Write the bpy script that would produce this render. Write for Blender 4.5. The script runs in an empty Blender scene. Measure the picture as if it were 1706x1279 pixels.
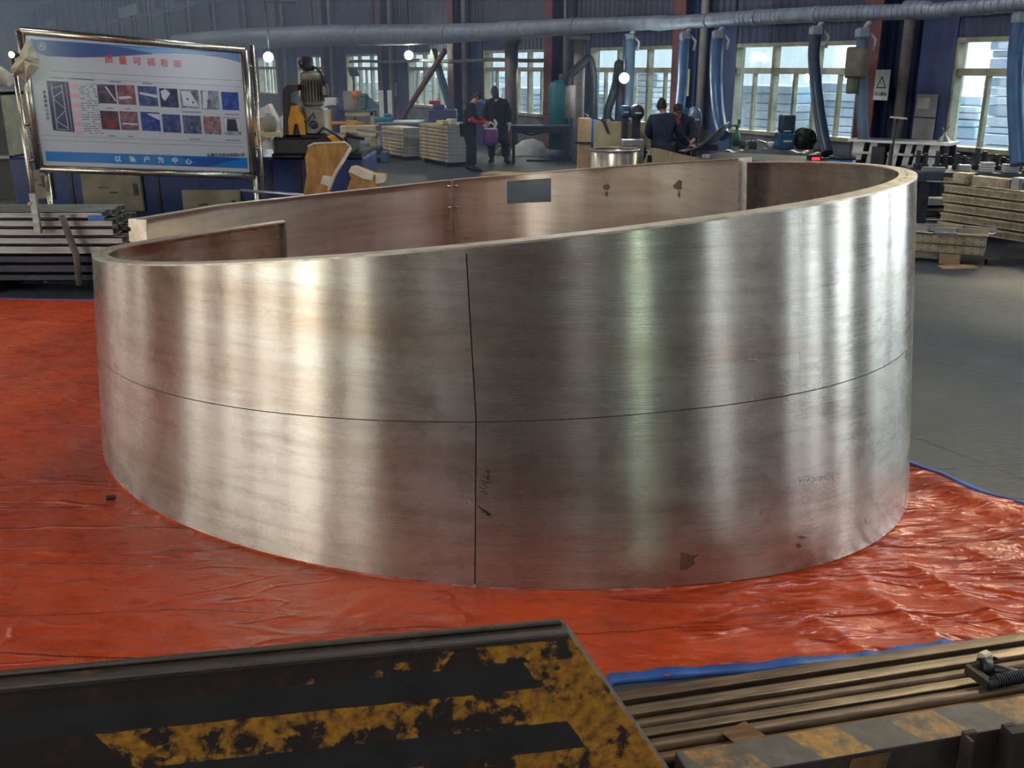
import bpy, bmesh, math, random
from mathutils import Vector, Matrix, noise
random.seed(7)
PI = math.pi
scn = bpy.context.scene
COL = scn.collection
# ------------------------------------------------------------------ camera maths
F_PX, HOR, HC = 1650.0, 110.0, 2.2
PITCH = math.atan((639.5 - HOR) / F_PX)
FW = Vector((0, math.cos(PITCH), -math.sin(PITCH)))
UP = Vector((0, math.sin(PITCH), math.cos(PITCH)))
def ray(x, y): return FW * F_PX + Vector((1, 0, 0)) * (x - 853) + UP * (639.5 - y)
def at(x, y, z=0.0):            # point of the place seen at a pixel, at height z
    r = ray(x, y); t = (z - HC) / r.z
    return Vector((r.x * t, r.y * t, z))
def dep(x, y, Y):               # the same at distance Y
    r = ray(x, y); t = Y / r.y
    return Vector((r.x * t, Y, HC + r.z * t))
def proj(p):
    q = Vector(p) - Vector((0, 0, HC)); d = q.dot(FW)
    return 853 + F_PX * q.x / d, 639.5 - F_PX * q.dot(UP) / d
# wall frame: s along the window wall (away), n out of the wall into the hall
WD = Vector((-.4896, .872, 0)); WN = Vector((-.872, -.4896, 0)); WP = Vector((5.06, 19.6, 0))
WANG = math.atan2(WD.y, WD.x)
def W(s, n=0.0, z=0.0): return WP + WD * s + WN * n + Vector((0, 0, z))
def sOf(px, n=0.0, z=None):
    a = (px - 853) / 1733.0; o = WP + WN * n
    return (a * o.y - o.x) / (WD.x - a * WD.y)
# ------------------------------------------------------------------ mesh builder
class MB:
    def __init__(s): s.v = []; s.f = []; s.m = []; s.sm = []; s.uv = {}
    def add(s, verts, faces, mi=0, smooth=False, M=None):
        b = len(s.v)
        for p in verts:
            p = Vector(p); s.v.append(M @ p if M else p)
        for f in faces: s.f.append([b + i for i in f]); s.m.append(mi); s.sm.append(smooth)
        return s
    def box(s, c, d, mi=0, rz=0, M=None, bev=0.0):
        x, y, z = d[0] / 2, d[1] / 2, d[2] / 2
        T = Matrix.Translation(Vector(c)) @ Matrix.Rotation(rz, 4, 'Z')
        if M: T = M @ T
        if bev > 0:
            b = min(bev, x * .9, y * .9, z * .9); vs = []; 
            for sx in (-1, 1):
                for sy in (-1, 1):
                    for sz in (-1, 1):
                        vs += [(sx * (x - b), sy * (y - b), sz * z), (sx * (x - b), sy * y, sz * (z - b)), (sx * x, sy * (y - b), sz * (z - b))]
            bm = bmesh.new(); bv = [bm.verts.new(q) for q in vs]
            r = bmesh.ops.convex_hull(bm, input=bv)
            bm.verts.index_update()
            fs = [[q.index for q in f.verts] for f in bm.faces]; vv = [q.co.copy() for q in bm.verts]; bm.free()
            return s.add(vv, fs, mi, False, T)
        v = [(-x, -y, -z), (x, -y, -z), (x, y, -z), (-x, y, -z), (-x, -y, z), (x, -y, z), (x, y, z), (-x, y, z)]
        return s.add(v, [(0, 3, 2, 1), (4, 5, 6, 7), (0, 1, 5, 4), (1, 2, 6, 5), (2, 3, 7, 6), (3, 0, 4, 7)], mi, False, T)
    def span(s, a, b, mi=0, bev=0.0):
        a = Vector(a); b = Vector(b)
        return s.box((a + b) / 2, [abs(q) for q in (b - a)], mi, bev=bev)
    def path(s, pts, r, seg=12, mi=0, cap=True, smooth=True, flat=None):
        pts = [Vector(p) for p in pts]; n = len(pts)
        rs = r if isinstance(r, (list, tuple)) else [r] * n
        vs = []; up = None
        for i, p in enumerate(pts):
            t = (pts[min(i + 1, n - 1)] - pts[max(i - 1, 0)]).normalized()
            if up is None:
                up = Vector((0, 0, 1)) if abs(t.z) < .9 else Vector((1, 0, 0))
            a = t.cross(up)
            if a.length < 1e-4: a = t.cross(Vector((0, 1, 0)))
            a.normalize(); b = a.cross(t).normalized(); up = b
            for k in range(seg):
                w = 2 * PI * k / seg
                vs.append(p + a * math.cos(w) * rs[i] + b * math.sin(w) * rs[i] * (flat or 1))
        fs = []
        for i in range(n - 1):
            for k in range(seg):
                k2 = (k + 1) % seg
                fs.append((i * seg + k, i * seg + k2, (i + 1) * seg + k2, (i + 1) * seg + k))
        s.add(vs, fs, mi, smooth)
        if cap:
            b0 = len(s.v) - len(vs)
            s.f.append([b0 + k for k in range(seg)][::-1]); s.m.append(mi); s.sm.append(False)
            s.f.append([b0 + (n - 1) * seg + k for k in range(seg)]); s.m.append(mi); s.sm.append(False)
        return s
    def bar(s, a, b, w, h, mi=0, upv=(0, 0, 1)):
        a = Vector(a); b = Vector(b); t = (b - a).normalized(); u = Vector(upv)
        x = t.cross(u)
        if x.length < 1e-3: x = t.cross(Vector((0, 1, 0)))
        x.normalize(); y = x.cross(t).normalized()
        v = [q + x * sx * w / 2 + y * sy * h / 2 for q in (a, b) for sx, sy in ((-1, -1), (1, -1), (1, 1), (-1, 1))]
        return s.add(v, [(0, 1, 2, 3), (7, 6, 5, 4), (0, 4, 5, 1), (1, 5, 6, 2), (2, 6, 7, 3), (3, 7, 4, 0)], mi)
    def lathe(s, prof, c=(0, 0, 0), seg=24, mi=0, M=None, smooth=True):
        vs = []; n = len(prof); c = Vector(c)
        for r, z in prof:
            for k in range(seg):
                w = 2 * PI * k / seg; vs.append(c + Vector((r * math.cos(w), r * math.sin(w), z)))
        fs = [(i * seg + k, i * seg + (k + 1) % seg, (i + 1) * seg + (k + 1) % seg, (i + 1) * seg + k) for i in range(n - 1) for k in range(seg)]
        s.add(vs, fs, mi, smooth, M)
        b0 = len(s.v) - len(vs)
        if prof[0][0] > 1e-4: s.f.append([b0 + k for k in range(seg)][::-1]); s.m.append(mi); s.sm.append(False)
        if prof[-1][0] > 1e-4: s.f.append([b0 + (n - 1) * seg + k for k in range(seg)]); s.m.append(mi); s.sm.append(False)
        return s
    def prism(s, poly, dvec, mi=0, M=None):
        n = len(poly); d = Vector(dvec)
        vs = [Vector(p) for p in poly] + [Vector(p) + d for p in poly]
        fs = [tuple(range(n))[::-1], tuple(range(n, 2 * n))] + [(i, (i + 1) % n, n + (i + 1) % n, n + i) for i in range(n)]
        return s.add(vs, fs, mi, False, M)
    def build(s, name, mats, parent=None, recalc=True, bevel=0, loc=None):
        me = bpy.data.meshes.new(name)
        me.from_pydata([tuple(v) for v in s.v], [], s.f)
        if not isinstance(mats, (list, tuple)): mats = [mats]
        for m in mats: me.materials.append(m)
        me.polygons.foreach_set('material_index', s.m)
        me.polygons.foreach_set('use_smooth', s.sm)
        if recalc:
            bm = bmesh.new(); bm.from_mesh(me); bmesh.ops.recalc_face_normals(bm, faces=bm.faces); bm.to_mesh(me); bm.free()
        me.update()
        o = bpy.data.objects.new(name, me); COL.objects.link(o)
        if parent: o.parent = parent
        if bevel:
            b = o.modifiers.new('b', 'BEVEL'); b.width = bevel; b.segments = 2; b.limit_method = 'ANGLE'
        return o
def tag(o, label=None, cat=None, group=None, kind=None):
    if label: o['label'] = label
    if cat: o['category'] = cat
    if group: o['group'] = group
    if kind: o['kind'] = kind
    return o
def thing(name, label, cat, loc=(0, 0, 0), rz=0.0, group=None):
    o = bpy.data.objects.new(name, None); COL.objects.link(o); o.empty_display_size = .1
    o.location = loc; o.rotation_euler = (0, 0, rz)
    return tag(o, label, cat, group)
def solo(mb, name, mats, label, cat, group=None, loc=None, rz=0, bevel=0):
    o = mb.build(name, mats, bevel=bevel)
    if loc is not None: o.location = loc
    o.rotation_euler = (0, 0, rz)
    return tag(o, label, cat, group)
def struct(o): o['kind'] = 'structure'; return o
def dup(o, loc, rz=None, label=None, group=None):
    r = o.copy(); COL.objects.link(r); r.location = loc
    if rz is not None: r.rotation_euler = (0, 0, rz)
    if label: r['label'] = label
    if group: r['group'] = group
    for ch in [c for c in COL.objects if c.parent == o]:
        c = ch.copy(); COL.objects.link(c); c.parent = r
        for g in [q for q in COL.objects if q.parent == ch]:
            d = g.copy(); COL.objects.link(d); d.parent = c
    return r
# ------------------------------------------------------------------ materials
def nd(nt, t, **kw):
    n = nt.nodes.new(t)
    for k, v in kw.items():
        if k.startswith('i_'): n.inputs[k[2:].replace('_', ' ')].default_value = v
        else: setattr(n, k, v)
    return n
def ramp(nt, stops, fac=None):
    r = nt.nodes.new('ShaderNodeValToRGB'); e = r.color_ramp.elements
    while len(e) < len(stops): e.new(.5)
    for q, (p, c) in zip(e, stops): q.position = p; q.color = (*c, 1) if len(c) == 3 else c
    if fac is not None: nt.links.new(fac, r.inputs[0])
    return r
def srgb(r, g, b):
    f = lambda c: (c / 255 / 12.92) if c <= 10.3 else ((c / 255 + .055) / 1.055) ** 2.4
    return (f(r), f(g), f(b))
def base(name):
    m = bpy.data.materials.new(name); m.use_nodes = True; nt = m.node_tree
    return m, nt, nt.nodes['Principled BSDF'], nt.nodes['Material Output']
def coord(nt, scale=(1, 1, 1), kind='Object', rot=(0, 0, 0)):
    tc = nt.nodes.new('ShaderNodeTexCoord'); mp = nt.nodes.new('ShaderNodeMapping')
    mp.inputs['Scale'].default_value = scale; mp.inputs['Rotation'].default_value = rot
    nt.links.new(tc.outputs[kind], mp.inputs[0]); return mp.outputs[0]
def noisen(nt, co, sc, det=4, rough=.55, dist=0):
    n = nt.nodes.new('ShaderNodeTexNoise'); n.inputs['Scale'].default_value = sc; n.inputs['Detail'].default_value = det
    n.inputs['Roughness'].default_value = rough; n.inputs['Distortion'].default_value = dist
    if co is not None: nt.links.new(co, n.inputs['Vector'])
    return n.outputs['Fac']
def math_(nt, op, a, b=None, c=None):
    n = nt.nodes.new('ShaderNodeMath'); n.operation = op
    for i, v in enumerate((a, b, c)):
        if v is None: continue
        if isinstance(v, (int, float)): n.inputs[i].default_value = v
        else: nt.links.new(v, n.inputs[i])
    return n.outputs[0]
def mixc(nt, fac, a, b):
    n = nt.nodes.new('ShaderNodeMix'); n.data_type = 'RGBA'
    for i, v in ((0, fac), (6, a), (7, b)):
        if isinstance(v, (int, float)): n.inputs[i].default_value = v
        elif isinstance(v, tuple): n.inputs[i].default_value = (*v, 1) if len(v) == 3 else v
        else: nt.links.new(v, n.inputs[i])
    return n.outputs[2]
def bumpn(nt, h, strength=.3, dist=.01, bs=None):
    b = nt.nodes.new('ShaderNodeBump'); b.inputs['Strength'].default_value = strength; b.inputs['Distance'].default_value = dist
    nt.links.new(h, b.inputs['Height'])
    if bs: nt.links.new(b.outputs[0], bs.inputs['Normal'])
    return b
_MC = {}
def mat(name, col, rough=.6, metal=0.0, col2=None, ns=6.0, stretch=(1, 1, 1), bump=0.0, spec=None, dirt=.25):
    if name in _MC: return _MC[name]
    m, nt, bs, out = base(name)
    co = coord(nt, stretch); f = noisen(nt, co, ns, 5, .6)
    c2 = col2 or tuple(c * (1 - dirt * 1.6 if dirt < .6 else .1) for c in col)
    r = ramp(nt, [(.35, col), (.72, c2)], f); nt.links.new(r.outputs[0], bs.inputs['Base Color'])
    rr = nt.nodes.new('ShaderNodeMapRange'); rr.inputs['To Min'].default_value = max(.05, rough - .08); rr.inputs['To Max'].default_value = min(1, rough + .12)
    nt.links.new(f, rr.inputs[0]); nt.links.new(rr.outputs[0], bs.inputs['Roughness'])
    bs.inputs['Metallic'].default_value = metal
    if spec is not None: bs.inputs['Specular IOR Level'].default_value = spec
    if bump: bumpn(nt, f, bump, .01, bs)
    _MC[name] = m; return m
def emis(name, col, st):
    m, nt, bs, out = base(name); bs.inputs['Base Color'].default_value = (*col, 1)
    bs.inputs['Emission Color'].default_value = (*col, 1); bs.inputs['Emission Strength'].default_value = st
    return m
M = {}
M['blue_wall'] = mat('blue_wall_paint', srgb(62, 78, 122), .55, 0, srgb(36, 46, 84), 3, (1, 1, .3))
M['slate'] = mat('slate_sheet', srgb(78, 86, 112), .6, 0, srgb(56, 60, 84), 2, (1, 1, .3))
M['red_steel'] = mat('red_oxide_steel', srgb(126, 70, 62), .55, 0, srgb(84, 52, 58), 4)
M['grey_pipe'] = mat('grey_pipe_paint', srgb(150, 142, 138), .5, 0, srgb(110, 104, 104), 3)
M['cream_frame'] = mat('cream_window_frame', srgb(176, 174, 150), .5, 0, srgb(122, 124, 104), 4)
M['dado'] = mat('worn_grey_dado', srgb(118, 116, 122), .7, 0, srgb(78, 78, 90), 2.5)
M['duct'] = mat('galvanised_duct', srgb(150, 160, 176), .5, .3, srgb(116, 126, 144), 5)
M['hose_blue'] = mat('blue_hose', srgb(62, 104, 150), .35, 0, srgb(44, 76, 122), 4)
M['hose_dark'] = mat('dark_hose', srgb(44, 64, 88), .4, 0, srgb(30, 44, 66), 4)
M['black'] = mat('black_paint', srgb(30, 31, 36), .45, 0, srgb(18, 18, 22), 8)
M['black_rub'] = mat('black_rubber', srgb(24, 26, 32), .6, 0, srgb(14, 15, 20), 8)
M['dark_steel'] = mat('dark_steel', srgb(62, 64, 74), .5, .4, srgb(38, 40, 50), 6)
M['alu'] = mat('mill_aluminium', srgb(196, 198, 200), .36, .85, srgb(150, 152, 156), 5, (1, 1, 3))
M['alu_dull'] = mat('dull_aluminium', srgb(158, 160, 156), .45, .6, srgb(110, 112, 110), 5, (.4, 4, 4))
M['tan_alu'] = mat('tan_oxidised_aluminium', srgb(196, 182, 154), .5, .35, srgb(146, 132, 110), 8, bump=.1)
M['white'] = mat('white_paint', srgb(214, 214, 212), .6, 0, srgb(176, 178, 180), 5)
M['blue_mach'] = mat('blue_machine_paint', srgb(8, 50, 106), .42, 0, srgb(5, 30, 72), 3)
M['beige'] = mat('beige_panel_paint', srgb(150, 144, 122), .6, 0, srgb(112, 102, 78), 3)
M['yellow'] = mat('yellow_paint', srgb(214, 152, 26), .45, 0, srgb(160, 104, 18), 5)
M['mach_grey'] = mat('machine_grey', srgb(150, 148, 132), .5, 0, srgb(110, 108, 96), 4)
M['motor'] = mat('motor_grey', srgb(112, 108, 94), .5, .1, srgb(80, 76, 66), 4)
M['kraft'] = mat('brown_kraft_film', srgb(188, 142, 76), .6, 0, srgb(120, 82, 42), 9, (1, 1, .5), bump=.3)
M['paper'] = mat('white_paper', srgb(214, 210, 196), .8, 0, srgb(176, 170, 152), 6)
M['wood'] = mat('pale_wood', srgb(186, 160, 120), .7, 0, srgb(130, 104, 74), 6, (1, 1, 6))
M['plank'] = mat('yellow_board', srgb(212, 198, 150), .6, 0, srgb(176, 160, 112), 3)
M['teal'] = mat('teal_paint', srgb(34, 128, 140), .4, 0, srgb(24, 92, 112), 3)
M['steel_blue'] = mat('grey_blue_paint', srgb(86, 112, 138), .45, 0, srgb(60, 82, 108), 3)
M['bucket'] = mat('bright_blue_plastic', srgb(38, 116, 196), .4, 0, srgb(26, 84, 156), 4)
M['bottle_blue'] = mat('blue_enamel', srgb(22, 92, 132), .4, 0, srgb(14, 62, 96), 4)
M['skin'] = mat('skin', srgb(196, 140, 112), .55, 0, srgb(170, 112, 90), 9)
M['navy'] = mat('navy_workwear', srgb(30, 38, 62), .85, 0, srgb(20, 26, 46), 12, bump=.2)
M['coat'] = mat('dark_coat_cloth', srgb(26, 32, 48), .85, 0, srgb(18, 22, 36), 12, bump=.2)
M['hair'] = mat('black_hair', srgb(22, 20, 22), .6, 0, srgb(12, 11, 13), 30)
M['red'] = mat('red_cloth', srgb(186, 40, 54), .75, 0, srgb(140, 26, 40), 9)
M['purple'] = mat('purple_plastic', srgb(102, 44, 124), .45, 0, srgb(74, 30, 96), 6)
M['mask'] = mat('blue_mask_cloth', srgb(70, 140, 200), .8, 0, srgb(52, 110, 170), 9)
M['glove'] = mat('white_glove_cloth', srgb(202, 204, 210), .85, 0, srgb(164, 166, 176), 9)
M['stainless'] = mat('stainless_tube', srgb(190, 184, 170), .25, .95, srgb(150, 140, 126), 3)
M['rust'] = mat('rusted_steel', srgb(128, 104, 78), .42, .5, srgb(58, 46, 36), 14, (.25, 3, 3), bump=.3)
M['rust_dark'] = mat('dark_rusted_steel', srgb(60, 50, 44), .65, .3, srgb(30, 24, 22), 7, bump=.4)
M['hole'] = mat('hole_shadow_black', srgb(24, 24, 26), .9, 0)
M['orange'] = mat('orange_plastic', srgb(222, 120, 60), .5, 0)
M['green'] = mat('green_plastic', srgb(60, 120, 100), .5, 0)
M['ceil'] = mat('ceiling_sheet', srgb(86, 94, 110), .7, 0, srgb(66, 74, 90), 1)
M['pale_wall'] = mat('pale_end_wall', srgb(190, 202, 206), .7, 0, srgb(120, 130, 140), .4)
M['left_wall'] = mat('hall_wall_brown_grey', srgb(140, 126, 112), .7, 0, srgb(112, 100, 90), .5)

def floor_mat():
    m, nt, bs, out = base('concrete_floor')
    co = coord(nt, kind='Object')
    a = noisen(nt, co, .7, 6, .6, .4); b = noisen(nt, coord(nt, (1, 3.2, 1), rot=(0, 0, .35)), 7, 6, .7); 
    f = math_(nt, 'ADD', math_(nt, 'MULTIPLY', a, .55), math_(nt, 'MULTIPLY', b, .45))
    r = ramp(nt, [(.3, srgb(40, 43, 48)), (.5, srgb(60, 63, 69)), (.68, srgb(88, 91, 95))], f)
    # expansion joints given by straight lines on the floor
    sep = nt.nodes.new('ShaderNodeSeparateXYZ'); nt.links.new(co, sep.inputs[0])
    tot = None
    for (p, q, w) in FLOOR_LINES:
        d = (q - p).normalized(); n = Vector((-d.y, d.x)); c = n.dot(p)
        e = math_(nt, 'ADD', math_(nt, 'MULTIPLY', sep.outputs[0], n.x), math_(nt, 'MULTIPLY', sep.outputs[1], n.y))
        e = math_(nt, 'ABSOLUTE', math_(nt, 'SUBTRACT', math_(nt, 'ADD', e, math_(nt, 'MULTIPLY', math_(nt, 'SUBTRACT', b, .5), .05)), c))
        k = math_(nt, 'LESS_THAN', e, w)
        tot = k if tot is None else math_(nt, 'MAXIMUM', tot, k)
    nt.links.new(mixc(nt, math_(nt, 'MULTIPLY', tot, .85), r.outputs[0], srgb(24, 25, 28)), bs.inputs['Base Color'])
    rr = ramp(nt, [(.3, (.38,) * 3), (.7, (.62,) * 3)], b); nt.links.new(rr.outputs[0], bs.inputs['Roughness'])
    bs.inputs['Specular IOR Level'].default_value = .4
    bumpn(nt, b, .35, .02, bs)
    return m
def v2(p): return Vector((p.x, p.y))
FLOOR_LINES = [(v2(at(1527, 595)), v2(at(1706, 640)), .012), (v2(at(1550, 782)), v2(at(1706, 772)), .006),
               (v2(W(4, 9)), v2(W(10, 9)), .02), (v2(W(6, 3)), v2(W(6, 9)), .02)]
M['floor'] = floor_mat()

def shell_mat(name, c1, c2, warm=None, inner=False):
    m, nt, bs, out = base(name)
    uv = nt.nodes.new('ShaderNodeUVMap'); uv.uv_map = 'UVMap'
    def mp(sc):
        q = nt.nodes.new('ShaderNodeMapping'); q.inputs['Scale'].default_value = sc; nt.links.new(uv.outputs[0], q.inputs[0]); return q.outputs[0]
    hair = noisen(nt, mp((1.2, 240, 1)), 3, 4, .7)          # rolling lines along the sheet
    streak = noisen(nt, mp((.9, 9, 1)), 2.2, 5, .65, .3)     # soft horizontal smears
    vert = noisen(nt, mp((6, .15, 1)), 2.0, 3, .5)
    blot = noisen(nt, mp((2.2, 2.2, 1)), 2.0, 5, .6, .6)
    f = math_(nt, 'ADD', math_(nt, 'MULTIPLY', streak, .55), math_(nt, 'ADD', math_(nt, 'MULTIPLY', vert, .2), math_(nt, 'MULTIPLY', blot, .25)))
    r = ramp(nt, [(.3, c2), (.52, c1), (.75, tuple(min(1, q * 1.08) for q in c1))], f)
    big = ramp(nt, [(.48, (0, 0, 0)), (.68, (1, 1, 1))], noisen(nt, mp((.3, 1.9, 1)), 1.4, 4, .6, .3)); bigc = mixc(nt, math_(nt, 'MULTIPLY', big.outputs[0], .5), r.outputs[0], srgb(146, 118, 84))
    # darker handling marks
    sm = ramp(nt, [(.60, (0, 0, 0)), (.74, (1, 1, 1))], noisen(nt, mp((1.1, 5.5, 1)), 2.6, 6, .75, .2))
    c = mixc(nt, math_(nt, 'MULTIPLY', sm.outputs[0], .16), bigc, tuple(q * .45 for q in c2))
    nt.links.new(c, bs.inputs['Base Color'])
    bs.inputs['Metallic'].default_value = .88 if not inner else .72
    ro = ramp(nt, [(.3, (.23 if not inner else .32,) * 3), (.7, (.32 if not inner else .42,) * 3)], math_(nt, 'ADD', math_(nt, 'MULTIPLY', hair, .5), math_(nt, 'MULTIPLY', blot, .5)))
    nt.links.new(ro.outputs[0], bs.inputs['Roughness'])
    bs.inputs['Anisotropic'].default_value = .9 if inner else .93; bs.inputs['Anisotropic Rotation'].default_value = .25
    tg = nt.nodes.new('ShaderNodeTangent'); tg.direction_type = 'UV_MAP'; tg.uv_map = 'UVMap'
    nt.links.new(tg.outputs[0], bs.inputs['Tangent'])
    h = math_(nt, 'ADD', math_(nt, 'MULTIPLY', hair, .004), math_(nt, 'ADD', math_(nt, 'MULTIPLY', noisen(nt, mp((1.5, .5, 1)), 1.6, 2, .5), .6), math_(nt, 'MULTIPLY', blot, .010)))
    bumpn(nt, h, .2, .02, bs)
    return m
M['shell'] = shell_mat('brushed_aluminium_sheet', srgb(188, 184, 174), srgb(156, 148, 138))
M['shell_in'] = shell_mat('brushed_aluminium_inside', srgb(208, 200, 186), srgb(184, 174, 160), inner=True)
M['flange'] = mat('aluminium_flange', srgb(206, 196, 178), .42, .8, srgb(160, 148, 132), 12)

def tarp_mat():
    m, nt, bs, out = base('red_tarpaulin')
    co = coord(nt)
    a = noisen(nt, co, 1.3, 6, .6, .5); b = noisen(nt, coord(nt, (1, 2.6, 1), rot=(0, 0, .75)), 5, 7, .68, .8)
    c = noisen(nt, co, 60, 3, .5)
    r = ramp(nt, [(.3, srgb(150, 48, 12)), (.52, srgb(192, 66, 18)), (.72, srgb(214, 86, 32))], math_(nt, 'ADD', math_(nt, 'MULTIPLY', a, .6), math_(nt, 'MULTIPLY', b, .4)))
    nt.links.new(r.outputs[0], bs.inputs['Base Color'])
    ro = ramp(nt, [(.35, (.20,) * 3), (.65, (.40,) * 3)], b); nt.links.new(ro.outputs[0], bs.inputs['Roughness'])
    bs.inputs['Specular IOR Level'].default_value = .45; bs.inputs['Coat Weight'].default_value = .2; bs.inputs['Coat Roughness'].default_value = .22
    sep = nt.nodes.new('ShaderNodeSeparateXYZ'); nt.links.new(co, sep.inputs[0])
    mr = nt.nodes.new('ShaderNodeMapRange'); mr.inputs['From Min'].default_value = .1; mr.inputs['From Max'].default_value = 1.5; nt.links.new(sep.outputs[0], mr.inputs[0]); right = mr.outputs[0]
    left = math_(nt, 'SUBTRACT', 1.0, right)
    def ridge(co_, sc, w, det=3, dist=.4, rough=.5):
        n = noisen(nt, co_, sc, det, rough, dist); d = math_(nt, 'ABSOLUTE', math_(nt, 'SUBTRACT', n, .5))
        q = nt.nodes.new('ShaderNodeMapRange'); q.interpolation_type = 'SMOOTHSTEP'; q.inputs['From Min'].default_value = 0; q.inputs['From Max'].default_value = w; q.inputs['To Min'].default_value = 1; q.inputs['To Max'].default_value = 0
        nt.links.new(d, q.inputs[0]); return q.outputs[0]
    folds = ridge(coord(nt, (.22, 1.5, 1), rot=(0, 0, .085)), 1.7, .012, 2, .25)
    folds2 = ridge(coord(nt, (.5, 1.1, 1), rot=(0, 0, -.7)), 1.6, .02, 3, .5)
    cr1 = ridge(coord(nt, (.7, 2.6, 1), rot=(0, 0, 1.15)), 1.1, .10, 3, .5); cr2 = ridge(coord(nt, (.8, 2.6, 1), rot=(0, 0, .9)), 2.0, .12, 4, .6); cr3 = ridge(coord(nt, (1, 1.6, 1), rot=(0, 0, -.6)), 8, .14, 4, .4)
    hl = math_(nt, 'ADD', math_(nt, 'MULTIPLY', folds, .55), math_(nt, 'ADD', math_(nt, 'MULTIPLY', folds2, .22), math_(nt, 'MULTIPLY', b, .35)))
    hr = math_(nt, 'ADD', math_(nt, 'MULTIPLY', cr1, 1.5), math_(nt, 'ADD', math_(nt, 'MULTIPLY', cr2, .5), math_(nt, 'MULTIPLY', cr3, .06)))
    h = math_(nt, 'ADD', math_(nt, 'MULTIPLY', hl, left), math_(nt, 'MULTIPLY', hr, right))
    h = math_(nt, 'ADD', h, math_(nt, 'MULTIPLY', c, .015))
    bb = bumpn(nt, h, 1.0, .028, bs); nt.links.new(bb.outputs[0], bs.inputs['Coat Normal'])
    return m
M['tarp'] = tarp_mat()
M['hem'] = mat('blue_tarp_hem', srgb(44, 96, 168), .45, 0, srgb(26, 62, 124), 8, bump=.2)

def hazard_plate_mat():
    m, nt, bs, out = base('hazard_striped_steel')
    uv = nt.nodes.new('ShaderNodeUVMap'); uv.uv_map = 'UVMap'
    sep = nt.nodes.new('ShaderNodeSeparateXYZ'); nt.links.new(uv.outputs[0], sep.inputs[0])
    co = coord(nt)
    n1 = noisen(nt, co, 9, 6, .65, .3); n2 = noisen(nt, co, 30, 5, .6); n3 = noisen(nt, co, 3.0, 5, .6, .8)
    u = math_(nt, 'ADD', sep.outputs[0], math_(nt, 'MULTIPLY', math_(nt, 'SUBTRACT', n1, .5), .03))
    v = math_(nt, 'ADD', sep.outputs[1], math_(nt, 'MULTIPLY', math_(nt, 'SUBTRACT', n1, .5), .018))
    def band(a, b): return math_(nt, 'MULTIPLY', math_(nt, 'GREATER_THAN', v, a), math_(nt, 'LESS_THAN', v, b))
    blk = math_(nt, 'MAXIMUM', band(.068, .150), band(.262, .352))
    blk = math_(nt, 'MULTIPLY', blk, math_(nt, 'GREATER_THAN', u, .17))
    # rust eats the yellow: more towards the far end
    wear = math_(nt, 'ADD', math_(nt, 'MULTIPLY', math_(nt, 'ADD', math_(nt, 'MULTIPLY', n1, .5), math_(nt, 'MULTIPLY', n3, .5)), 1.0),
                 math_(nt, 'MULTIPLY', sep.outputs[0], .055))
    top_worn = math_(nt, 'MULTIPLY', math_(nt, 'LESS_THAN', v, .07), math_(nt, 'MULTIPLY', sep.outputs[0], .12))
    wear = math_(nt, 'ADD', wear, top_worn)
    wear = math_(nt, 'ADD', wear, math_(nt, 'MULTIPLY', math_(nt, 'GREATER_THAN', u, 1.28), .5))
    rust = ramp(nt, [(.515, (0, 0, 0)), (.55, (1, 1, 1))], math_(nt, 'ADD', math_(nt, 'MULTIPLY', wear, .9), math_(nt, 'MULTIPLY', n2, .1)))
    yel = ramp(nt, [(.3, srgb(186, 134, 30)), (.5, srgb(150, 100, 26)), (.68, srgb(84, 56, 26))], n2)
    bl = ramp(nt, [(.3, srgb(40, 38, 38)), (.7, srgb(27, 23, 21))], n1)
    ru = ramp(nt, [(.3, srgb(46, 32, 24)), (.5, srgb(30, 22, 20)), (.75, srgb(64, 44, 30))], noisen(nt, co, 14, 6, .7))
    c = mixc(nt, rust.outputs[0], yel.outputs[0], ru.outputs[0])
    c = mixc(nt, blk, c, bl.outputs[0])
    nt.links.new(c, bs.inputs['Base Color']); bs.inputs['Roughness'].default_value = .62
    h = math_(nt, 'SUBTRACT', 1.0, rust.outputs[0])
    h = math_(nt, 'ADD', math_(nt, 'MULTIPLY', h, .3), math_(nt, 'MULTIPLY', n2, .3)); bumpn(nt, h, .5, .004, bs)
    return m
M['hazard'] = hazard_plate_mat()
def lip_mat():
    m, nt, bs, out = base('worn_plate_lip'); co = coord(nt, (.35, 1, 1))
    n = noisen(nt, co, 9, 6, .7, .4)
    r = ramp(nt, [(.35, srgb(30, 26, 24)), (.5, srgb(56, 48, 36)), (.6, srgb(34, 29, 26)), (.72, srgb(104, 80, 40))], n)
    nt.links.new(r.outputs[0], bs.inputs['Base Color']); bs.inputs['Roughness'].default_value = .55; bumpn(nt, n, .4, .006, bs)
    return m
M['lip'] = lip_mat()
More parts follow.
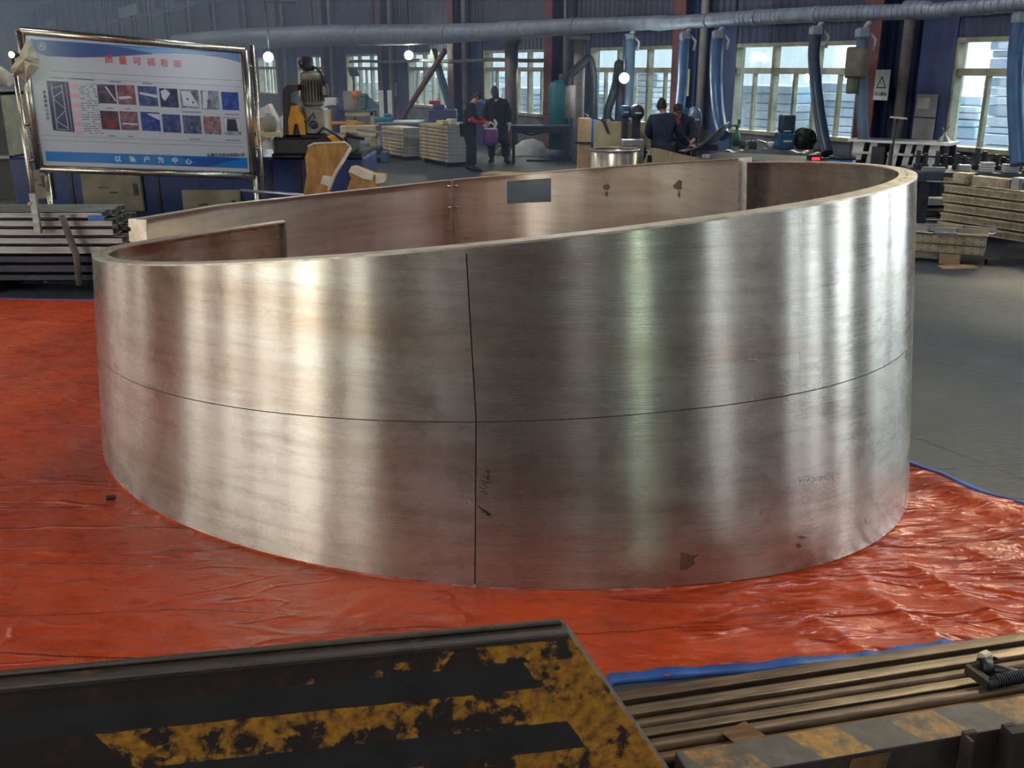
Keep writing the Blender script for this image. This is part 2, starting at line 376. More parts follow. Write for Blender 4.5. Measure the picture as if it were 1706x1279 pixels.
def beam_mat():
    m, nt, bs, out = base('hazard_block_beam')
    uv = nt.nodes.new('ShaderNodeUVMap'); uv.uv_map = 'UVMap'
    sep = nt.nodes.new('ShaderNodeSeparateXYZ'); nt.links.new(uv.outputs[0], sep.inputs[0])
    co = coord(nt); n1 = noisen(nt, co, 11, 6, .65); n2 = noisen(nt, co, 36, 5, .6)
    u = math_(nt, 'ADD', sep.outputs[0], math_(nt, 'MULTIPLY', sep.outputs[1], -.45))
    fr = math_(nt, 'FRACT', math_(nt, 'DIVIDE', math_(nt, 'ADD', u, .0), .33))
    ye = math_(nt, 'LESS_THAN', math_(nt, 'ADD', fr, math_(nt, 'MULTIPLY', math_(nt, 'SUBTRACT', n1, .5), .07)), .5)
    ye = math_(nt, 'MULTIPLY', ye, math_(nt, 'GREATER_THAN', u, -3))
    worn = ramp(nt, [(.42, (1, 1, 1)), (.6, (.1,) * 3)], n1)
    yel = ramp(nt, [(.3, srgb(178, 132, 52)), (.7, srgb(124, 88, 44))], n2)
    gr = ramp(nt, [(.3, srgb(98, 94, 88)), (.7, srgb(66, 60, 56))], n1)
    c = mixc(nt, math_(nt, 'MULTIPLY', ye, worn.outputs[0]), gr.outputs[0], yel.outputs[0])
    nt.links.new(c, bs.inputs['Base Color']); bs.inputs['Roughness'].default_value = .6; bumpn(nt, n2, .4, .004, bs)
    return m
M['beam'] = beam_mat()
def perf_mat(name, c1, c2, sx, sz, r=.12, metal=.35, ux='s'):
    # sheet with rows of dark punched holes, in the part's own coordinates
    m, nt, bs, out = base(name); co = coord(nt)
    sep = nt.nodes.new('ShaderNodeSeparateXYZ'); nt.links.new(co, sep.inputs[0])
    ax = math_(nt, 'ADD', sep.outputs[0], sep.outputs[1])
    fx = math_(nt, 'SUBTRACT', math_(nt, 'FRACT', math_(nt, 'MULTIPLY', ax, 1 / sx)), .5)
    fz = math_(nt, 'SUBTRACT', math_(nt, 'FRACT', math_(nt, 'MULTIPLY', sep.outputs[2], 1 / sz)), .5)
    dd = math_(nt, 'SQRT', math_(nt, 'ADD', math_(nt, 'POWER', math_(nt, 'MULTIPLY', fx, sx), 2), math_(nt, 'POWER', math_(nt, 'MULTIPLY', fz, sz), 2)))
    hole = math_(nt, 'LESS_THAN', dd, r * sz)
    n = noisen(nt, co, 7, 5, .6); r_ = ramp(nt, [(.35, c1), (.7, c2)], n)
    nt.links.new(mixc(nt, hole, r_.outputs[0], (.02, .02, .02)), bs.inputs['Base Color'])
    nt.links.new(math_(nt, 'MULTIPLY', math_(nt, 'SUBTRACT', 1.0, hole), metal), bs.inputs['Metallic'])
    bs.inputs['Roughness'].default_value = .48
    bumpn(nt, math_(nt, 'SUBTRACT', 1.0, hole), .4, .004, bs)
    return m
M['perf_tan'] = perf_mat('punched_tan_aluminium', srgb(204, 190, 162), srgb(152, 138, 116), .09, .05, .14)
M['perf_white'] = perf_mat('punched_white_aluminium', srgb(204, 206, 208), srgb(160, 162, 168), .075, .07, .16)

def corr_mat(name, c1, c2, per=.2, axis=0, rough=.5):
    m, nt, bs, out = base(name); co = coord(nt)
    n = noisen(nt, co, 1.2, 5, .6); r = ramp(nt, [(.3, c1), (.7, c2)], n); nt.links.new(r.outputs[0], bs.inputs['Base Color'])
    sep = nt.nodes.new('ShaderNodeSeparateXYZ'); nt.links.new(co, sep.inputs[0])
    w = math_(nt, 'SINE', math_(nt, 'MULTIPLY', sep.outputs[axis], 2 * PI / per))
    bumpn(nt, w, .6, .03, bs); bs.inputs['Roughness'].default_value = rough
    return m
M['wall_upper'] = corr_mat('corrugated_slate_wall', srgb(84, 84, 106), srgb(62, 62, 86))
M['wall_band'] = corr_mat('corrugated_blue_wall', srgb(62, 74, 106), srgb(44, 52, 82))
M['facade'] = corr_mat('white_ribbed_facade', srgb(232, 234, 232), srgb(214, 220, 222), .4)

def glass_mat():
    m, nt, bs, out = base('window_glass'); nt.nodes.remove(bs)
    t = nt.nodes.new('ShaderNodeBsdfTransparent'); t.inputs[0].default_value = (.86, .93, .96, 1)
    g = nt.nodes.new('ShaderNodeBsdfGlossy'); g.inputs['Roughness'].default_value = .05
    fr = nt.nodes.new('ShaderNodeFresnel'); fr.inputs[0].default_value = 1.45
    mx = nt.nodes.new('ShaderNodeMixShader'); nt.links.new(math_(nt, 'MULTIPLY', fr.outputs[0], .6), mx.inputs[0])
    nt.links.new(t.outputs[0], mx.inputs[1]); nt.links.new(g.outputs[0], mx.inputs[2]); nt.links.new(mx.outputs[0], out.inputs[0])
    return m
M['glass'] = glass_mat()
exec_parts = []
# ================================================================== THE HALL
def wl(o): o.location = WP; o.rotation_euler = (0, 0, WANG); return o
S_NEAR, S_FAR, N_L, ZC = -44.0, 150.0, 25.0, 9.6
fl = MB(); fl.box((0, 0, -.1), (460, 460, .2)); o = fl.build('floor', M['floor']); struct(o)
WIN = [(-34.5, -30.5), (-28.6, -24.9), (-22.0, -19.4), (-16.2, -13.4), (-12.9, -9.9), (-7.3, -3.78), (-1.95, 1.33), (3.05, 6.5), (8.28, 12.0), (13.97, 17.43), (19.7, 23.33), (25.75, 29.43), (32.0, 35.57)]
WIN += [(38 + 6.1 * k, 41.4 + 6.1 * k) for k in range(18)]
Z0, Z1 = .92, 2.62
# window wall
wb = MB()
edges = [S_NEAR] + [q for w in WIN for q in w] + [S_FAR]
for i in range(0, len(edges), 2): wb.span((edges[i], -.3, Z0), (edges[i + 1], 0, Z1), 1)
wb.span((S_NEAR, -.3, 0), (S_FAR, 0, Z0), 2)
wb.span((S_NEAR, -.3, Z1), (S_FAR, 0, 3.3), 1)
UPW = [(-22.0 + 4.2 * k, -18.2 + 4.2 * k) for k in range(6)] + [(sum(w) / 2 - 1.55, sum(w) / 2 + 1.55) for w in WIN if w[0] > 7]  # first six upper windows: unseen, added for sheen on the tarpaulin
wb.span((S_NEAR, -.3, 3.3), (S_FAR, 0, 5.8), 0)
wb.span((S_NEAR, -.3, 8.3), (S_FAR, 0, ZC), 0)
ue = [S_NEAR] + [q for w in UPW for q in w] + [S_FAR]
for i in range(0, len(ue), 2): wb.span((ue[i], -.3, 5.8), (ue[i + 1], 0, 8.3), 0)
o = wl(wb.build('wall_right', [M['wall_upper'], M['wall_band'], M['dado']])); struct(o)
# far end, near end, opposite wall, ceiling
b = MB(); b.span((S_FAR, -.3, 0), (S_FAR + .3, N_L, ZC)); struct(wl(b.build('wall_front', M['pale_wall'])))
LD = [(-15.3, -14.4), (-12.7, -11.2), (-10.4, -9.1), (-8.2, -7.0), (-5.6, -4.3), (1.9, 3.1), (6.6, 8.8), (12.4, 15.4)]     # unseen openings of the opposite wall, placed for the ring's streaks
b = MB(); e = [S_NEAR] + [q for w in LD for q in w] + [S_FAR]
for i in range(0, len(e), 2): b.span((e[i], N_L, 0), (e[i + 1], N_L + .3, 4.6))
b.span((S_NEAR, N_L, 4.6), (S_FAR, N_L + .3, ZC)); struct(wl(b.build('wall_left', M['left_wall'])))
b = MB(); b.span((S_NEAR - .3, -.3, 0), (S_NEAR, 7.0, 4.5)); b.span((S_NEAR - .3, 10.0, 0), (S_NEAR, N_L + .3, 4.5)); b.span((S_NEAR - .3, -.3, 4.5), (S_NEAR, N_L + .3, ZC))
struct(wl(b.build('wall_back', M['left_wall'])))
b = MB(); b.span((S_NEAR, -.3, ZC), (S_FAR, N_L + .3, ZC + .2)); struct(wl(b.build('ceiling', M['ceil'])))
M['dim_pane'] = mat('dusty_upper_pane', srgb(150, 156, 160), .6, 0, srgb(110, 116, 124), 2)
def window(i, s0, s1, z0, z1, cols, tr=.29):
    fr = MB(); y0, y1 = -.22, -.04; t = .07
    for a, b_ in ((s0, s0 + t), (s1 - t, s1)): fr.span((a, y0, z0), (b_, y1 + .06, z1), bev=.01)
    fr.span((s0, y0, z1 - t), (s1, y1 + .05, z1)); fr.span((s0, y0, z0), (s1, y1 + .1, z0 + t))
    zt = z1 - (z1 - z0) * tr
    fr.span((s0, y0 + .04, zt - .07), (s1, y1, zt + .04))
    n = cols
    for k in range(1, n):
        x = s0 + (s1 - s0) * k / n; fr.span((x - .045, y0 + .05, z0), (x + .045, y1, z1))
    for k in range(n):
        x = s0 + (s1 - s0) * (k + .5) / n; fr.span((x - .03, y0 + .07, z0), (x + .03, y1 - .03, zt - .05))
    w = wl(fr.build('window_%d' % i, M['cream_frame'])); struct(w)
    g = MB(); g.span((s0 + t, -.16, z0 + t), (s1 - t, -.15, z1 - t)); go = g.build('window_pane', M['glass'], w)
    return w
wi = 1
for k, (a, b_) in enumerate(WIN):
    if -18 < a < 37: window(wi, a, b_, Z0, Z1, 3); wi += 1
for k, (a, b_) in enumerate(UPW):
    fr = MB(); nb = 6
    for q in range(nb + 1):
        x = a + (b_ - a) * q / nb; fr.span((x - .05, -.2, 5.8), (x + .05, -.02, 8.3))
    fr.span((a, -.2, 5.8), (b_, -.02, 5.92)); fr.span((a, -.2, 8.2), (b_, -.02, 8.3)); fr.span((a, -.2, 7.0), (b_, -.04, 7.1))
    w = wl(fr.build('window_%d' % wi, M['slate'])); struct(w); wi += 1
    g = MB(); g.span((a, -.26, 5.8), (b_, -.24, 8.3)); bright = 38 < a < 50
    gp = g.build('window_pane', M['glass'] if (bright or b_ < 26) else M['dim_pane'], w)
# steel columns, downpipes, girts of the window wall
gaps = [(WIN[i][1] + WIN[i + 1][0]) / 2 for i in range(len(WIN) - 1)]
for k, g_ in enumerate(gaps):
    if g_ < -9: continue
    far = g_ > 40
    c = MB(); w = .19; g0 = g_; g_ = g_ + .42
    c.span((g_ - w, .02, 0), (g_ + w, .05, ZC), 0); c.span((g_ - w, .36, 0), (g_ + w, .39, ZC), 1); c.span((g_ - .02, .05, 0), (g_ + .02, .36, ZC), 0)
    struct(wl(c.build('trim_%d' % (k + 1), [M['blue_wall'], M['red_steel']])))
    g_ = g0; p = MB(); p.path([(g_ - .16, .2, .0), (g_ - .16, .2, ZC)], .085, 12)
    pd = wl(p.build('downpipe', M['grey_pipe']))
    where = ['between the last two windows at the far left', 'behind the black punching machine', 'behind the tripod stand', 'behind the crate stacks', 'just left of the teal gas tank', 'left of the fume arms', 'left of the big blue hoses', 'right of the warning sign column']
    tag(pd, 'grey vertical downpipe on the window wall %s' % ('far down the hall' if far or g_ > 31 else {True: 'x'}.get(False, '')), 'pipe', 'downpipes along the window wall')
    if not far:
        nm = {-2.87: 'beside the warning sign', 2.19: 'between the two curved blue hoses', 7.39: 'behind the fume arms', 12.98: 'left of the standing workers', 18.56: 'beside the red brace', 24.54: 'right of the black punching machine', 30.7: 'behind the punching machine motor'}
        best = min(nm, key=lambda q: abs(q - g_))
        pd['label'] = 'grey vertical downpipe on the window wall ' + (nm[best] if abs(best - g_) < 1 else 'beyond the notice board' if g_ > 30 else 'outside the right edge')
        if 'group' in pd: del pd['group']
    if g_ < 31:   # sheet pilaster strips (blue and dark)
        q = MB(); q.span((g_ - .95, .005, 0), (g_ - .3, .03, 3.2), 0); q.span((g_ + .3, .005, 0), (g_ + .85, .03, 3.2), 0)
        struct(wl(q.build('trim_%d' % (60 + k), M['blue_wall'])))
q = MB()
for z, w_ in ((3.0, .09), (5.35, .1), (8.9, .1)): q.span((S_NEAR, .02, z), (S_FAR, .12, z + w_))
struct(wl(q.build('trim_100', M['slate'])))
q = MB(); q.path([(s, .5, 5.6 - .12 * abs(math.sin(s * .5))) for s in [i * .8 for i in range(0, 160)]], .045, 6)
tag(wl(q.build('cable_run', M['steel_blue'])), 'long sagging grey cable run high along the window wall', 'cable')
# mid-height horizontal pipe in front of the windows
q = MB(); q.path([(s, .42, 2.35 + .02 * math.sin(s * 1.3)) for s in [8 + i * .6 for i in range(0, 24)]], .05, 8)
tag(wl(q.build('wall_pipe', M['grey_pipe'])), 'thin pipe crossing the upper panes behind the standing workers', 'pipe')
# ------------------------------------------------------------------ outside
b = MB(); b.box((0, 0, -.02), (1, 1, .04)); 
ya = MB(); ya.span((-40, -16, 0.002), (150, -.3, .012)); struct(wl(ya.build('yard_ground', mat('yard_concrete', srgb(190, 192, 190), .8))))
fb = MB(); fb.span((-30, -16, 0), (150, -15.5, 7.5)); fb.span((-30, -16.6, 7.5), (150, -14.9, 7.8)); fb_o = wl(fb.build('warehouse', M['facade']))
tag(fb_o, 'pale ribbed warehouse outside the windows across the yard', 'building')
M['bundle'] = mat('bundled_pale_aluminium', srgb(226, 236, 240), .5, 0, srgb(190, 208, 220), 16, (.4, 1, 6), bump=.4)
M['bundle2'] = mat('bundled_bluish_aluminium', srgb(206, 224, 234), .5, 0, srgb(150, 178, 198), 20, (.4, 1, 6), bump=.4)
rb = random.Random(3)
sb = -14.0; kk = 0
while sb < 30:
    L = rb.uniform(1.6, 2.6); hgt = rb.uniform(1.3, 2.15) if sb > -3 else rb.uniform(2.4, 2.9)
    n0 = -4.2 + rb.uniform(-.5, .5); z = 0.08; bd = MB()
    while z < hgt:
        h = rb.uniform(.12, .24); off = rb.uniform(-.08, .08)
        bd.box((off * .4, rb.uniform(-.06, .06), z + h / 2), (L * rb.uniform(.86, 1), 1.1, h - .014), rb.choice((0, 1)), bev=.02)
        z += h
    solo(bd, 'aluminium_bundle', [M['bundle'], M['bundle2']], 'pale strapped bundle of aluminium sections seen outside through the windows', 'bundle', 'aluminium bundles in the yard', loc=W(sb + L / 2, n0, 0), rz=WANG)
    sb += L * 1.08 + rb.uniform(.15, .35)
# ================================================================== SPIRAL DUCT with branches
DN = 1.35
def duct_pt(px, ylow, r):     # duct underside at a pixel, axis r above
    s = sOf(px, DN); p = W(s, DN); k = p.y
    zl = dep(px, ylow, k).z
    return s, zl + r
prof = [(1760, 14, .10), (1545, 31, .105), (1532, 33, .13), (1500, 33, .135), (1496, 33, .11), (1352, 37, .12), (1250, 42, .125), (1120, 49, .125), (1095, 52, .15), (1080, 50, .135), (960, 57, .17), (838, 68, .23), (826, 67, .21), (700, 75, .29), (560, 77, .36), (430, 80, .42), (300, 84, .46)]
pts = []; rs = []
zs = []
for px, yl, r in prof:
    s, z = duct_pt(px, yl, r); pts.append((s, DN, z)); rs.append(r)
pts.insert(0, (pts[0][0] - 9, DN, pts[0][2])); rs.insert(0, rs[0])
q = MB(); q.path(pts, rs, 28, 0)
# rolled seams
dt = thing('spiral_duct', 'long grey galvanised spiral duct running along the window wall above the windows', 'duct', WP, WANG)
dbody = q.build('duct_body', M['duct'], dt)
rg = MB()
def duct_at(s):
    for i in range(len(pts) - 1):
        a, b_ = pts[i], pts[i + 1]
        if a[0] <= s <= b_[0]:
            t = (s - a[0]) / max(1e-6, b_[0] - a[0]); return a[2] + (b_[2] - a[2]) * t, rs[i] + (rs[i + 1] - rs[i]) * t
    return pts[-1][2], rs[-1]
s = pts[0][0]
while s < 24:
    z, r = duct_at(s)
    ringy = (s < -2.1) or (-1.6 < s < -.2) or (9.5 < s < 17)
    if ringy:
        rg.path([(s - .008, DN, z), (s + .008, DN, z)], r + .005, 24)
    s += .11 if s < 4 else .22
for s in (-2.15, -.75, .55, 5.0, 11.4, 18.0):
    z, r = duct_at(s); rg.path([(s - .03, DN, z), (s + .03, DN, z)], r + .014, 28)
tag(rg.build('seam_ring', M['duct'], dt), kind='stuff')
hg = MB()
for s in (-6, -.2, 5.4, 11, 17, 23, 29):
    z, r = duct_at(s); hg = MB(); hg.bar((s, DN, z + r), (s, DN, z + r + 1.0), .04, .04); hg.bar((s, .02, z + r + 1.0), (s, DN + .1, z + r + 1.0), .06, .06)
    hg.build('hanger', M['dark_steel'], dt)
# hoses dropping from the duct: (px top, ytop, [(px,y)...], radius, mat, label)
def hose(name, pxs, r, m, label, n=DN + .05, arm=True):
    s0 = sOf(pxs[0][0], n); Y = W(s0, n).y
    P = []
    for (px, y, dn) in pxs:
        nn = n + dn; s_ = sOf(px, nn); yy = W(s_, nn).y; P.append(W(s_, nn, dep(px, y, yy).z))
    # smooth
    Q = [P[0]]
    for i in range(len(P) - 1):
        a = P[max(i - 1, 0)]; b_ = P[i]; c = P[i + 1]; d = P[min(i + 2, len(P) - 1)]
        for k in range(1, 9):
            t = k / 8; Q.append(.5 * ((2 * b_) + (c - a) * t + (2 * a - 5 * b_ + 4 * c - d) * t * t + (3 * b_ - a - 3 * c + d) * t ** 3))
    t_ = thing(name, label, 'hose', Q[0])
    body = MB()
    loc = [q - Q[0] for q in Q]; n_ = len(loc)
    body.path(loc, r, 14)
    body.build('hose_body', m, t_)
    if arm:
        z, rr = duct_at(s0); br = MB()
        top = Vector((WP + WD * s0 + WN * DN + Vector((0, 0, z - rr * .9)))) - Q[0]
        br.path([top + WD * -.12, top * .45 + WD * -.05 + Vector((0, 0, .05)), Vector((0, 0, .03))], .045, 8)
        br.box((0, 0, .04), (.2, .2, .16), bev=.03)
        br.build('bracket', M['duct'], t_)
        kn = MB(); kn.path([(0.1, 0, .05), (.2, -.02, -.05), (.17, -.02, -.22)], .025, 8); kn.build('clamp_lever', M['white'], t_)
    return t_
hose('extraction_hose', [(1355, 56, 0), (1354, 90, 0), (1360, 130, 0), (1370, 180, .1), (1382, 225, .2), (1392, 256, .3)], .095, M['hose_dark'], 'dark blue hanging hose curving down to the blue bucket in front of the middle window')
hose('extraction_hose', [(1432, 60, 0), (1434, 92, 0), (1438, 130, 0), (1444, 180, .0), (1452, 235, .0)], .09, M['steel_blue'], 'grey blue hanging hose at the right jamb of the middle window')
hose('extraction_hose', [(1690, 36, 0), (1688, 60, 0), (1690, 100, 0), (1698, 160, .05), (1712, 230, .1), (1722, 275, .15)], .10, M['hose_blue'], 'blue hanging hose at the right edge in front of the last window')
hose('extraction_hose', [(1193, 62, 0), (1192, 85, 0), (1194, 130, 0), (1199, 175, .1), (1206, 208, .2), (1212, 226, .3)], .115, M['hose_blue'], 'thick light blue hose ending above the curved sheet on the dark bench')
hose('extraction_hose', [(1139, 64, 0), (1138, 90, 0), (1138, 140, 0), (1136, 180, .1), (1134, 205, .2)], .10, M['hose_blue'], 'blue hose hanging behind the two bending workers')
hose('extraction_hose', [(1047, 66, 0), (1047, 90, 0), (1047, 140, 0), (1046, 185, .1), (1045, 205, .2)], .13, M['steel_blue'], 'grey blue hose hanging behind the bright lamp on the fume arm')
# hanging bracket box with a lamp holder on the second hose
q = MB(); q.box((0, 0, 0), (.36, .16, .46), bev=.03); q.box((.05, 0, -.34), (.16, .12, .24), bev=.02)
solo(q, 'switch_box', M['motor'], 'olive grey box strapped to the hose at the middle window jamb', 'box', loc=W(sOf(1427, DN + .2), DN + .2, 2.25), rz=WANG)
# ================================================================== THE SHEET METAL SHELL
E_ = [-0.3059, 6.529, 2.3679, 2.8239, 0.3644, 0.0296, 2.1923, 0.2046]
T_ = (1.7316, .1086, -.0526); MID = (.7718, .0567)
def ell(th, z=0.0, sc=1.0, dr=0.0):
    cx, cy, a, b_, ph, k, n, sk = E_
    c, s = math.cos(th), math.sin(th); r = (abs(c) ** n + abs(s) ** n) ** (-1 / n)
    f = (1 - k * z) * sc
    u = a * r * c * f; v = b_ * (1 + sk * u / a) * r * s * f
    return Vector((cx + u * math.cos(ph) - v * math.sin(ph), cy + u * math.sin(ph) + v * math.cos(ph), z))
def pt_th(th, z, sc=1.0, inw=0.0, scf=None):
    p = ell(th, z, sc)
    if inw:
        t = (ell(th + .004, z, scf(th + .004)) - ell(th - .004, z, scf(th - .004))) if scf else (ell(th + .004, z, sc) - ell(th - .004, z, sc)); t.z = 0; t.normalize()
        p = p + Vector((-t.y, t.x, 0)) * inw     # to the inside (counter-clockwise curve)
    return p
def ztop(th, sc=1.0, add=0.0):
    z = 1.3
    for _ in range(6):
        p = ell(th, z, sc); z = T_[0] + T_[1] * p.x + T_[2] * p.y
    return z + add
def zmid(th): p = ell(th, .78); return MID[0] + MID[1] * p.x
def th_at_px(px, z):
    lo, hi = math.radians(200), math.radians(320)
    for _ in range(40):
        m_ = (lo + hi) / 2
        if proj(ell(m_, z))[0] < px: lo = m_
        else: hi = m_
    return lo
J0 = th_at_px(790, 0.0); J1 = th_at_px(792, .78); J2 = th_at_px(775, 1.5)
def joint(z): return J0 + (J1 - J0) * z / .78 if z < .78 else J1 + (J2 - J1) * (z - .78) / .72
RD = math.radians
def joint_r(z): return joint(z) + .0022
# the left end curls inwards: scale as a function of angle
def sc_left(th):
    d = math.degrees(th)
    tb = [(150, .47), (153.5, .525), (157, .60), (160, .67), (162.5, .75), (165, .825), (167, .88), (168.8, .93), (171.8, .966), (175, .983), (178, .992), (182, 1.0), (400, 1.0)]
    for (a, sa_), (b_, sb_) in zip(tb, tb[1:]):
        if d <= b_: t = (d - a) / (b_ - a); return sa_ + (sb_ - sa_) * t
    return 1.0
_scl = sc_left
def sc_left(th): return sum(_scl(th + k * .006) for k in range(-3, 4)) / 7
def sheet(name, thA, thB, zlo, zhi, nu, nv, scf, m, parent, hole=None, T=.008, gap=.0022, warp=1.0):
    """curved sheet with real thickness; UV in metres along / up"""
    me = bpy.data.meshes.new(name); bm = bmesh.new(); uvl = bm.loops.layers.uv.new('UVMap')
    def PT(i, j, inn):
        v = j / nv
        a0 = thA(.0) if callable(thA) else thA
        # joint angles depend on height: two passes
        th = None; z = 0
        zz = 0.5
        for _ in range(2):
            a = thA(zz) if callable(thA) else thA; b_ = thB(zz) if callable(thB) else thB
            th = a + (b_ - a) * (i / nu) ** warp
            zz = zlo(th) + gap + (zhi(th) - zlo(th) - 2 * gap) * v
        return pt_th(th, zz, scf(th), T if inn else 0, scf), th, zz
    grid = [[None] * (nv + 1) for _ in range(nu + 1)]; g2 = [[None] * (nv + 1) for _ in range(nu + 1)]; uvc = {}
    L = 0; prev = None
    for i in range(nu + 1):
        p0, _, _ = PT(i, nv // 2, False)
        if prev is not None: L += (p0 - prev).length
        prev = p0
        for j in range(nv + 1):
            p, th, z = PT(i, j, False); p2, _, _ = PT(i, j, True)
            grid[i][j] = bm.verts.new(p); g2[i][j] = bm.verts.new(p2); uvc[grid[i][j]] = (L, z); uvc[g2[i][j]] = (L + 7, z)
    def skip(i, j): return hole and hole[0] <= i < hole[1] and hole[2] <= j < hole[3]
    def F(vs):
        f = bm.faces.new(vs); f.smooth = True
        for l in f.loops: l[uvl].uv = uvc[l.vert]
        return f
    for i in range(nu):
        for j in range(nv):
            if skip(i, j): continue
            F((grid[i][j], grid[i + 1][j], grid[i + 1][j + 1], grid[i][j + 1]))
            F((g2[i][j], g2[i][j + 1], g2[i + 1][j + 1], g2[i + 1][j]))
    def side(a, b_, c, d): f = F((a, b_, c, d)); f.smooth = False; f.material_index = 1
    for i in range(nu):
        side(grid[i][0], g2[i][0], g2[i + 1][0], grid[i + 1][0]); side(grid[i][nv], grid[i + 1][nv], g2[i + 1][nv], g2[i][nv])
    for j in range(nv):
        side(grid[0][j], grid[0][j + 1], g2[0][j + 1], g2[0][j]); side(grid[nu][j], g2[nu][j], g2[nu][j + 1], grid[nu][j + 1])
    if hole:
        a, b_, c, d = hole
        for i in range(a, b_):
            side(grid[i][c], grid[i + 1][c], g2[i + 1][c], g2[i][c]); side(grid[i][d], g2[i][d], g2[i + 1][d], grid[i + 1][d])
        for j in range(c, d):
            side(grid[a][j], g2[a][j], g2[a][j + 1], grid[a][j + 1]); side(grid[b_][j], grid[b_][j + 1], g2[b_][j + 1], g2[b_][j])
    for v_ in list(bm.verts):
        if not v_.link_faces: bm.verts.remove(v_)
    bmesh.ops.recalc_face_normals(bm, faces=bm.faces)
    bmesh.ops.split_edges(bm, edges=[e_ for e_ in bm.edges if any(not f.smooth for f in e_.link_faces)])
    bm.to_mesh(me); bm.free(); me.materials.append(m); me.materials.append(M['flange'])
    o = bpy.data.objects.new(name, me); COL.objects.link(o); o.parent = parent
    return o
ORG = Vector((0, 0, 0))
ring = thing('metal_shell_ring', 'large oval ring shell of brushed aluminium sheets with slanting top standing on the red tarpaulin', 'metal ring', (0, 0, 0))
one = lambda th: 1.0
z_0 = lambda th: .012
LE, RE = RD(153.5), RD(360.4)
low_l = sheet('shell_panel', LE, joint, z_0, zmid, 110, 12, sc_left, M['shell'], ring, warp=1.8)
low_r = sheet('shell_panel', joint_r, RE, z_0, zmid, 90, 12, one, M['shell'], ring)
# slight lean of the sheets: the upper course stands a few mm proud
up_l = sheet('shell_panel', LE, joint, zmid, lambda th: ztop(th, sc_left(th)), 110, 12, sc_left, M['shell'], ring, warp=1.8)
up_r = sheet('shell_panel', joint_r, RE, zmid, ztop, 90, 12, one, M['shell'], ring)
for o_, l_ in ((low_l, 'warm lit lower left panel'), (low_r, 'lower right panel with marker writing'), (up_l, 'upper left panel curling inwards'), (up_r, 'upper right panel with bright vertical streaks')): o_['label'] = l_
def flange(thA, thB, n, zf, scf, wid, parent, ins=True, holes=True, th_=.009, drop=-.001, warp=1.0, hr=None, in0=-.0012):
    b_ = MB(); prev = None; hl = MB()
    vs = []
    for i in range(n + 1):
        th = thA + (thB - thA) * (i / n) ** warp; z = zf(th) - drop; sc = scf(th)
        vs += [pt_th(th, z, sc, in0, scf), pt_th(th, z, sc, wid, scf), pt_th(th, z - th_, sc, wid, scf), pt_th(th, z - th_, sc, in0, scf)]
        for q in vs[-4:-2]: q.z = z
        for q in vs[-2:]: q.z = z - th_
    fs = []
    for i in range(n):
        a = i * 4; c = a + 4
        for k in range(4): fs.append((a + k, a + (k + 1) % 4, c + (k + 1) % 4, c + k))
    fs += [(0, 1, 2, 3), (n * 4 + 3, n * 4 + 2, n * 4 + 1, n * 4)]
    b_.add(vs, fs, 0); o = b_.build('top_flange', M['flange'], parent)
    if holes:
        hA, hB = hr; m_ = int(abs(hB - hA) / .05)
        for i in range(m_):
            th = hA + (hB - hA) * (i + .5) / m_; z = zf(th) - drop
            p = pt_th(th, z, scf(th), wid * .55, scf); p.z = z + .0012
            t = (ell(th + .01, z) - ell(th - .01, z)); t.z = 0; t.normalize(); nn = Vector((-t.y, t.x, 0))
            # slope follows the rim
            t.z = (zf(th + .01) - zf(th - .01)) / max(1e-5, (ell(th + .01, z) - ell(th - .01, z)).length)
            hl.add([p + (t * math.cos(w) * .015 + nn * math.sin(w) * .006) for w in [2 * PI * k / 12 for k in range(12)]], [tuple(range(12))])
        hl.build('bolt_slots', M['hole'], o)['kind'] = 'stuff'
    return o
flange(LE, J2, 110, lambda th: ztop(th, sc_left(th)), sc_left, .085, ring, warp=1.8, hr=(RD(172), RD(205)))
flange(J2, RE, 80, ztop, one, .085, ring, hr=(RD(305), RE))
# mid stiffening flanges inside
flange(LE, J1, 90, lambda th: zmid(th), sc_left, .07, ring, holes=False, warp=1.8, in0=.03); flange(J1, RE, 50, zmid, one, .07, ring, holes=False, in0=.03)
M['gap_shade'] = mat('joint_shade_black', srgb(30, 26, 24), .9)  # dark strip behind the sheet gaps, its colour stands in for shade
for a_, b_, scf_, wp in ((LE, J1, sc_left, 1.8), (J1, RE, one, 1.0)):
    q = MB(); q.path([pt_th(a_ + (b_ - a_) * (i / 90) ** wp, zmid(a_ + (b_ - a_) * (i / 90) ** wp), scf_(a_ + (b_ - a_) * (i / 90) ** wp), .0105, scf_) for i in range(91)], .008, 8); q.build('seam_shade', M['gap_shade'], ring)
q = MB(); q.path([pt_th(joint(z_) + .0011, z_, 1.0, .0105) for z_ in [.02 + .0725 * i for i in range(21)]], .008, 8); q.build('seam_shade', M['gap_shade'], ring)
M['end_grey'] = mat('shaded_end_plate', srgb(132, 124, 118), .5, .3, srgb(96, 90, 86), 10)
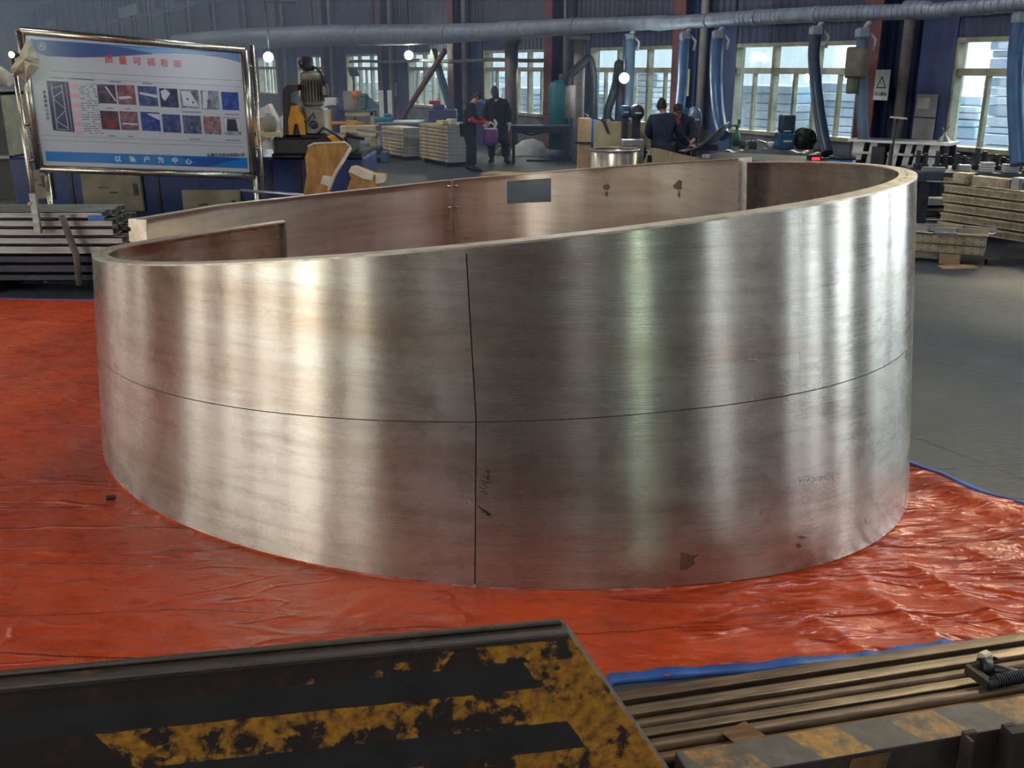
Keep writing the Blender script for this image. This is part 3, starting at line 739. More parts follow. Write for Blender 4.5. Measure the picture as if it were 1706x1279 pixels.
def end_flange(th, z0, z1, scv, w, parent, name='end_flange', dark=False, m=None, both=0, nh=6, scf=None):
    """vertical plate across the end of a sheet, turned inwards, with bolt holes"""
    a = pt_th(th, z0, scv, 0); b_ = pt_th(th, z0, scv, w, scf); a.z = b_.z = 0
    a1 = pt_th(th, z1, scv, 0); b1 = pt_th(th, z1, scv, w, scf); a1.z = b1.z = 0
    t = ell(th + .004, .8, scf(th + .004) if scf else scv) - ell(th - .004, .8, scf(th - .004) if scf else scv); t.z = 0; t.normalize(); t *= .009
    q = MB(); Z0v = Vector((0, 0, z0)); Z1v = Vector((0, 0, z1))
    vs = [a + Z0v, b_ + Z0v, b1 + Z1v, a1 + Z1v]; q.prism(vs, t)
    o = q.build(name, m or M['flange'], parent)
    h = MB(); nn = (b_ - a).normalized()
    for k in range(nh):
        z = z1 - .07 - k * .105
        p = a.lerp(b_, .55); p.z = z
        for sgn in (-1, 1):
            c = p + t * (.5 + .62 * sgn)
            h.add([c + nn * math.cos(w_) * .014 + Vector((0, 0, math.sin(w_) * .017)) for w_ in [2 * PI * i / 10 for i in range(10)]], [tuple(range(10))])
    if nh: h.build('bolt_holes', M['hole'] if not dark else M['flange'], o)['kind'] = 'stuff'
    return o
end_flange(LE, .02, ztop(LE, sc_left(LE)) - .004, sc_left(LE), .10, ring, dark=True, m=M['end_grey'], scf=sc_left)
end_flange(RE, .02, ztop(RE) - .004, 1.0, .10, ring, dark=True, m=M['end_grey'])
# joint flanges behind the front joint
end_flange(J1, .02, ztop(J2) - .03, .975, .06, ring, name='joint_flange', nh=0)
# the separate back wall of the shell: plan follows the oval, its rim read along the far edge
backpx = [(213, 364.5), (231, 362.5), (281, 354), (366, 340), (478, 328), (560, 319), (650, 309.5), (700, 304), (750, 298.5), (902, 286), (1053, 274), (1204, 264.5), (1257, 261.5)]
def back_y(px):
    for (a, ya_), (b_, yb_) in zip(backpx, backpx[1:]):
        if px <= b_: return ya_ + (yb_ - ya_) * (px - a) / (b_ - a)
    return backpx[-1][1]
def sc_back(th): d = max(0, math.degrees(th) - 30) / 120; return 1.0 + .075 * d
def zback(th):
    z = 1.4
    for _ in range(8):
        p = ell(th, z, sc_back(th)); px, py = proj(p)
        z = dep(px, back_y(px), p.y).z
    return z
def th_back(px):
    lo, hi = RD(2), RD(175)
    for _ in range(40):
        m_ = (lo + hi) / 2
        if proj(ell(m_, 1.2, sc_back(m_)))[0] > px: lo = m_
        else: hi = m_
    return lo
BR, BL, BJ = th_back(1256), th_back(214), th_back(752)
zb_tab = [(BR + (BL - BR) * i / 60, zback(BR + (BL - BR) * i / 60)) for i in range(61)]
def zbk(th):
    f = (th - BR) / (BL - BR) * 60; i = int(max(0, min(59, math.floor(f)))); t = f - i
    return zb_tab[i][1] * (1 - t) + zb_tab[i + 1][1] * t
# cut-out: pixel box 844..918 x 299..339
nu1 = 80
def iu(px): return round((th_back(px) - BR) / (BJ - BR) * nu1)
h0, h1 = iu(919), iu(845)
thc = th_back(880); pc = ell(thc, 1.2, sc_back(thc)); zt_, zb_ = dep(880, 299, pc.y).z, dep(880, 338, pc.y).z
NV = 40; ztc = zbk(thc); j0, j1 = round(zb_ / ztc * NV), round(zt_ / ztc * NV)
bk_r = sheet('shell_panel', BR, BJ - .004, z_0, zbk, nu1, NV, sc_back, M['shell_in'], ring, hole=(min(h0, h1), max(h0, h1), j0, j1))
bk_l = sheet('shell_panel', BJ + .004, BL, z_0, zbk, 60, 12, sc_back, M['shell_in'], ring)
bk_r['label'] = 'rear right panel with rectangular cut-out'; bk_l['label'] = 'rear left panel of brown reflections'
flange(BR, BJ - .004, 40, zbk, sc_back, .06, ring, holes=False); flange(BJ + .004, BL, 40, zbk, sc_back, .06, ring, holes=False)
end_flange(BR, .02, zbk(BR) - .002, sc_back(BR), .115, ring, nh=5)
end_flange(BL, .02, zbk(BL) - .002, sc_back(BL), .14, ring, nh=5)
end_flange(BJ - .004, .02, zbk(BJ) - .004, sc_back(BJ), .10, ring, name='joint_flange'); end_flange(BJ + .002, .02, zbk(BJ) - .004, sc_back(BJ), .10, ring, name='joint_flange')
# clamp bolts on the joint, brown smears, marker writing
for z in (1.13, .93):
    nb = MB()
    p = pt_th(BJ, z, sc_back(BJ), .07); t = ell(BJ + .01, z) - ell(BJ - .01, z); t.z = 0; t.normalize(); p.z = z
    nb.path([p - t * .05, p + t * .05], .014, 8)
    nb.build('clamp_bolt', M['stainless'], ring)
def on_front(px, py, off=.0012):
    """point of the outer face seen at a pixel"""
    r = ray(px, py).normalized(); o_ = Vector((0, 0, HC)); t = 3.0; lo = 3.0
    def ins(p):
        # inside test by angle
        cx, cy, a, b_, ph, k, n, sk = E_
        dx, dy = p.x - cx, p.y - cy; u = dx * math.cos(ph) + dy * math.sin(ph); v = -dx * math.sin(ph) + dy * math.cos(ph)
        s_ = (1 - k * p.z); return (abs(u / (a * s_)) ** n + abs(v / (b_ * (1 + sk * u / (a)) * s_)) ** n) < 1
    while not ins(o_ + r * t) and t < 9: t += .01
    lo, hi = t - .01, t
    for _ in range(20):
        m_ = (lo + hi) / 2
        if ins(o_ + r * m_): hi = m_
        else: lo = m_
    return o_ + r * (lo - off / .8)
M['marker'] = mat('black_marker_ink', srgb(34, 26, 24), .7, 0)
M['chalk'] = mat('white_scratch', srgb(216, 210, 200), .6, .3)
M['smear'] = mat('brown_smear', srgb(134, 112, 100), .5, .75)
def strokes(name, lines, r, m, parent):
    if name == 'scratch_marks':
        for ln in lines[:]: MB().path([on_front(x, y) for x, y in ln], r, 5).build('scratch_mark', m, parent)
        return
    q = MB()
    for ln in lines:
        P = [on_front(x, y) for x, y in ln]
        q.path(P, r, 5, cap=True)
    return q.build(name, m, parent)
wr = lambda pts_: [(770 + x / 7.992, 740 + y / 7.994) for x, y in pts_]
strokes('marker_writing', [wr([(305, 325), (318, 350), (345, 362)]), wr([(345, 345), (350, 375)]), wr([(355, 340), (388, 348)]), wr([(352, 372), (380, 398)]),
    wr([(285, 415), (320, 440), (350, 455)]), wr([(345, 400), (335, 465)]), wr([(352, 425), (380, 440)]), wr([(350, 468), (372, 462)]),
    wr([(240, 470), (300, 502), (335, 515), (380, 505)]), wr([(258, 512), (262, 520)]), wr([(225, 550), (262, 580), (310, 598)]), wr([(262, 522), (300, 545), (335, 575)]),
    wr([(248, 630), (290, 622)]), wr([(285, 625), (330, 668)])], .0017, M['marker'], low_r)
strokes('scribbled_out_mark', [wr([(205, 812), (270, 872), (370, 955)]), wr([(215, 830), (285, 868), (380, 935)]), wr([(260, 905), (300, 885), (345, 915)]), wr([(320, 940), (355, 930), (372, 945)]), wr([(240, 850), (330, 905)])], .0024, M['marker'], low_r)
strokes('scratch_marks', [[(626, 689), (629, 694), (633, 698), (638, 706)], [(574, 697), (577, 703)], [(714, 696), (722, 700)], [(780, 834), (786, 840), (791, 844)], [(1233, 600), (1262, 598)], [(1247, 596), (1266, 602)], [(1251, 667), (1254, 663)], [(1258, 474), (1258, 482)]], .0012, M['chalk'], up_l)
pale = lambda pts_: [(700 + x / 1.984, 650 + y / 1.984) for x, y in pts_]
strokes('faint_writing', [pale([(1250, 285), (1258, 303), (1270, 285)]), pale([(1275, 283), (1290, 285), (1280, 300)]), pale([(1296, 284), (1308, 296), (1296, 303)]), pale([(1315, 285), (1328, 283), (1322, 300)]), pale([(1335, 290), (1352, 296)]), pale([(1362, 284), (1368, 298)]), pale([(1378, 288), (1394, 290)]), pale([(1470, 425), (1476, 440)]), pale([(1125, 395), (1145, 392)]), pale([(1126, 394), (1127, 412)])], .0010, M['smear'], low_r)
def patch(name, poly, m, parent):
    c = (sum(p[0] for p in poly) / len(poly), sum(p[1] for p in poly) / len(poly))
    vs = [on_front(*c, off=.001)] + [on_front(*p, off=.001) for p in poly]; n = len(poly)
    return MB().add(vs, [(0, 1 + i, 1 + (i + 1) % n) for i in range(n)]).build(name, m, parent)
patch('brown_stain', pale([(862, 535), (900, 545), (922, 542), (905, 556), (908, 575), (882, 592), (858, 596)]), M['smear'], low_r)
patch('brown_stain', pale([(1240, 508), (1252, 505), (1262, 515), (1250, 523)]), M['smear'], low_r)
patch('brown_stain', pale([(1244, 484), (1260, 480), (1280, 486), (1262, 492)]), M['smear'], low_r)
# stains on the inner face of the back wall
def on_back(px, py):
    t_ = th_back(px)
    p = ell(t_, 1.1, sc_back(t_)); z = dep(px, py, p.y - .02).z
    return pt_th(t_, z, sc_back(t_), .0105)
def bpatch(polys):
    for poly in polys:
        q = MB(); vs = [on_back(*p) for p in poly]; q.add(vs, [tuple(range(len(poly)))]); q.build('brown_stain', M['smear'], bk_r)
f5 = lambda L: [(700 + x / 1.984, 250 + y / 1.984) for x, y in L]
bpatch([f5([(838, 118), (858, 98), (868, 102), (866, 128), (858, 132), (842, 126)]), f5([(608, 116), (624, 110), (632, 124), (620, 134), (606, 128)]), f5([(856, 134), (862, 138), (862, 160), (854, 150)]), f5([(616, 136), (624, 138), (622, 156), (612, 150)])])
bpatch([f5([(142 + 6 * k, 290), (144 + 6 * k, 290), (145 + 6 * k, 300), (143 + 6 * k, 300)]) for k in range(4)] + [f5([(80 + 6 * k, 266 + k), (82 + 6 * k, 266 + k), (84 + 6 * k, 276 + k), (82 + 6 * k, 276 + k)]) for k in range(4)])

# ================================================================== TARPAULIN
TA, TB, TC, TE, TD = Vector((-9, 9.9)), Vector((.05, 9.1)), Vector((3.33, 3.64)), Vector((-8.5, .6)), Vector((.37, 3.18))
def tarp_xy(u, v):    # u left->right, v back->front
    top = TA.lerp(TB, u)
    f = (TD.x - TE.x) / (TC.x - TE.x)
    bot = TE.lerp(TD, u / f) if u < f else TD.lerp(TC, (u - f) / (1 - f))
    return top.lerp(bot, v)
def fbm(x, y, s=1.0, o=4):
    return noise.fractal(Vector((x * s, y * s, 3.3)), 1.0, 2.0, o)
def tarp_h(x, y):
    cx, cy, a, b_, ph, k_, n, sk = E_
    dx, dy = x - cx, y - cy; u = dx * math.cos(ph) + dy * math.sin(ph); v = -dx * math.sin(ph) + dy * math.cos(ph)
    f = (abs(u / a) ** n + abs(v / (b_ * (1 + sk * u / a))) ** n) ** (1 / n) if abs(u) < 4 and abs(v) < 5 else 9
    g_ = max(0, min(1, (f - (1.01 if y < 6.3 else 1.1)) / .06)) if f < 1.3 else 1.0
    return min(.001 + .006 * 0, 0) + g_ * tarp_h0(x, y)
def tarp_h0(x, y):
    h = .0
    # long folds parallel to the back edge on the left half
    w = max(0, min(1, (1.2 - x) / 2.5))
    d = y + .085 * x
    for c, a, wd in ((8.2, .010, .02), (7.35, .014, .03), (6.75, .010, .02), (6.1, .014, .025), (5.6, .008, .02), (5.1, .010, .02), (4.45, .013, .022), (3.75, .012, .02), (3.2, .008, .02), (9.0, .008, .02)):
        dd = d - c - .05 * math.sin(x * 1.7 + c * 5) - .03 * fbm(x, c, 1.1)
        on = max(0, min(1, .35 + 1.6 * fbm(x * .6 + c * 3.1, c * 7.7, 1, 2)))
        h += a * on * math.exp(-(dd / wd) ** 2) * (.3 + .7 * w)
        h += .5 * a * on * (1 / (1 + math.exp(max(-30, min(30, -dd / wd))))) * w
    # creases running diagonally on the right half
    w2 = max(0, min(1, (x - .2) / 1.6))
    r = 1 - abs(noise.noise(Vector(((x * .45 - y * .9) * .9, (x * .9 + y * .45) * 2.6, .5))) * 2)
    r2 = 1 - abs(noise.noise(Vector(((x * .75 - y * .65) * 1.3, (x * .65 + y * .75) * 4.0, 7.5))) * 2)
    h += (.030 * max(0, r) ** 5 + .014 * max(0, r2) ** 5) * (.12 + .88 * w2)
    h += .006 * fbm(x, y, 1.3, 5) + .004 * (1 - abs(noise.noise(Vector((x * 3, y * 3.5, 2))) * 2)) ** 3
    return h
NU, NVt = 420, 330
vs = []; 
for j in range(NVt + 1):
    for i in range(NU + 1):
        u, v = i / NU, j / NVt; v = v ** .8
        p = tarp_xy(u, v); jit = .02 * fbm(p.x * 1.5, p.y * 1.5, 1, 3)
        if i == NU or j in (0, NVt): p = p + Vector((jit, jit))
        h = tarp_h(p.x, p.y) + .006
        vs.append((p.x, p.y, max(.003, h)))
fs = [(j * (NU + 1) + i, (j + 1) * (NU + 1) + i, (j + 1) * (NU + 1) + i + 1, j * (NU + 1) + i + 1) for j in range(NVt) for i in range(NU)]
q = MB(); q.add(vs, fs, 0, True)
# the ring presses the sheet flat: keep it under the shell's foot
tarp = thing('tarpaulin', 'wrinkled red orange tarpaulin spread on the concrete under the metal ring', 'tarpaulin', (0, 0, 0))
tp = q.build('tarp_sheet', M['tarp'], tarp, recalc=False)
def hem(pa, pb, w, n=90, inward=1, ph=0.0):
    d = (pb - pa).normalized(); nn = Vector((-d.y, d.x)) * inward; b_ = MB(); vs = []
    for i in range(n + 1):
        p = pa.lerp(pb, i / n); ww = w * (.75 + .5 * fbm(i * .17 + ph, 2.2, 1, 3)); o1 = .02 * fbm(i * .1 + ph, 9, 1, 2)
        z = max(.004, tarp_h(p.x, p.y)) + .011
        a = p - nn * (.012 - o1); c = p + nn * (ww + o1)
        vs += [(a.x, a.y, .002), (a.x, a.y, z * .8), (c.x, c.y, max(z, tarp_h(c.x, c.y) + .011)), (c.x, c.y, .004)]
    fs = []
    for i in range(n):
        for k in range(3): fs.append((i * 4 + k, i * 4 + k + 1, i * 4 + 5 + k, i * 4 + 4 + k))
    b_.add(vs, fs, 0, True); return b_.build('hem', M['hem'], tarp)
hem(TB, TC, .05, inward=-1); hem(TD, TC, .045, inward=1, ph=4); hem(TE, TD, .05, inward=1, ph=8); hem(TA, TB, .025, inward=-1, ph=2)
q = MB(); q.box((0, 0, .012), (.05, .03, .02), bev=.006); solo(q, 'scrap_piece', M['black_rub'], 'tiny black scrap lying on the tarpaulin near the left foot of the ring', 'scrap', loc=at(185, 832, .01), rz=.3)
# ================================================================== FOREGROUND: transfer trough with steel bars
ZT = .8
A0, A1 = at(0, 1148, ZT), at(952, 1057, ZT); B0, B1 = at(0, 1124, ZT), at(945, 1035, ZT)
e = (A1 - A0).normalized(); nrm = Vector((-e.y, e.x, 0))     # away from the camera
def on_plane(px, py):
    r = ray(px, py); o_ = Vector((0, 0, HC)); t = (A1 - o_).dot(nrm) / r.dot(nrm); return o_ + r * t
S1 = on_plane(1110, 1279); sl = ((S1 - A1).dot(e)) / (ZT - S1.z)      # metres right per metre down
TK = .062
pl = thing('hazard_striped_plate', 'thick rusted steel end plate with worn yellow and black stripes in the left foreground', 'steel plate', A1 - Vector((0, 0, ZT)) , math.atan2(e.y, e.x))
def plate_face():
    me = bpy.data.meshes.new('plate_body'); bm = bmesh.new(); uvl = bm.loops.layers.uv.new('UVMap')
    V = {}
    def P(x, y, z):
        k = (round(x, 4), round(y, 4), round(z, 4))
        if k not in V: V[k] = bm.verts.new((x, y, z))
        return V[k]
    rows = 16; xl = -2.6; ZB = .23
    def F(vs, mi, smooth=False):
        f = bm.faces.new(vs); f.material_index = mi
        for l in f.loops:
            v = ZT - l.vert.co.z; l[uvl].uv = (sl * v - l.vert.co.x, v)
    for j in range(rows):
        z0 = ZT - (ZT - ZB) * j / rows; z1 = ZT - (ZT - ZB) * (j + 1) / rows
        r0 = sl * (ZT - z0); r1 = sl * (ZT - z1)
        F([P(xl, 0, z0), P(xl, 0, z1), P(r1, 0, z1), P(r0, 0, z0)], 0)
        F([P(xl, TK, z0), P(r0, TK, z0), P(r1, TK, z1), P(xl, TK, z1)], 1)
        F([P(r0, 0, z0), P(r1, 0, z1), P(r1, TK, z1), P(r0, TK, z0)], 1)
    F([P(xl, 0, ZT), P(0, 0, ZT), P(0, TK, ZT), P(xl, TK, ZT)], 1); rB = sl * (ZT - ZB); F([P(xl, TK, ZB), P(rB, TK, ZB), P(rB, 0, ZB), P(xl, 0, ZB)], 1)
    bm.to_mesh(me); bm.free()
    for m in (M['hazard'], M['lip']): me.materials.append(m)
    o = bpy.data.objects.new('plate_body', me); COL.objects.link(o); o.parent = pl
    b_ = o.modifiers.new('b', 'BEVEL'); b_.width = .006; b_.segments = 2; b_.limit_method = 'ANGLE'
plate_face()
for x_ in (-2.2, -1.0, -.35): q = MB(); q.span((x_ - .09, .005, 0), (x_ + .09, .055, .232)); q.build('foot', M['rust_dark'], pl)
q = MB(); q.span((-2.6, -.004, ZT - .012), (-.004, .02, ZT + .006), bev=.004); q.span((-2.6, TK - .014, ZT), (-.012, TK + .004, ZT + .012), bev=.004); q.build('edge_lip', M['lip'], pl)
# bars
b0, b1 = at(1040, 1150, .29), at(1706, 1052, .29); eb = (b1 - b0).normalized(); nb_ = Vector((eb.y, -eb.x, 0))   # towards the camera
BANG = math.atan2(eb.y, eb.x)
M['rust_bright'] = mat('worn_brown_steel', srgb(150, 130, 104), .36, .65, srgb(70, 58, 46), 20, (.2, 3, 3), bump=.3)
M['rust_or'] = mat('orange_rust_steel', srgb(132, 96, 58), .5, .4, srgb(70, 50, 36), 16, (.3, 3, 3), bump=.4)
kinds = [('square', .046, .0, 'rust', 'rusty square steel bar farthest back in the foreground bundle, against the tarpaulin'),
         ('round', .036, -.012, 'rust_dark', 'dark round steel bar, second from the tarpaulin in the foreground bundle'),
         ('square', .042, .006, 'rust_bright', 'worn square steel bar, third from the tarpaulin in the foreground bundle'),
         ('round', .04, -.004, 'rust', 'brown round steel bar in the middle of the foreground bundle'),
         ('square', .038, -.016, 'rust_bright', 'low square steel bar just in front of the bundle middle'),
         ('round', .03, -.02, 'rust_dark', 'thin dark round steel bar lying low in the foreground bundle'),
         ('round', .048, .008, 'rust', 'thick brown round pipe second from the hazard beam'),
         ('round', .04, -.004, 'rust_or', 'orange rusted pipe lying right against the hazard beam')]
def bar_start(c, z, half, x0=-1.9):
    x = x0; u_ = Vector((eb.x, eb.y, 0)); best = x0
    while x < 2.0:
        p = Vector((c.x, c.y, z)) + u_ * x; d_ = (p - A1).dot(nrm); al = (p - A1).dot(e)
        if d_ < TK + half + .006 and al < (sl * (ZT - z) + .008 if z > .2 else -.2): best = x + .01
        x += .01
    return best
w = .0
for kd, sz, dz, mt, lab in kinds:
    w += sz / 2 + .0006; c = b0 + nb_ * w; q = MB(); zt = .29 + dz
    xa, xb = bar_start(c, zt - sz, sz / 2), 3.4
    if kd == 'square': q.bar((xa, 0, 0), (xb, 0, 0), sz, sz)
    else: q.path([(xa, 0, 0), (xa / 2, 0, .001), (0, 0, 0), (xb / 2, 0, .001), (xb, 0, 0)], sz / 2, 16)
    solo(q, 'steel_bar', M[mt], lab, 'steel bar', loc=(c.x, c.y, zt - sz / 2), rz=BANG + random.uniform(-.003, .003) * 0, bevel=.004 if kd == 'square' else 0)
    w += sz / 2 + .001
wtot = w
for k in range(6):
    c = b0 + nb_ * (.035 + k * .05); q = MB(); q.bar((bar_start(c, .17, .024), 0, 0), (3.4, 0, 0), .044, .044)
    solo(q, 'steel_bar', M['rust_dark'], 'dark steel bar of the hidden lower layer of the foreground bundle', 'steel bar', 'lower layer bars', loc=(c.x, c.y, .195), rz=BANG)
tr = thing('bar_trough', 'low steel trough of the transfer cart carrying the rusty bars', 'trough', (b0.x, b0.y, 0), BANG)
# local frame of the trough: x along the bars, -y towards the camera
q = MB(); q.span((.62, -.36, .11), (3.4, .01, .17)); q.span((1.6, -.33, 0), (1.75, 0, .11)); q.span((.7, -.33, 0), (.85, 0, .11)); q.build('trough_floor', M['rust_dark'], tr)
def beam():
    me = bpy.data.meshes.new('hazard_beam'); bm = bmesh.new(); uvl = bm.loops.layers.uv.new('UVMap')
    y1 = -wtot - .012; y0 = y1 - .13; z1 = .315
    pr = [(y1, .12), (y1, z1), (y0, z1), (y0, 0.02), (y0 + .02, .0), (y1, 0)]
    xst = bar_start(b0 + nb_ * (wtot + .08), .27, .07, -.9); xs = [xst + i * (3.4 - xst) / 40 for i in range(41)]; vs = [[bm.verts.new((x, y, z)) for y, z in pr] for x in xs]
    ac = [0, .1, .23, .52, .55, .7]
    for i in range(len(xs) - 1):
        for k in range(6):
            k2 = (k + 1) % 6; f = bm.faces.new((vs[i][k], vs[i + 1][k], vs[i + 1][k2], vs[i][k2]))
            for l in f.loops:
                j = k if l.vert in (vs[i][k], vs[i + 1][k]) else k2
                a = ac[j] if not (k == 5 and j == 0) else .9
                l[uvl].uv = (l.vert.co.x, a)
    bm.faces.new(vs[0][::-1]); bm.faces.new(vs[-1]); bmesh.ops.recalc_face_normals(bm, faces=bm.faces)
    bm.to_mesh(me); bm.free(); me.materials.append(M['beam']); me.materials.append(M['rust_dark'])
    for p in me.polygons:
        if abs(p.normal.y) > .9 or p.center.z < .2: p.material_index = 1
    o = bpy.data.objects.new('hazard_beam', me); COL.objects.link(o); o.parent = tr
    b_ = o.modifiers.new('b', 'BEVEL'); b_.width = .006; b_.segments = 2
    return y0
yb = beam(); tr_inv = Matrix.Translation((b0.x, b0.y, 0)) @ Matrix.Rotation(BANG, 4, 'Z'); tr_inv.invert()
def trx(px, py, z): return (tr_inv @ at(px, py, z)).x
for i, px in enumerate((1610, 1688)):
    x = trx(px, 1212, .335); q = MB(); q.span((x - .022, yb - .02, 0), (x + .022, yb - .001, .335), bev=.003); q.span((x - .022, yb - .05, 0), (x - .014, yb - .018, .33))
    if i: q.span((x - .02, yb - .05, .318), (x + .12, yb - .018, .333))
    q.build('stake', M['rust_dark'], tr)
q = MB(); x = trx(1440, 1262, .26); q.add([(x - .07, yb - .0015, .30), (x + .06, yb - .0015, .302), (x + .045, yb - .0015, .24), (x + .01, yb - .0015, .2), (x - .04, yb - .0015, .21), (x - .08, yb - .0015, .25)], [tuple(range(6))])
q.build('yellow_paint_patch', mat('worn_yellow_paint', srgb(112, 80, 30), .65, 0, srgb(52, 38, 26), 22), tr)
x = trx(1235, 1215, .31); q = MB(); q.box((x, -wtot + .02, .305), (.1, .09, .004), rz=.35); q.build('strap_tab', M['rust_or'], tr)
# screw clamp lying on the bars
def tz(px, py, z): return at(px, py, z)
sc = thing('screw_clamp', 'black greasy screw clamp with a square nut lying on the foreground bars at the right', 'clamp', tz(1650, 1128, .30))
L0 = tz(1650, 1128, .30)
q = MB(); q.path([tz(1632, 1112, .325) - L0, tz(1650, 1112, .325) - L0], [.032, .03], 12); q.path([tz(1638, 1110, .33) - L0, tz(1720, 1128, .33) - L0], .016, 10); q.build('clamp_bar', M['black'], sc)
q = MB(); P = [tz(1645, 1142, .315) - L0, tz(1660, 1134, .325) - L0, tz(1680, 1128, .33) - L0, tz(1720, 1124, .335) - L0]; q.path(P, .019, 12)
for k in range(16):
    t = k / 15; a = P[1].lerp(P[3], t); q.path([a - (P[3] - P[1]).normalized() * .002, a + (P[3] - P[1]).normalized() * .002], .0225, 12)
q.build('threaded_rod', M['black'], sc)
q = MB(); q.bar(tz(1612, 1113, .32) - L0, tz(1650, 1141, .32) - L0, .024, .03); q.bar(tz(1612, 1113, .32) - L0, tz(1634, 1106, .34) - L0, .02, .02); q.build('clamp_jaw', M['rust_dark'], sc)
q = MB(); q.box(tz(1640, 1094, .345) - L0, (.045, .03, .036), rz=.5, bev=.006); q.box(tz(1640, 1103, .33) - L0, (.05, .03, .02), rz=.4, bev=.004); q.build('square_nut', M['tan_alu'], sc)
q = MB(); q.path([tz(1651, 1092, .345) - L0 + Vector((0, -.012, 0)), tz(1651, 1092, .345) - L0 + Vector((.012, -.02, 0))], .006, 8); q.build('pin', M['hole'], sc)

# ================================================================== NOTICE BOARD
BY = 10.7
pTL, pTR = dep(33, 51, BY), dep(407, 84, BY + .95); pBL, pBR = dep(33, 281, BY), dep(407, 293, BY + .95)
bx = (pTR - pTL); bx.z = 0; BWd = bx.length; bx.normalize(); BAN = math.atan2(bx.y, bx.x)
zt0 = (pTL.z + pTR.z) / 2; zb0 = (pBL.z + pBR.z) / 2; BH = zt0 - zb0
board = thing('notice_board', 'stainless framed notice board on tube legs with blue and white quality display poster', 'notice board', (pTL.x, pTL.y, 0), BAN)
# tilt of the panel within its plane (it hangs slightly lower at the left/right)
tiltT = (pTR.z - pTL.z); tiltB = (pBR.z - pBL.z)
def bp(u, v, y=0):   # u,v 0..1 in frame (v down)
    zt_ = pTL.z + tiltT * u; zb_ = pBL.z + tiltB * u
    return Vector((BWd * u, y, zt_ + (zb_ - zt_) * v))
q = MB(); t = .055
for a, b_ in (((0, 0), (1, 0)), ((0, 1), (1, 1)), ((0, 0), (0, 1)), ((1, 0), (1, 1))):
    q.path([bp(*a), bp(*b_)], t * .72, 14)
q.build('board_frame', M['stainless'], board)
q = MB()
for x, zz in ((-.1, 2.34), (BWd + .1, 2.42), (.06, 1.2), (BWd + .02, 1.3)):
    q.path([(x, .05, 0), (x, .05, zz)], .028, 12)
    q.path([(x, -.35, .03), (x, .45, .03)], .028, 10)
q.path([(-.1, .05, 1.62), (.0, .05, 1.62)], .02, 8); q.path([(-.1, .05, 1.25), (.0, .05, 1.25)], .02, 8); q.path([(BWd, .05, 1.3), (BWd + .1, .05, 1.3)], .02, 8); q.path([(BWd, .05, 2.2), (BWd + .1, .05, 2.2)], .02, 8)
q.path([(-.1, .05, .35), (BWd + .1, .05, .35)], .022, 10)
q.build('board_stand', M['stainless'], board)
def flat(polys, y, name, m, par):
    b_ = MB()
    for poly in polys: b_.add([bp(u, v, y) for u, v in poly], [tuple(range(len(poly)))])
    return b_.build(name, m, par, recalc=False)
def gl(name, col, r=.22):
    m, nt, bs, out = base(name); bs.inputs['Base Color'].default_value = (*col, 1); bs.inputs['Roughness'].default_value = r
    bs.inputs['Coat Weight'].default_value = .5; bs.inputs['Coat Roughness'].default_value = .12
    n = noisen(nt, coord(nt), 3.5, 3, .6); bumpn(nt, n, .25, .02, bs); return m
def rect(u0, v0, u1, v1): return [(u0, v0), (u1, v0), (u1, v1), (u0, v1)]
# backing
q = MB(); vs = [bp(.02, .03, .0), bp(.98, .03, .0), bp(.98, .97, .0), bp(.02, .97, .0)]; q.prism(vs, (0, .02, 0)); poster = q.build('poster', gl('poster_white', srgb(184, 190, 198)), board)
# poster area pixel map -> (u,v): poster corners (41,60),(404,84),(402,284),(41,271)
def pu(px, py):
    u = (px - 28) / 384.0; t = u; yt = 48 + 32 * t; yb_ = 284 + 13 * t; return (u, (py - yt) / (yb_ - yt))
c1 = lambda x, y: pu(x / 3.875, y / 3.876)
DB, MBl, LB = gl('poster_deep_blue', srgb(6, 52, 140)), gl('poster_blue', srgb(0, 92, 170)), gl('poster_light_blue', srgb(64, 150, 210))
def curve(pts_, n=6): return pts_
flat([[c1(165, 238), c1(1560, 330), c1(1562, 388), c1(1500, 372), c1(1400, 352), c1(1280, 336), c1(1100, 326), c1(950, 330), c1(800, 340), c1(650, 350), c1(450, 354), c1(250, 345), c1(165, 330)]], -.0015, 'header_band', MBl, poster)
flat([[c1(180, 245), c1(600, 268), c1(760, 285), c1(900, 318), c1(950, 332), c1(800, 342), c1(650, 352), c1(450, 356), c1(250, 348), c1(180, 300)]], -.0025, 'header_wave', DB, poster)
flat([[c1(900, 318), c1(760, 290), c1(640, 274), c1(860, 292), c1(1100, 300), c1(1400, 335), c1(1270, 334), c1(1090, 322), c1(960, 328)]], -.0035, 'header_highlight', LB, poster)
flat([[c1(160, 980), c1(1555, 1025), c1(1553, 1100), c1(160, 1048)]], -.0015, 'footer_band', gl('poster_footer_blue', srgb(4, 118, 190)), poster)
flat([[c1(1050, 1015), c1(1520, 1030), c1(1420, 1050), c1(1260, 1088), c1(1020, 1078), c1(1180, 1060)]], -.0025, 'footer_wave', gl('poster_mid_blue', srgb(2, 78, 160)), poster)
cols7 = [(550, 670, 530, 655, 705, 830), (680, 800, 533, 663, 708, 834), (820, 950, 540, 672, 712, 840), (966, 1092, 555, 680, 728, 850), (1110, 1238, 562, 686, 735, 858), (1256, 1380, 570, 695, 742, 862), (1402, 1525, 580, 700, 750, 868)]
PH = [srgb(74, 54, 78), srgb(128, 76, 92), srgb(54, 72, 120), srgb(40, 44, 88), srgb(130, 126, 130), srgb(130, 134, 154), srgb(18, 62, 150),
      srgb(70, 42, 60), srgb(120, 84, 96), srgb(40, 62, 140), srgb(48, 66, 118), srgb(78, 84, 118), srgb(132, 100, 104), srgb(138, 142, 156)]
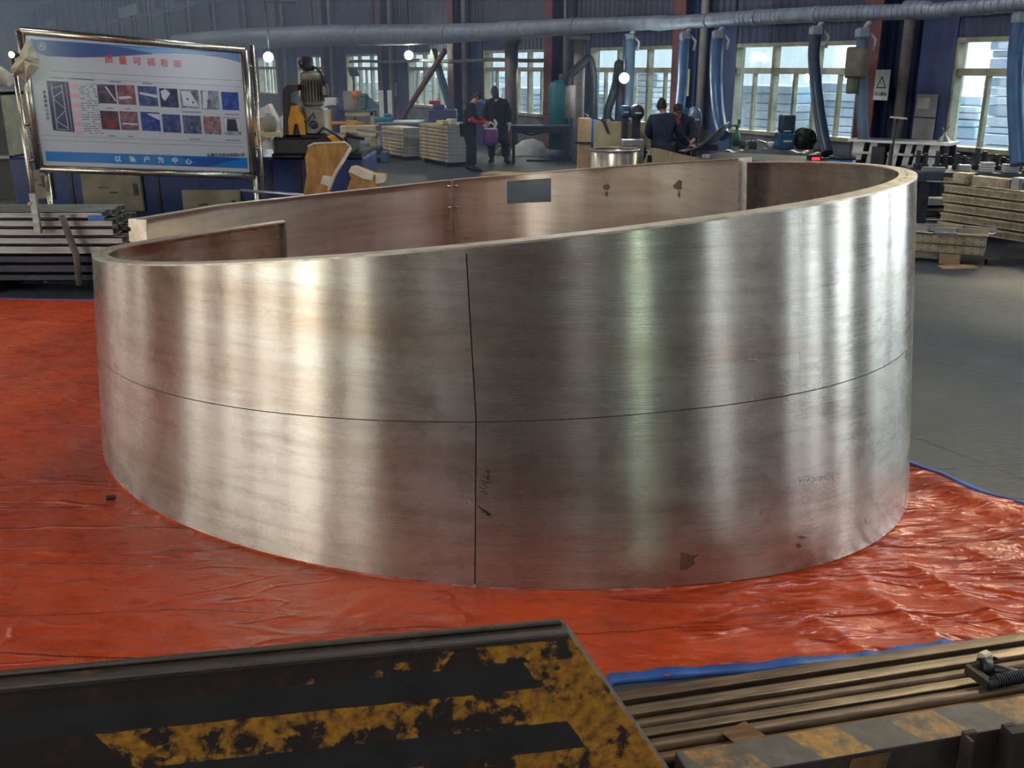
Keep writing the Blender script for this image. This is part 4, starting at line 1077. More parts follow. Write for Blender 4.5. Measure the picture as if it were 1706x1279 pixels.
def photo(i, x0, x1, y0, y1):
    col = PH[i]
    m, nt, bs, out = base('photo_print_%d' % i)
    n = noisen(nt, coord(nt), 9 + i, 4, .6, .6); r = ramp(nt, [(.36, tuple(c * .45 for c in col)), (.5, col), (.68, tuple(min(1, c * 1.5 + .04) for c in col))], n)
    nt.links.new(r.outputs[0], bs.inputs['Base Color']); bs.inputs['Roughness'].default_value = .3
    sk = (x1 - x0) * .035
    flat([[c1(x0, y0), c1(x1, y0 + sk), c1(x1, y1 + sk), c1(x0, y1)]], -.002, 'photo_print', m, poster)
for i, (x0, x1, a, b_, c, d) in enumerate(cols7): photo(i, x0, x1, a, b_); photo(7 + i, x0, x1, c, d)
PW, PD, PR = gl('print_pale', srgb(190, 196, 210)), gl('print_dark', srgb(30, 32, 52)), gl('print_red', srgb(120, 30, 48))
def circ(cx, cy, r, n=12): return [c1(cx + r * math.cos(2 * PI * k / n), cy + r * math.sin(2 * PI * k / n)) for k in range(n)]
flat([circ(1036, 788, 9), circ(1170, 796, 10), circ(1306, 642, 12), circ(1158, 628, 9), circ(1195, 650, 8)], -.003, 'photo_detail', PD, poster)
flat([[c1(576, 762), c1(656, 765), c1(650, 825), c1(582, 825)]], -.003, 'photo_detail', PR, poster)
flat([[c1(600, 545), c1(612, 542), c1(668, 640), c1(662, 645)], [c1(685, 612), c1(760, 606), c1(780, 622), c1(690, 630)], [c1(830, 580), c1(948, 600), c1(948, 620), c1(830, 595)], [c1(975, 575), c1(1010, 560), c1(1040, 590), c1(1000, 640), c1(980, 620)], [c1(1115, 575), c1(1180, 575), c1(1236, 680), c1(1125, 672)], [c1(860, 722), c1(948, 728), c1(948, 770)], [c1(690, 785), c1(795, 792), c1(795, 802), c1(690, 796)], [c1(1405, 755), c1(1428, 756), c1(1418, 850), c1(1404, 850)], [c1(1495, 758), c1(1522, 760), c1(1522, 850), c1(1510, 850)], [c1(1270, 575), c1(1310, 577), c1(1290, 690), c1(1262, 690)]], -.0028, 'photo_detail', PW, poster)
flat([[c1(1430, 762), c1(1492, 765), c1(1500, 845), c1(1420, 842)]], -.003, 'photo_detail', PD, poster)
# truss photo
flat([[c1(230, 508), c1(368, 516), c1(368, 850), c1(230, 838)]], -.002, 'photo_print', gl('truss_photo', srgb(58, 52, 88)), poster)
q = MB(); 
def ln(a, b_, w=6, y=-.004): return [c1(a[0], a[1] - w / 2), c1(b_[0], b_[1] - w / 2), c1(b_[0], b_[1] + w / 2), c1(a[0], a[1] + w / 2)]
def lv(a, b_, w=8): return [c1(a[0] - w / 2, a[1]), c1(a[0] + w / 2, a[1]), c1(b_[0] + w / 2, b_[1]), c1(b_[0] - w / 2, b_[1])]
flat([lv((258, 530), (258, 830)), lv((322, 530), (330, 835)), lv((348, 520), (352, 845), 5), ln((250, 560), (330, 540)), ln((258, 620), (325, 575), 9), ln((258, 625), (330, 700), 9), ln((258, 770), (330, 700), 9), ln((258, 775), (330, 825), 9), ln((258, 830), (330, 835))], -.0032, 'photo_detail', gl('truss_lines', srgb(150, 144, 176)), poster)
# table rows and red cells, thin rules, captions
PK = gl('pink_cell', srgb(214, 160, 168))
for k in range(6): flat([[c1(372, 530 + k * 62), c1(428, 533 + k * 62), c1(428, 562 + k * 62), c1(372, 558 + k * 62)]], -.002, 'table_cell', PK, poster)
rr_ = random.Random(5); TX = []
for row in range(22):
    y = 528 + row * 15.5; x = 432
    while x < 545:
        w_ = rr_.uniform(5, 20)
        if rr_.random() < .7: TX.append([c1(x, y), c1(x + w_, y + .4), c1(x + w_, y + 7), c1(x, y + 6.6)])
        x += w_ + rr_.uniform(2, 8)
flat(TX, -.002, 'fine_print', gl('print_grey', srgb(110, 116, 118)), poster)
flat([ln((270, 445), (1560, 508), 2.5), ln((240, 484), (1550, 548), 2), ln((160, 872), (1530, 925), 2), ln((160, 905), (1530, 950), 2), ln((640, 512), (715, 515), 6), ln((855, 522), (920, 526), 6), ln((590, 688), (640, 689), 5), ln((722, 692), (760, 693), 5), ln((590, 874), (635, 876), 5), ln((720, 878), (755, 879), 5), ln((1110, 712), (1245, 715), 5), ln((1412, 728), (1520, 732), 5), ln((1145, 896), (1220, 899), 5), ln((1400, 904), (1518, 908), 5), ln((375, 492), (540, 504), 6), ln((255, 488), (340, 492), 4)], -.0021, 'ruled_lines', gl('rule_grey', srgb(96, 100, 108)), poster)
# round emblem
flat([circ(230, 287, 27, 20)], -.003, 'emblem', gl('emblem_grey', srgb(140, 150, 196)), poster)
flat([circ(228, 284, 19, 20)], -.004, 'emblem', DB, poster); flat([[c1(214, 292), c1(228, 268), c1(243, 294), c1(236, 296), c1(228, 280), c1(221, 294)]], -.0046, 'emblem', PW, poster)
def text(s_, size, m, parent, loc, rot, name, ax='CENTER', ext=.0008, sx=1.0):
    cu = bpy.data.curves.new('t', 'FONT'); cu.body = s_; cu.size = size; cu.align_x = ax; cu.align_y = 'CENTER'; cu.extrude = ext; cu.offset = size * .012
    t_ = bpy.data.objects.new('t', cu); COL.objects.link(t_)
    dg = bpy.context.evaluated_depsgraph_get(); me = bpy.data.meshes.new_from_object(t_.evaluated_get(dg))
    bpy.data.objects.remove(t_); o = bpy.data.objects.new(name, me); COL.objects.link(o); me.materials.clear(); me.materials.append(m)
    o.parent = parent; o.location = loc; o.rotation_euler = rot; o.scale = (sx, 1, 1); return o
TRED, TWH, TDK = gl('letter_red', srgb(196, 34, 44)), gl('letter_white', srgb(222, 232, 240)), gl('letter_dark', srgb(24, 44, 66))
for i, ch in enumerate('质量可视看板'):
    x = [650, 742, 837, 930, 1020, 1113][i]; y = [370, 378, 382, 388, 394, 400][i]
    text(ch, .088, TRED, poster, bp(*c1(x, y), -.004), (PI / 2, 0, 0), 'title_character')
for i, ch in enumerate('以客户为中心'):
    x = [632, 732, 830, 926, 1025, 1122][i]; y = [1034, 1036, 1038, 1042, 1046, 1052][i]
    text(ch, .072, TWH, poster, bp(*c1(x, y), -.005), (PI / 2, 0, 0), 'slogan_character')
text('安徽久为铝业有限公司', .042, TDK, poster, bp(*c1(1398, 1008), -.004), (PI / 2, .03, 0), 'company_line')
for i, ch in enumerate('质量看板公示栏'):
    text(ch, .036, TDK, poster, bp(*c1(208, 586 + i * 29), -.004), (PI / 2, 0, 0), 'side_character')
# cloth hung over the corner
ck = at(40, 66, 0); cl = MB(); import itertools
cw = [(46, 64), (33, 88), (24, 104), (17, 116), (24, 122), (20, 128), (28, 126), (44, 137), (54, 126), (66, 112), (67, 106), (58, 97), (66, 99), (60, 86), (53, 72)]
cen = dep(43, 100, BY - .15); vs = [dep(x, y, BY - .09 + .03 * math.sin(i * 2.1)) for i, (x, y) in enumerate(cw)]
n = len(cw); ring2 = [cen.lerp(v_, .55) + Vector((0, -.05 + .03 * math.cos(i * 2.6), 0)) for i, v_ in enumerate(vs)]
allv = vs + ring2 + [cen + Vector((0, -.04, 0))]
fs = [(i, (i + 1) % n, n + (i + 1) % n, n + i) for i in range(n)] + [(n + i, n + (i + 1) % n, 2 * n) for i in range(n)]
cl.add([v_ - cen for v_ in allv], fs, 0, False); co_ = cl.build('hung_cloth', mat('grubby_white_cloth', srgb(186, 180, 164), .85, 0, srgb(150, 144, 128), 5, bump=.3), None, recalc=False)
co_.location = cen; sm_ = co_.modifiers.new('s', 'SOLIDIFY'); sm_.thickness = .012
tag(co_, 'grubby white cloth hung over the top left corner of the notice board', 'cloth')
# ================================================================== LEFT: profile rack, blue machine, punch unit
RY = 9.95
xr = dep(205, 400, RY).x
rk = thing('profile_rack', 'low dark rack with short posts carrying the grey aluminium profiles at the left', 'rack', (xr, RY, 0))
q = MB()
for x in (-2.9, -1.35, -.25): q.span((x - .04, -.1, 0), (x + .04, .75, .1)); 
q.build('rack_base', M['black'], rk)
q = MB(); px_ = dep(62, 330, RY - .06).x - xr
q.span((px_ - .03, -.16, .62), (px_ + .03, -.11, dep(62, 322, RY - .13).z)); q.span((px_ - .05, -.17, .93), (px_ - .02, -.1, dep(55, 340, RY - .13).z)); q.build('rack_post', M['alu_dull'], rk)
q = MB(); px_ = dep(112, 330, RY - .06).x - xr
q.path([(px_ - .05, -.13, .80), (px_ - .02, -.14, .7), (px_ + .05, -.145, .4), (px_ + .04, -.14, .1)], .035, 8); q.build('tie_strap', M['motor'], rk)
rr_ = random.Random(11); z = .11; lay = 0
rows = [.085, .10, .09, .10, .085, .09, .085, .08]
while lay < 8:
    h = rows[lay]
    for c_ in range(4):
        L = 3.0; xo = rr_.uniform(-.10, .0) - (.12 if lay == 7 else 0); q = MB(); y_ = c_ * .15 + .05
        # hollow channel profile: web and two lips
        q.span((-L, -.07, .004), (0, .07, .014)); q.span((-L, -.07, .004), (0, -.06, h - .01)); q.span((-L, .06, .004), (0, .07, h - .01)); q.span((-L, -.07, h - .018), (0, -.03, h - .01)); q.span((-L, .03, h - .018), (0, .07, h - .01))
        lab = ['bottom', 'second', 'third', 'fourth', 'fifth', 'sixth', 'seventh', 'top'][lay] + ' layer'
        rowl = ['front', 'second', 'third', 'rear'][c_]
        solo(q, 'aluminium_profile', M['alu_dull'] if lay > 2 else M['dark_steel'], 'long grey aluminium profile on the left rack, %s, %s row' % (lab, rowl), 'profile', 'aluminium profiles on the left rack', loc=(xr + xo, RY + y_, z))
    z += h; lay += 1
q = MB(); q.box((0, 0, 0), (.16, .012, .05)); solo(q, 'blue_tape', M['bucket'], 'strip of blue tape on the end of the topmost profiles at left', 'tape', loc=(dep(162, 363, RY).x, RY - .03, dep(162, 363, RY - .03).z))
MY = 12.3
xa, xb = dep(20, 300, MY).x, dep(607, 270, MY).x
zt_m = dep(400, 262, MY).z
bm_ = thing('blue_machine', 'long dark blue machine base with beige cover panels behind the notice board', 'machine', (xa, MY, 0))
Lm = xb - xa
q = MB(); q.box((Lm / 2, .6, zt_m / 2), (Lm, 1.2, zt_m), bev=.03); q.span((.0, -.03, 0), (Lm, 0, .12)); q.build('machine_body', M['blue_mach'], bm_)
q = MB()
for px in (118, 262, 452, 500): q = MB(); x = dep(px, 300, MY).x - xa; q.span((x - .02, -.012, .1), (x + .02, .0, zt_m - .03)); q.build('door_gap_trim', M['black'], bm_)
q = MB()
q.span((dep(455, 262, MY).x - xa, -.05, zt_m), (Lm - .02, 1.1, zt_m + .05)); q.build('machine_trim', M['black'], bm_)
for (x0, y0, x1, y1) in ((50, 283, 90, 332), (134, 288, 242, 352), (303, 316, 405, 380)):
    a, b_ = dep(x0, y0, MY - .02), dep(x1, y1, MY - .02); q = MB(); q.span((a.x - xa, -.045, b_.z), (b_.x - xa, -.0, a.z), bev=.012)
    d_ = q.build('cover_panel', M['beige'], bm_)
    cx = (a.x + b_.x) / 2 - xa; q = MB(); q.box((b_.x - xa - .08, -.05, (a.z + b_.z) / 2 + .04), (.05, .012, .14), bev=.004); q.box((cx - .1, -.048, (a.z + b_.z) / 2 + .06), (.12, .006, .014), rz=.0); q.box((cx + .02, -.048, (a.z + b_.z) / 2), (.1, .006, .02)); q.build('panel_latch', M['dark_steel'], d_)
# rod poking out over the ring
q = MB(); a = dep(402, 317, 11.0); b_ = dep(505, 325, 10.4); q.path([(0, 0, 0), b_ - a], .016, 10); 
solo(q, 'steel_rod', M['alu'], 'thin bright rod resting across the brown wrapped plate left of it', 'rod', loc=a)
shv = thing('tool_shelf', 'dark shelf unit at the extreme left behind the notice board post', 'shelf', (dep(-30, 200, 12.6).x, 12.6, 0))
q = MB(); zt_s = dep(0, 150, 12.6).z
for x in (-.6, .27): q.span((x, 0, 0), (x + .05, .5, zt_s))
q.build('shelf_posts', M['mach_grey'], shv)
for z in (.5, 1.1, zt_s - .06): q = MB(); q.span((-.6, 0, z), (.32, .5, z + .04)); q.build('shelf_board', M['mach_grey'], shv)
q = MB(); q.span((-.58, .46, 0), (.3, .5, zt_s - .02)); q.build('shelf_back', M['black'], shv)
q = MB(); q.path([(-.5, 0, 0), (-.2, 0, .06), (.1, 0, .05), (.3, 0, -.02)], [.12, .16, .15, .08], 14); solo(q, 'cloth_roll', M['paper'], 'crumpled tan cloth roll on top of the dark shelf at the extreme left', 'cloth', loc=(dep(-30, 200, 12.6).x, 12.85, zt_s + .13))
# the punching unit standing on the machine base
UY = 12.0
def up(px, py, dy=0): v_ = dep(px, py, UY + dy); return v_
U0 = Vector((up(520, 240).x, UY, 0)); zb_u = zt_m + .05
pu_ = thing('punching_machine', 'black and yellow hydraulic punching machine with grey motor on the blue base', 'machine', (U0.x, UY + .3, zb_u))
def ux(px): return up(px, 200).x - U0.x
def uz(py): return up(520, py).z - zb_u
q = MB(); q.span((ux(452), -.35, 0), (ux(582), .5, uz(228)), bev=.03)
q.prism([(ux(452), -.3, uz(262)), (ux(470), -.3, uz(225)), (ux(474), -.3, uz(150)), (ux(482), -.3, uz(141)), (ux(500), -.3, uz(141)), (ux(500), -.3, uz(150)), (ux(484), -.3, uz(154)), (ux(483), -.3, uz(172)), (ux(500), -.3, uz(180)), (ux(500), -.3, uz(262))], (0, .3, 0))
q.span((ux(470), -.3, uz(240)), (ux(545), -.1, uz(222)), bev=.02)
q.build('frame', M['black'], pu_)
q = MB(); q.span((ux(507), -.28, uz(226)), (ux(540), .05, uz(181)), bev=.02); q.build('gear_housing', M['mach_grey'], pu_)
q = MB(); q.lathe([(.0, 0), (.045, 0), (.045, .02), (.03, .03), (0, .03)], M=Matrix.Translation((ux(522), -.28, uz(208))) @ Matrix.Rotation(PI / 2, 4, 'X')); q.build('dial', M['dark_steel'], pu_)
q = MB(); q.prism([(ux(481), -.34, uz(224)), (ux(481), -.34, uz(200)), (ux(488), -.34, uz(176)), (ux(499), -.34, uz(176)), (ux(501), -.34, uz(186)), (ux(508), -.34, uz(196)), (ux(508), -.34, uz(224)), (ux(500), -.34, uz(224)), (ux(497), -.34, uz(206)), (ux(491), -.34, uz(206)), (ux(487), -.34, uz(224))], (0, .16, 0)); q.build('yellow_bracket', M['yellow'], pu_)
mr = (ux(537) - ux(499)) / 2; mc = (ux(537) + ux(499)) / 2
q = MB(); q.lathe([(mr * .8, uz(178)), (mr * .95, uz(174)), (mr * .86, uz(170)), (mr * .86, uz(136)), (mr, uz(134)), (mr * 1.02, uz(122)), (mr * .5, uz(118)), (0, uz(118))], c=(mc, -.1, 0), seg=24)
for k in range(24):
    w = 2 * PI * k / 24; q.bar((mc + mr * .93 * math.cos(w), -.1 + mr * .93 * math.sin(w), uz(170)), (mc + mr * .93 * math.cos(w), -.1 + mr * .93 * math.sin(w), uz(136)), .012, .03, upv=(math.cos(w), math.sin(w), 0))
mo = q.build('motor', M['motor'], pu_)
q = MB(); q.lathe([(mr * 1.03, uz(133.5)), (mr * 1.03, uz(122))], c=(mc, -.1, 0), seg=24); q.build('motor_cap', M['mach_grey'], pu_)
q = MB(); q.lathe([(.07, uz(118)), (.07, uz(104)), (.05, uz(103))], c=(ux(513), -.1, 0), seg=14); q.box((ux(512), -.1, uz(100)), (.13, .1, .09), bev=.02); q.path([(ux(505), -.16, uz(98)), (ux(501), -.18, uz(104)), (ux(504), -.16, uz(112))], .02, 8); q.build('valve', M['dark_steel'], pu_)
q = MB(); q.path([(ux(518), -.12, uz(111)), (ux(527), -.14, uz(113)), (ux(535), -.16, uz(120)), (ux(539), -.16, uz(132)), (ux(540), -.16, uz(142))], .014, 8); q.build('cable', M['black_rub'], pu_)
q = MB(); q.span((ux(536), -.22, uz(161)), (ux(545.5), -.1, uz(141)), bev=.01); jb = q.build('junction_box', M['black'], pu_)
q = MB(); q.span((ux(538), -.225, uz(159)), (ux(544), -.219, uz(144))); q.build('box_label', M['beige'], jb)
q = MB(); q.prism([(ux(546), -.42, uz(226)), (ux(570), -.42, uz(226)), (ux(574), -.42, uz(236)), (ux(556), -.42, uz(235))], (0, .2, 0)); q.build('yellow_guard', M['yellow'], pu_)
q = MB(); q.path([(ux(530), -.38, uz(222)), (ux(540), -.4, uz(212)), (ux(556), -.42, uz(220)), (ux(574), -.44, uz(232))], .016, 8); q.path([(ux(524), -.3, uz(196)), (ux(523), -.33, uz(188)), (ux(514), -.35, uz(201)), (ux(508), -.35, uz(202))], .01, 6); q.path([(ux(576), -.3, uz(224)), (ux(603), -.2, uz(231))], .03, 8); q.build('lever', M['dark_steel'], pu_)
# brown film wrapped pieces behind the ring
def slab(name, pix, Y, th, m, label, cat, curve=.0, extra=None):
    P0 = dep(*pix[0], Y); c = sum((dep(x, y, Y) for x, y in pix), Vector()) / len(pix)
    t_ = thing(name, label, cat, (c.x, c.y, 0)); q = MB(); P = [dep(x, y, Y) - Vector((c.x, c.y, 0)) for x, y in pix]
    foot = [p.copy() for p in P]
    q.prism(P, (0, th, 0)); q.build('body', m, t_)
    return t_, c
t_, c = slab('wrapped_plate', [(500, 352), (505, 325), (511, 290), (508, 262), (513, 246), (523, 240), (575, 238), (584, 246), (573, 266), (560, 286), (548, 318), (556, 352)], 10.75, .07, M['kraft'], 'upright irregular plate wrapped in brown film behind the left rim', 'wrapped plate')
def loc_in(t_, px, py, Y): return dep(px, py, Y) - Vector(t_.location)
q = MB(); q.span(loc_in(t_, 505, 480, 10.75), loc_in(t_, 556, 345, 10.8)); q.build('foot_block', M['kraft'], t_)
q = MB(); q.prism([loc_in(t_, x, y, 10.73) for x, y in ((538, 292), (553, 294), (556, 300), (549, 311), (534, 306))], (0, .02, 0)); q.build('torn_paper', M['paper'], t_)
q = MB(); q.path([loc_in(t_, x, y, 10.75) for x, y in ((584, 246), (573, 266), (560, 286), (548, 318))], .02, 6); q.path([loc_in(t_, x, y, 10.75) for x, y in ((513, 244), (523, 239), (575, 237), (584, 245))], .012, 6); q.build('white_edging', M['paper'], t_)
t_, c = slab('wrapped_bracket', [(566, 350), (585, 296), (580, 286), (585, 278), (593, 279), (622, 291), (640, 293), (640, 303), (628, 308), (622, 330), (630, 350)], 10.6, .22, M['kraft'], 'small brown wrapped bracket with white edges right of the tall wrapped plate', 'wrapped bracket')
q = MB(); q.prism([loc_in(t_, x, y, 10.58) for x, y in ((581, 286), (585, 277), (594, 278), (622, 290), (620, 300), (606, 298), (590, 290))], (0, .02, 0)); q.prism([loc_in(t_, x, y, 10.58) for x, y in ((626, 292), (641, 292), (640, 304), (626, 306))], (0, .02, 0)); q.build('white_edging', M['paper'], t_)
q = MB(); q.span(loc_in(t_, 575, 470, 10.6), loc_in(t_, 625, 345, 10.75)); q.build('foot_block', M['kraft'], t_)

# ================================================================== generic tables etc.
def table(px0, px1, ytop, Y, ztop, depth, m, label, leg=.06, name='work_table', rz=0.0, shelf=None, apron=.12, legxs=None, legm=None, thick=.05):
    a, b_ = dep(px0, ytop, Y), dep(px1, ytop, Y); L = b_.x - a.x
    t_ = thing(name, label, 'table', (a.x, Y, 0), rz)
    q = MB(); q.span((0, 0, ztop - thick), (L, depth, ztop), bev=.008); q.build('table_top', m, t_)
    if apron: q = MB(); q.span((.05, .03, ztop - thick - apron), (L - .05, .07, ztop - thick)); q.span((.05, depth - .07, ztop - thick - apron), (L - .05, depth - .03, ztop - thick)); q.build('apron', legm or m, t_)
    for x in (legxs or (.08, L - .08)):
        for y in (.08, depth - .08):
            q = MB(); q.span((x - leg / 2, y - leg / 2, 0), (x + leg / 2, y + leg / 2, ztop - thick)); q.build('leg', legm or m, t_)
    if shelf: q = MB(); q.span((.05, .05, shelf), (L - .05, depth - .05, shelf + .03)); q.build('shelf', m, t_)
    return t_, L
def D(py, z): # forward distance of a height z at pixel row
    return at(853, py, z).y
# table by the standing workers
tY = D(272, 0) ; t_, L = table(850, 950, 212, tY, .86, .75, M['dark_steel'], 'dark steel work table right of the two standing workers', leg=.07, legm=M['black'])
q = MB(); q.path([(.1, .1, .74), (.5, .12, .64), (.9, .1, .74), (1.25, .12, .68)], .02, 6); q.build('hanging_cable', M['black_rub'], t_)
# dark long bench in the right centre
def wbox(s0, s1, n0, n1, z0, z1, name, m, label, cat, group=None, bev=.01, mb=None):
    q = MB(); q.span((0, 0, 0), (s1 - s0, n1 - n0, z1 - z0), bev=bev)
    return solo(q, name, m, label, cat, group, loc=W(s0, n0, z0), rz=WANG)
BZ = .80
bY = D(262, BZ)
ta = at(1140, 268, BZ); 
bt = thing('dark_bench', 'long dark work bench crowded with tools below the middle window', 'bench', at(1150, 262, BZ) - Vector((0, 0, BZ)), math.atan2((at(1425, 276, BZ) - at(1150, 262, BZ)).y, (at(1425, 276, BZ) - at(1150, 262, BZ)).x))
BLn = (at(1402, 276, BZ) - at(1150, 262, BZ)).length
q = MB(); q.span((0, 0, BZ - .08), (BLn, 1.25, BZ), bev=.01); q.build('bench_top', mat('near_black_bench', srgb(40, 42, 54), .55, .1, srgb(24, 26, 36), 5), bt)
for x in (.1, BLn / 2, BLn - .1):
    for y in (.1, 1.1): q = MB(); q.span((x - .05, y - .05, 0), (x + .05, y + .05, BZ - .08)); q.build('leg', M['black'], bt)
q = MB(); q.span((.02, .04, BZ - .3), (BLn - .02, .08, BZ - .08)); q.build('apron', M['black'], bt)
bti = Matrix.Translation(bt.location) @ Matrix.Rotation(bt.rotation_euler.z, 4, 'Z')
def on_bench(px, py, z=BZ): return at(px, py, z)
rr_ = random.Random(4)
# items on the bench
def put(name, mb, m, label, cat, px, py, z=BZ, rz=0, group=None, bevel=0): return solo(mb, name, m, label, cat, group, loc=at(px, py, z), rz=rz, bevel=bevel)
c_ = at(1307, 249, BZ); s_ = c_.y / 1733
bw = thing('blue_welder', 'tall blue welding power box with dark grille standing on the dark bench', 'welder', c_)
q = MB(); q.span((-13 * s_, -.12, 0), (13 * s_, .25, 28 * s_), bev=.02); q.build('lower_case', M['bottle_blue'], bw)
q = MB(); q.span((-9 * s_, -.1, 28 * s_), (13 * s_, .22, 57 * s_), bev=.02); q.build('upper_case', mat('dark_teal_case', srgb(40, 66, 84), .5), bw)
q = MB(); q.span((-6 * s_, -.105, 30 * s_), (6 * s_, -.1, 32 * s_)); q.span((-6 * s_, -.125, 13 * s_), (8 * s_, -.12, 16 * s_)); q.build('label_strip', M['white'], bw)
c_ = at(1338, 248, BZ); s_ = c_.y / 1733
rl = thing('cable_reel', 'round black cable reel standing on the dark bench beside the blue welder', 'reel', c_)
q = MB(); R_ = 17.5 * s_; Mx = Matrix.Translation((0, 0, R_)) @ Matrix.Rotation(PI / 2, 4, 'X')
q.lathe([(0, -.02), (R_, -.02), (R_, .02), (R_ * .6, .03), (R_ * .6, .2), (R_, .21), (R_, .25), (0, .25)], M=Mx @ Matrix.Translation((0, 0, -.1)), seg=28)
for k in range(5):
    w = 2 * PI * k / 5; q.bar((.0, -.17, R_), (R_ * .9 * math.cos(w), -.17, R_ + R_ * .9 * math.sin(w)), .03, .02)
q.build('reel_drum', M['black'], rl)
q = MB(); q.span((-R_ * .6, -.12, 0), (R_ * .8, .15, .05)); q.build('reel_foot', M['dark_steel'], rl)
c_ = at(1390, 275, BZ); s_ = c_.y / 1733
bk = thing('blue_drum', 'bright blue drum with black rim at the right end of the dark bench', 'drum', (c_.x, c_.y - .35, 0))
q = MB(); r_ = 21 * s_; zt_ = dep(1390, 262, c_.y - .35).z; q.lathe([(r_ * .9, 0), (r_, .05), (r_, zt_ * .5), (r_ * 1.03, zt_ * .52), (r_, zt_ * .54), (r_, zt_)], seg=28); q.build('drum_body', M['bucket'], bk)
q = MB(); q.lathe([(r_ * 1.04, zt_ - .02), (r_ * 1.04, zt_ + .02), (r_ * .8, zt_ + .02), (r_ * .8, zt_)], seg=28); q.build('drum_rim', M['black'], bk)
c_ = dep(1357, 271, 15.9); q = thing('display_box', 'small black meter box with lit red digits at the front of the dark bench', 'meter', c_ + Vector((0, 0, 0)))
b_ = MB(); b_.span((-.1, -.05, -.02), (.09, .12, .12), bev=.01); b_.build('meter_case', M['black'], q)
text('888', .085, emis('red_led', (1, .03, .04), 4), q, (0, -.052, .055), (PI / 2, 0, 0), 'red_digits')
q['label'] = 'small black meter box with lit red digits at the front of the dark bench'
for i, (px, py, w_, h_, mk, nm, lb) in enumerate([(1284, 247, .13, .11, 'white', 'tin_can', 'small pale tin on the bench left of the blue welder'), (1330, 253, .34, .03, 'white', 'paper_sheet', 'white papers lying flat in front of the cable reel'), (1352, 256, .3, .03, 'paper', 'paper_sheet', 'curled white paper lying at the right of the cable reel'),
      (1222, 252, .32, .04, 'white', 'paper_sheet', 'white sheet under the right tip of the curved steel sheet'), (1254, 249, .13, .14, 'black', 'tool_box', 'small black tool box at the middle of the bench'), (1236, 247, .1, .12, 'dark_steel', 'small_vise', 'little dark vise right of the curved sheet'), (1274, 252, .09, .05, 'alu', 'metal_scrap', 'bright metal scrap on the bench'), (1370, 254, .28, .06, 'dark_steel', 'grinder', 'dark angle grinder lying below the hanging hose')]):
    b_ = MB(); b_.box((0, 0, h_ / 2), (w_, w_ * .7, h_), bev=.01)
    if nm in ('tool_box',): b_.path([(-w_ * .3, 0, h_), (-w_ * .3, 0, h_ + .04), (w_ * .3, 0, h_ + .04), (w_ * .3, 0, h_)], .01, 6)
    if nm == 'tin_can': b_ = MB(); b_.lathe([(w_ / 2, 0), (w_ / 2, h_), (w_ * .45, h_)], seg=18)
    if nm == 'paper_sheet': b_ = MB(); nn = 8; b_.add([(w_ * (i / nn - .5), sy * w_ * .35, .008 + .02 * math.sin(i * 1.1)) for sy in (-1, 1) for i in range(nn + 1)], [(i, i + 1, nn + 2 + i, nn + 1 + i) for i in range(nn)])
    if nm == 'grinder': b_ = MB(); b_.path([(-.16, 0, .04), (.05, 0, .05), (.1, 0, .05)], [.03, .035, .04], 10); b_.lathe([(.0, 0), (.07, 0), (.07, .008), (0, .008)], c=(.1, 0, .005), seg=16)
    if nm == 'small_vise': b_ = MB(); b_.box((0, 0, .03), (.1, .1, .06)); b_.box((-.03, 0, .09), (.03, .1, .08)); b_.box((.03, 0, .09), (.03, .1, .08)); b_.path([(.0, 0, .07), (.12, 0, .07)], .01, 6)
    if nm == 'metal_scrap': b_ = MB(); b_.prism([(-.05, -.03, 0), (.05, -.04, 0), (.06, .03, 0), (-.02, .05, 0)], (0, 0, .05))
    put(nm, b_, M[mk], lb, nm.replace('_', ' '), px, py, rz=rr_.uniform(-.5, .5))
q = MB(); q.path([(0, 0, .0), (.1, 0, .12), (.3, .02, .14), (.45, 0, .1), (.5, 0, 0)], .016, 8)
put('bent_pipe', q, M['alu'], 'thin bent pipe standing on the bench between tool box and tin', 'pipe', 1233, 247)
# spray bottles / dark flower like tool at left end of bench
q = MB(); q.lathe([(.07, 0), (.07, .2), (.03, .26), (.025, .33), (.04, .34), (.04, .38), (0, .38)], seg=14); q.box((-.05, 0, .36), (.1, .03, .03)); q.box((.03, 0, .43), (.05, .05, .09))
put('spray_bottle', q, M['green'], 'greenish spray bottle standing at the left jamb of the middle window', 'bottle', 1226, 243)
# curved sheet
cs = thing('curved_sheet', 'large grey curved steel sheet lying like a trough on the dark bench', 'sheet', at(1175, 252, BZ))
q = MB(); nn = 24; s_ = at(1175, 252, BZ).y / 1733; vs = []
prof_ = [(-58, 2), (-48, 1), (-36, 4), (-24, 10), (-12, 19), (0, 29), (12, 38), (20, 42)]
top_ = [(-58 + 30, 14), (-20, 16), (-6, 20), (8, 26), (22, 33), (32, 40), (42, 44), (48, 45)]
prof_ = [(-50, 1), (-38, 0), (-24, 5), (-12, 12), (0, 22), (10, 31), (20, 40), (26, 43)]
back_ = [(-4, 1), (6, 0), (22, 3), (34, 10), (42, 18), (48, 27), (52, 36), (54, 43)]
for k in range(8): vs += [Vector((prof_[k][0] * s_, -.25, prof_[k][1] * s_ + .01)), Vector((back_[k][0] * s_, .75, back_[k][1] * s_ + .02))]
q.add(vs, [(2 * k, 2 * k + 2, 2 * k + 3, 2 * k + 1) for k in range(7)], 0, True)
so = q.build('sheet_body', M['dark_steel'] if 0 else mat('grey_rolled_steel', srgb(132, 136, 150), .35, .6, srgb(96, 98, 114), 3), cs); m_ = so.modifiers.new('s', 'SOLIDIFY'); m_.thickness = .012
q = MB(); q.box((0, .3, .05), (.5, .3, .1)); q.build('support_block', M['dark_steel'], cs)
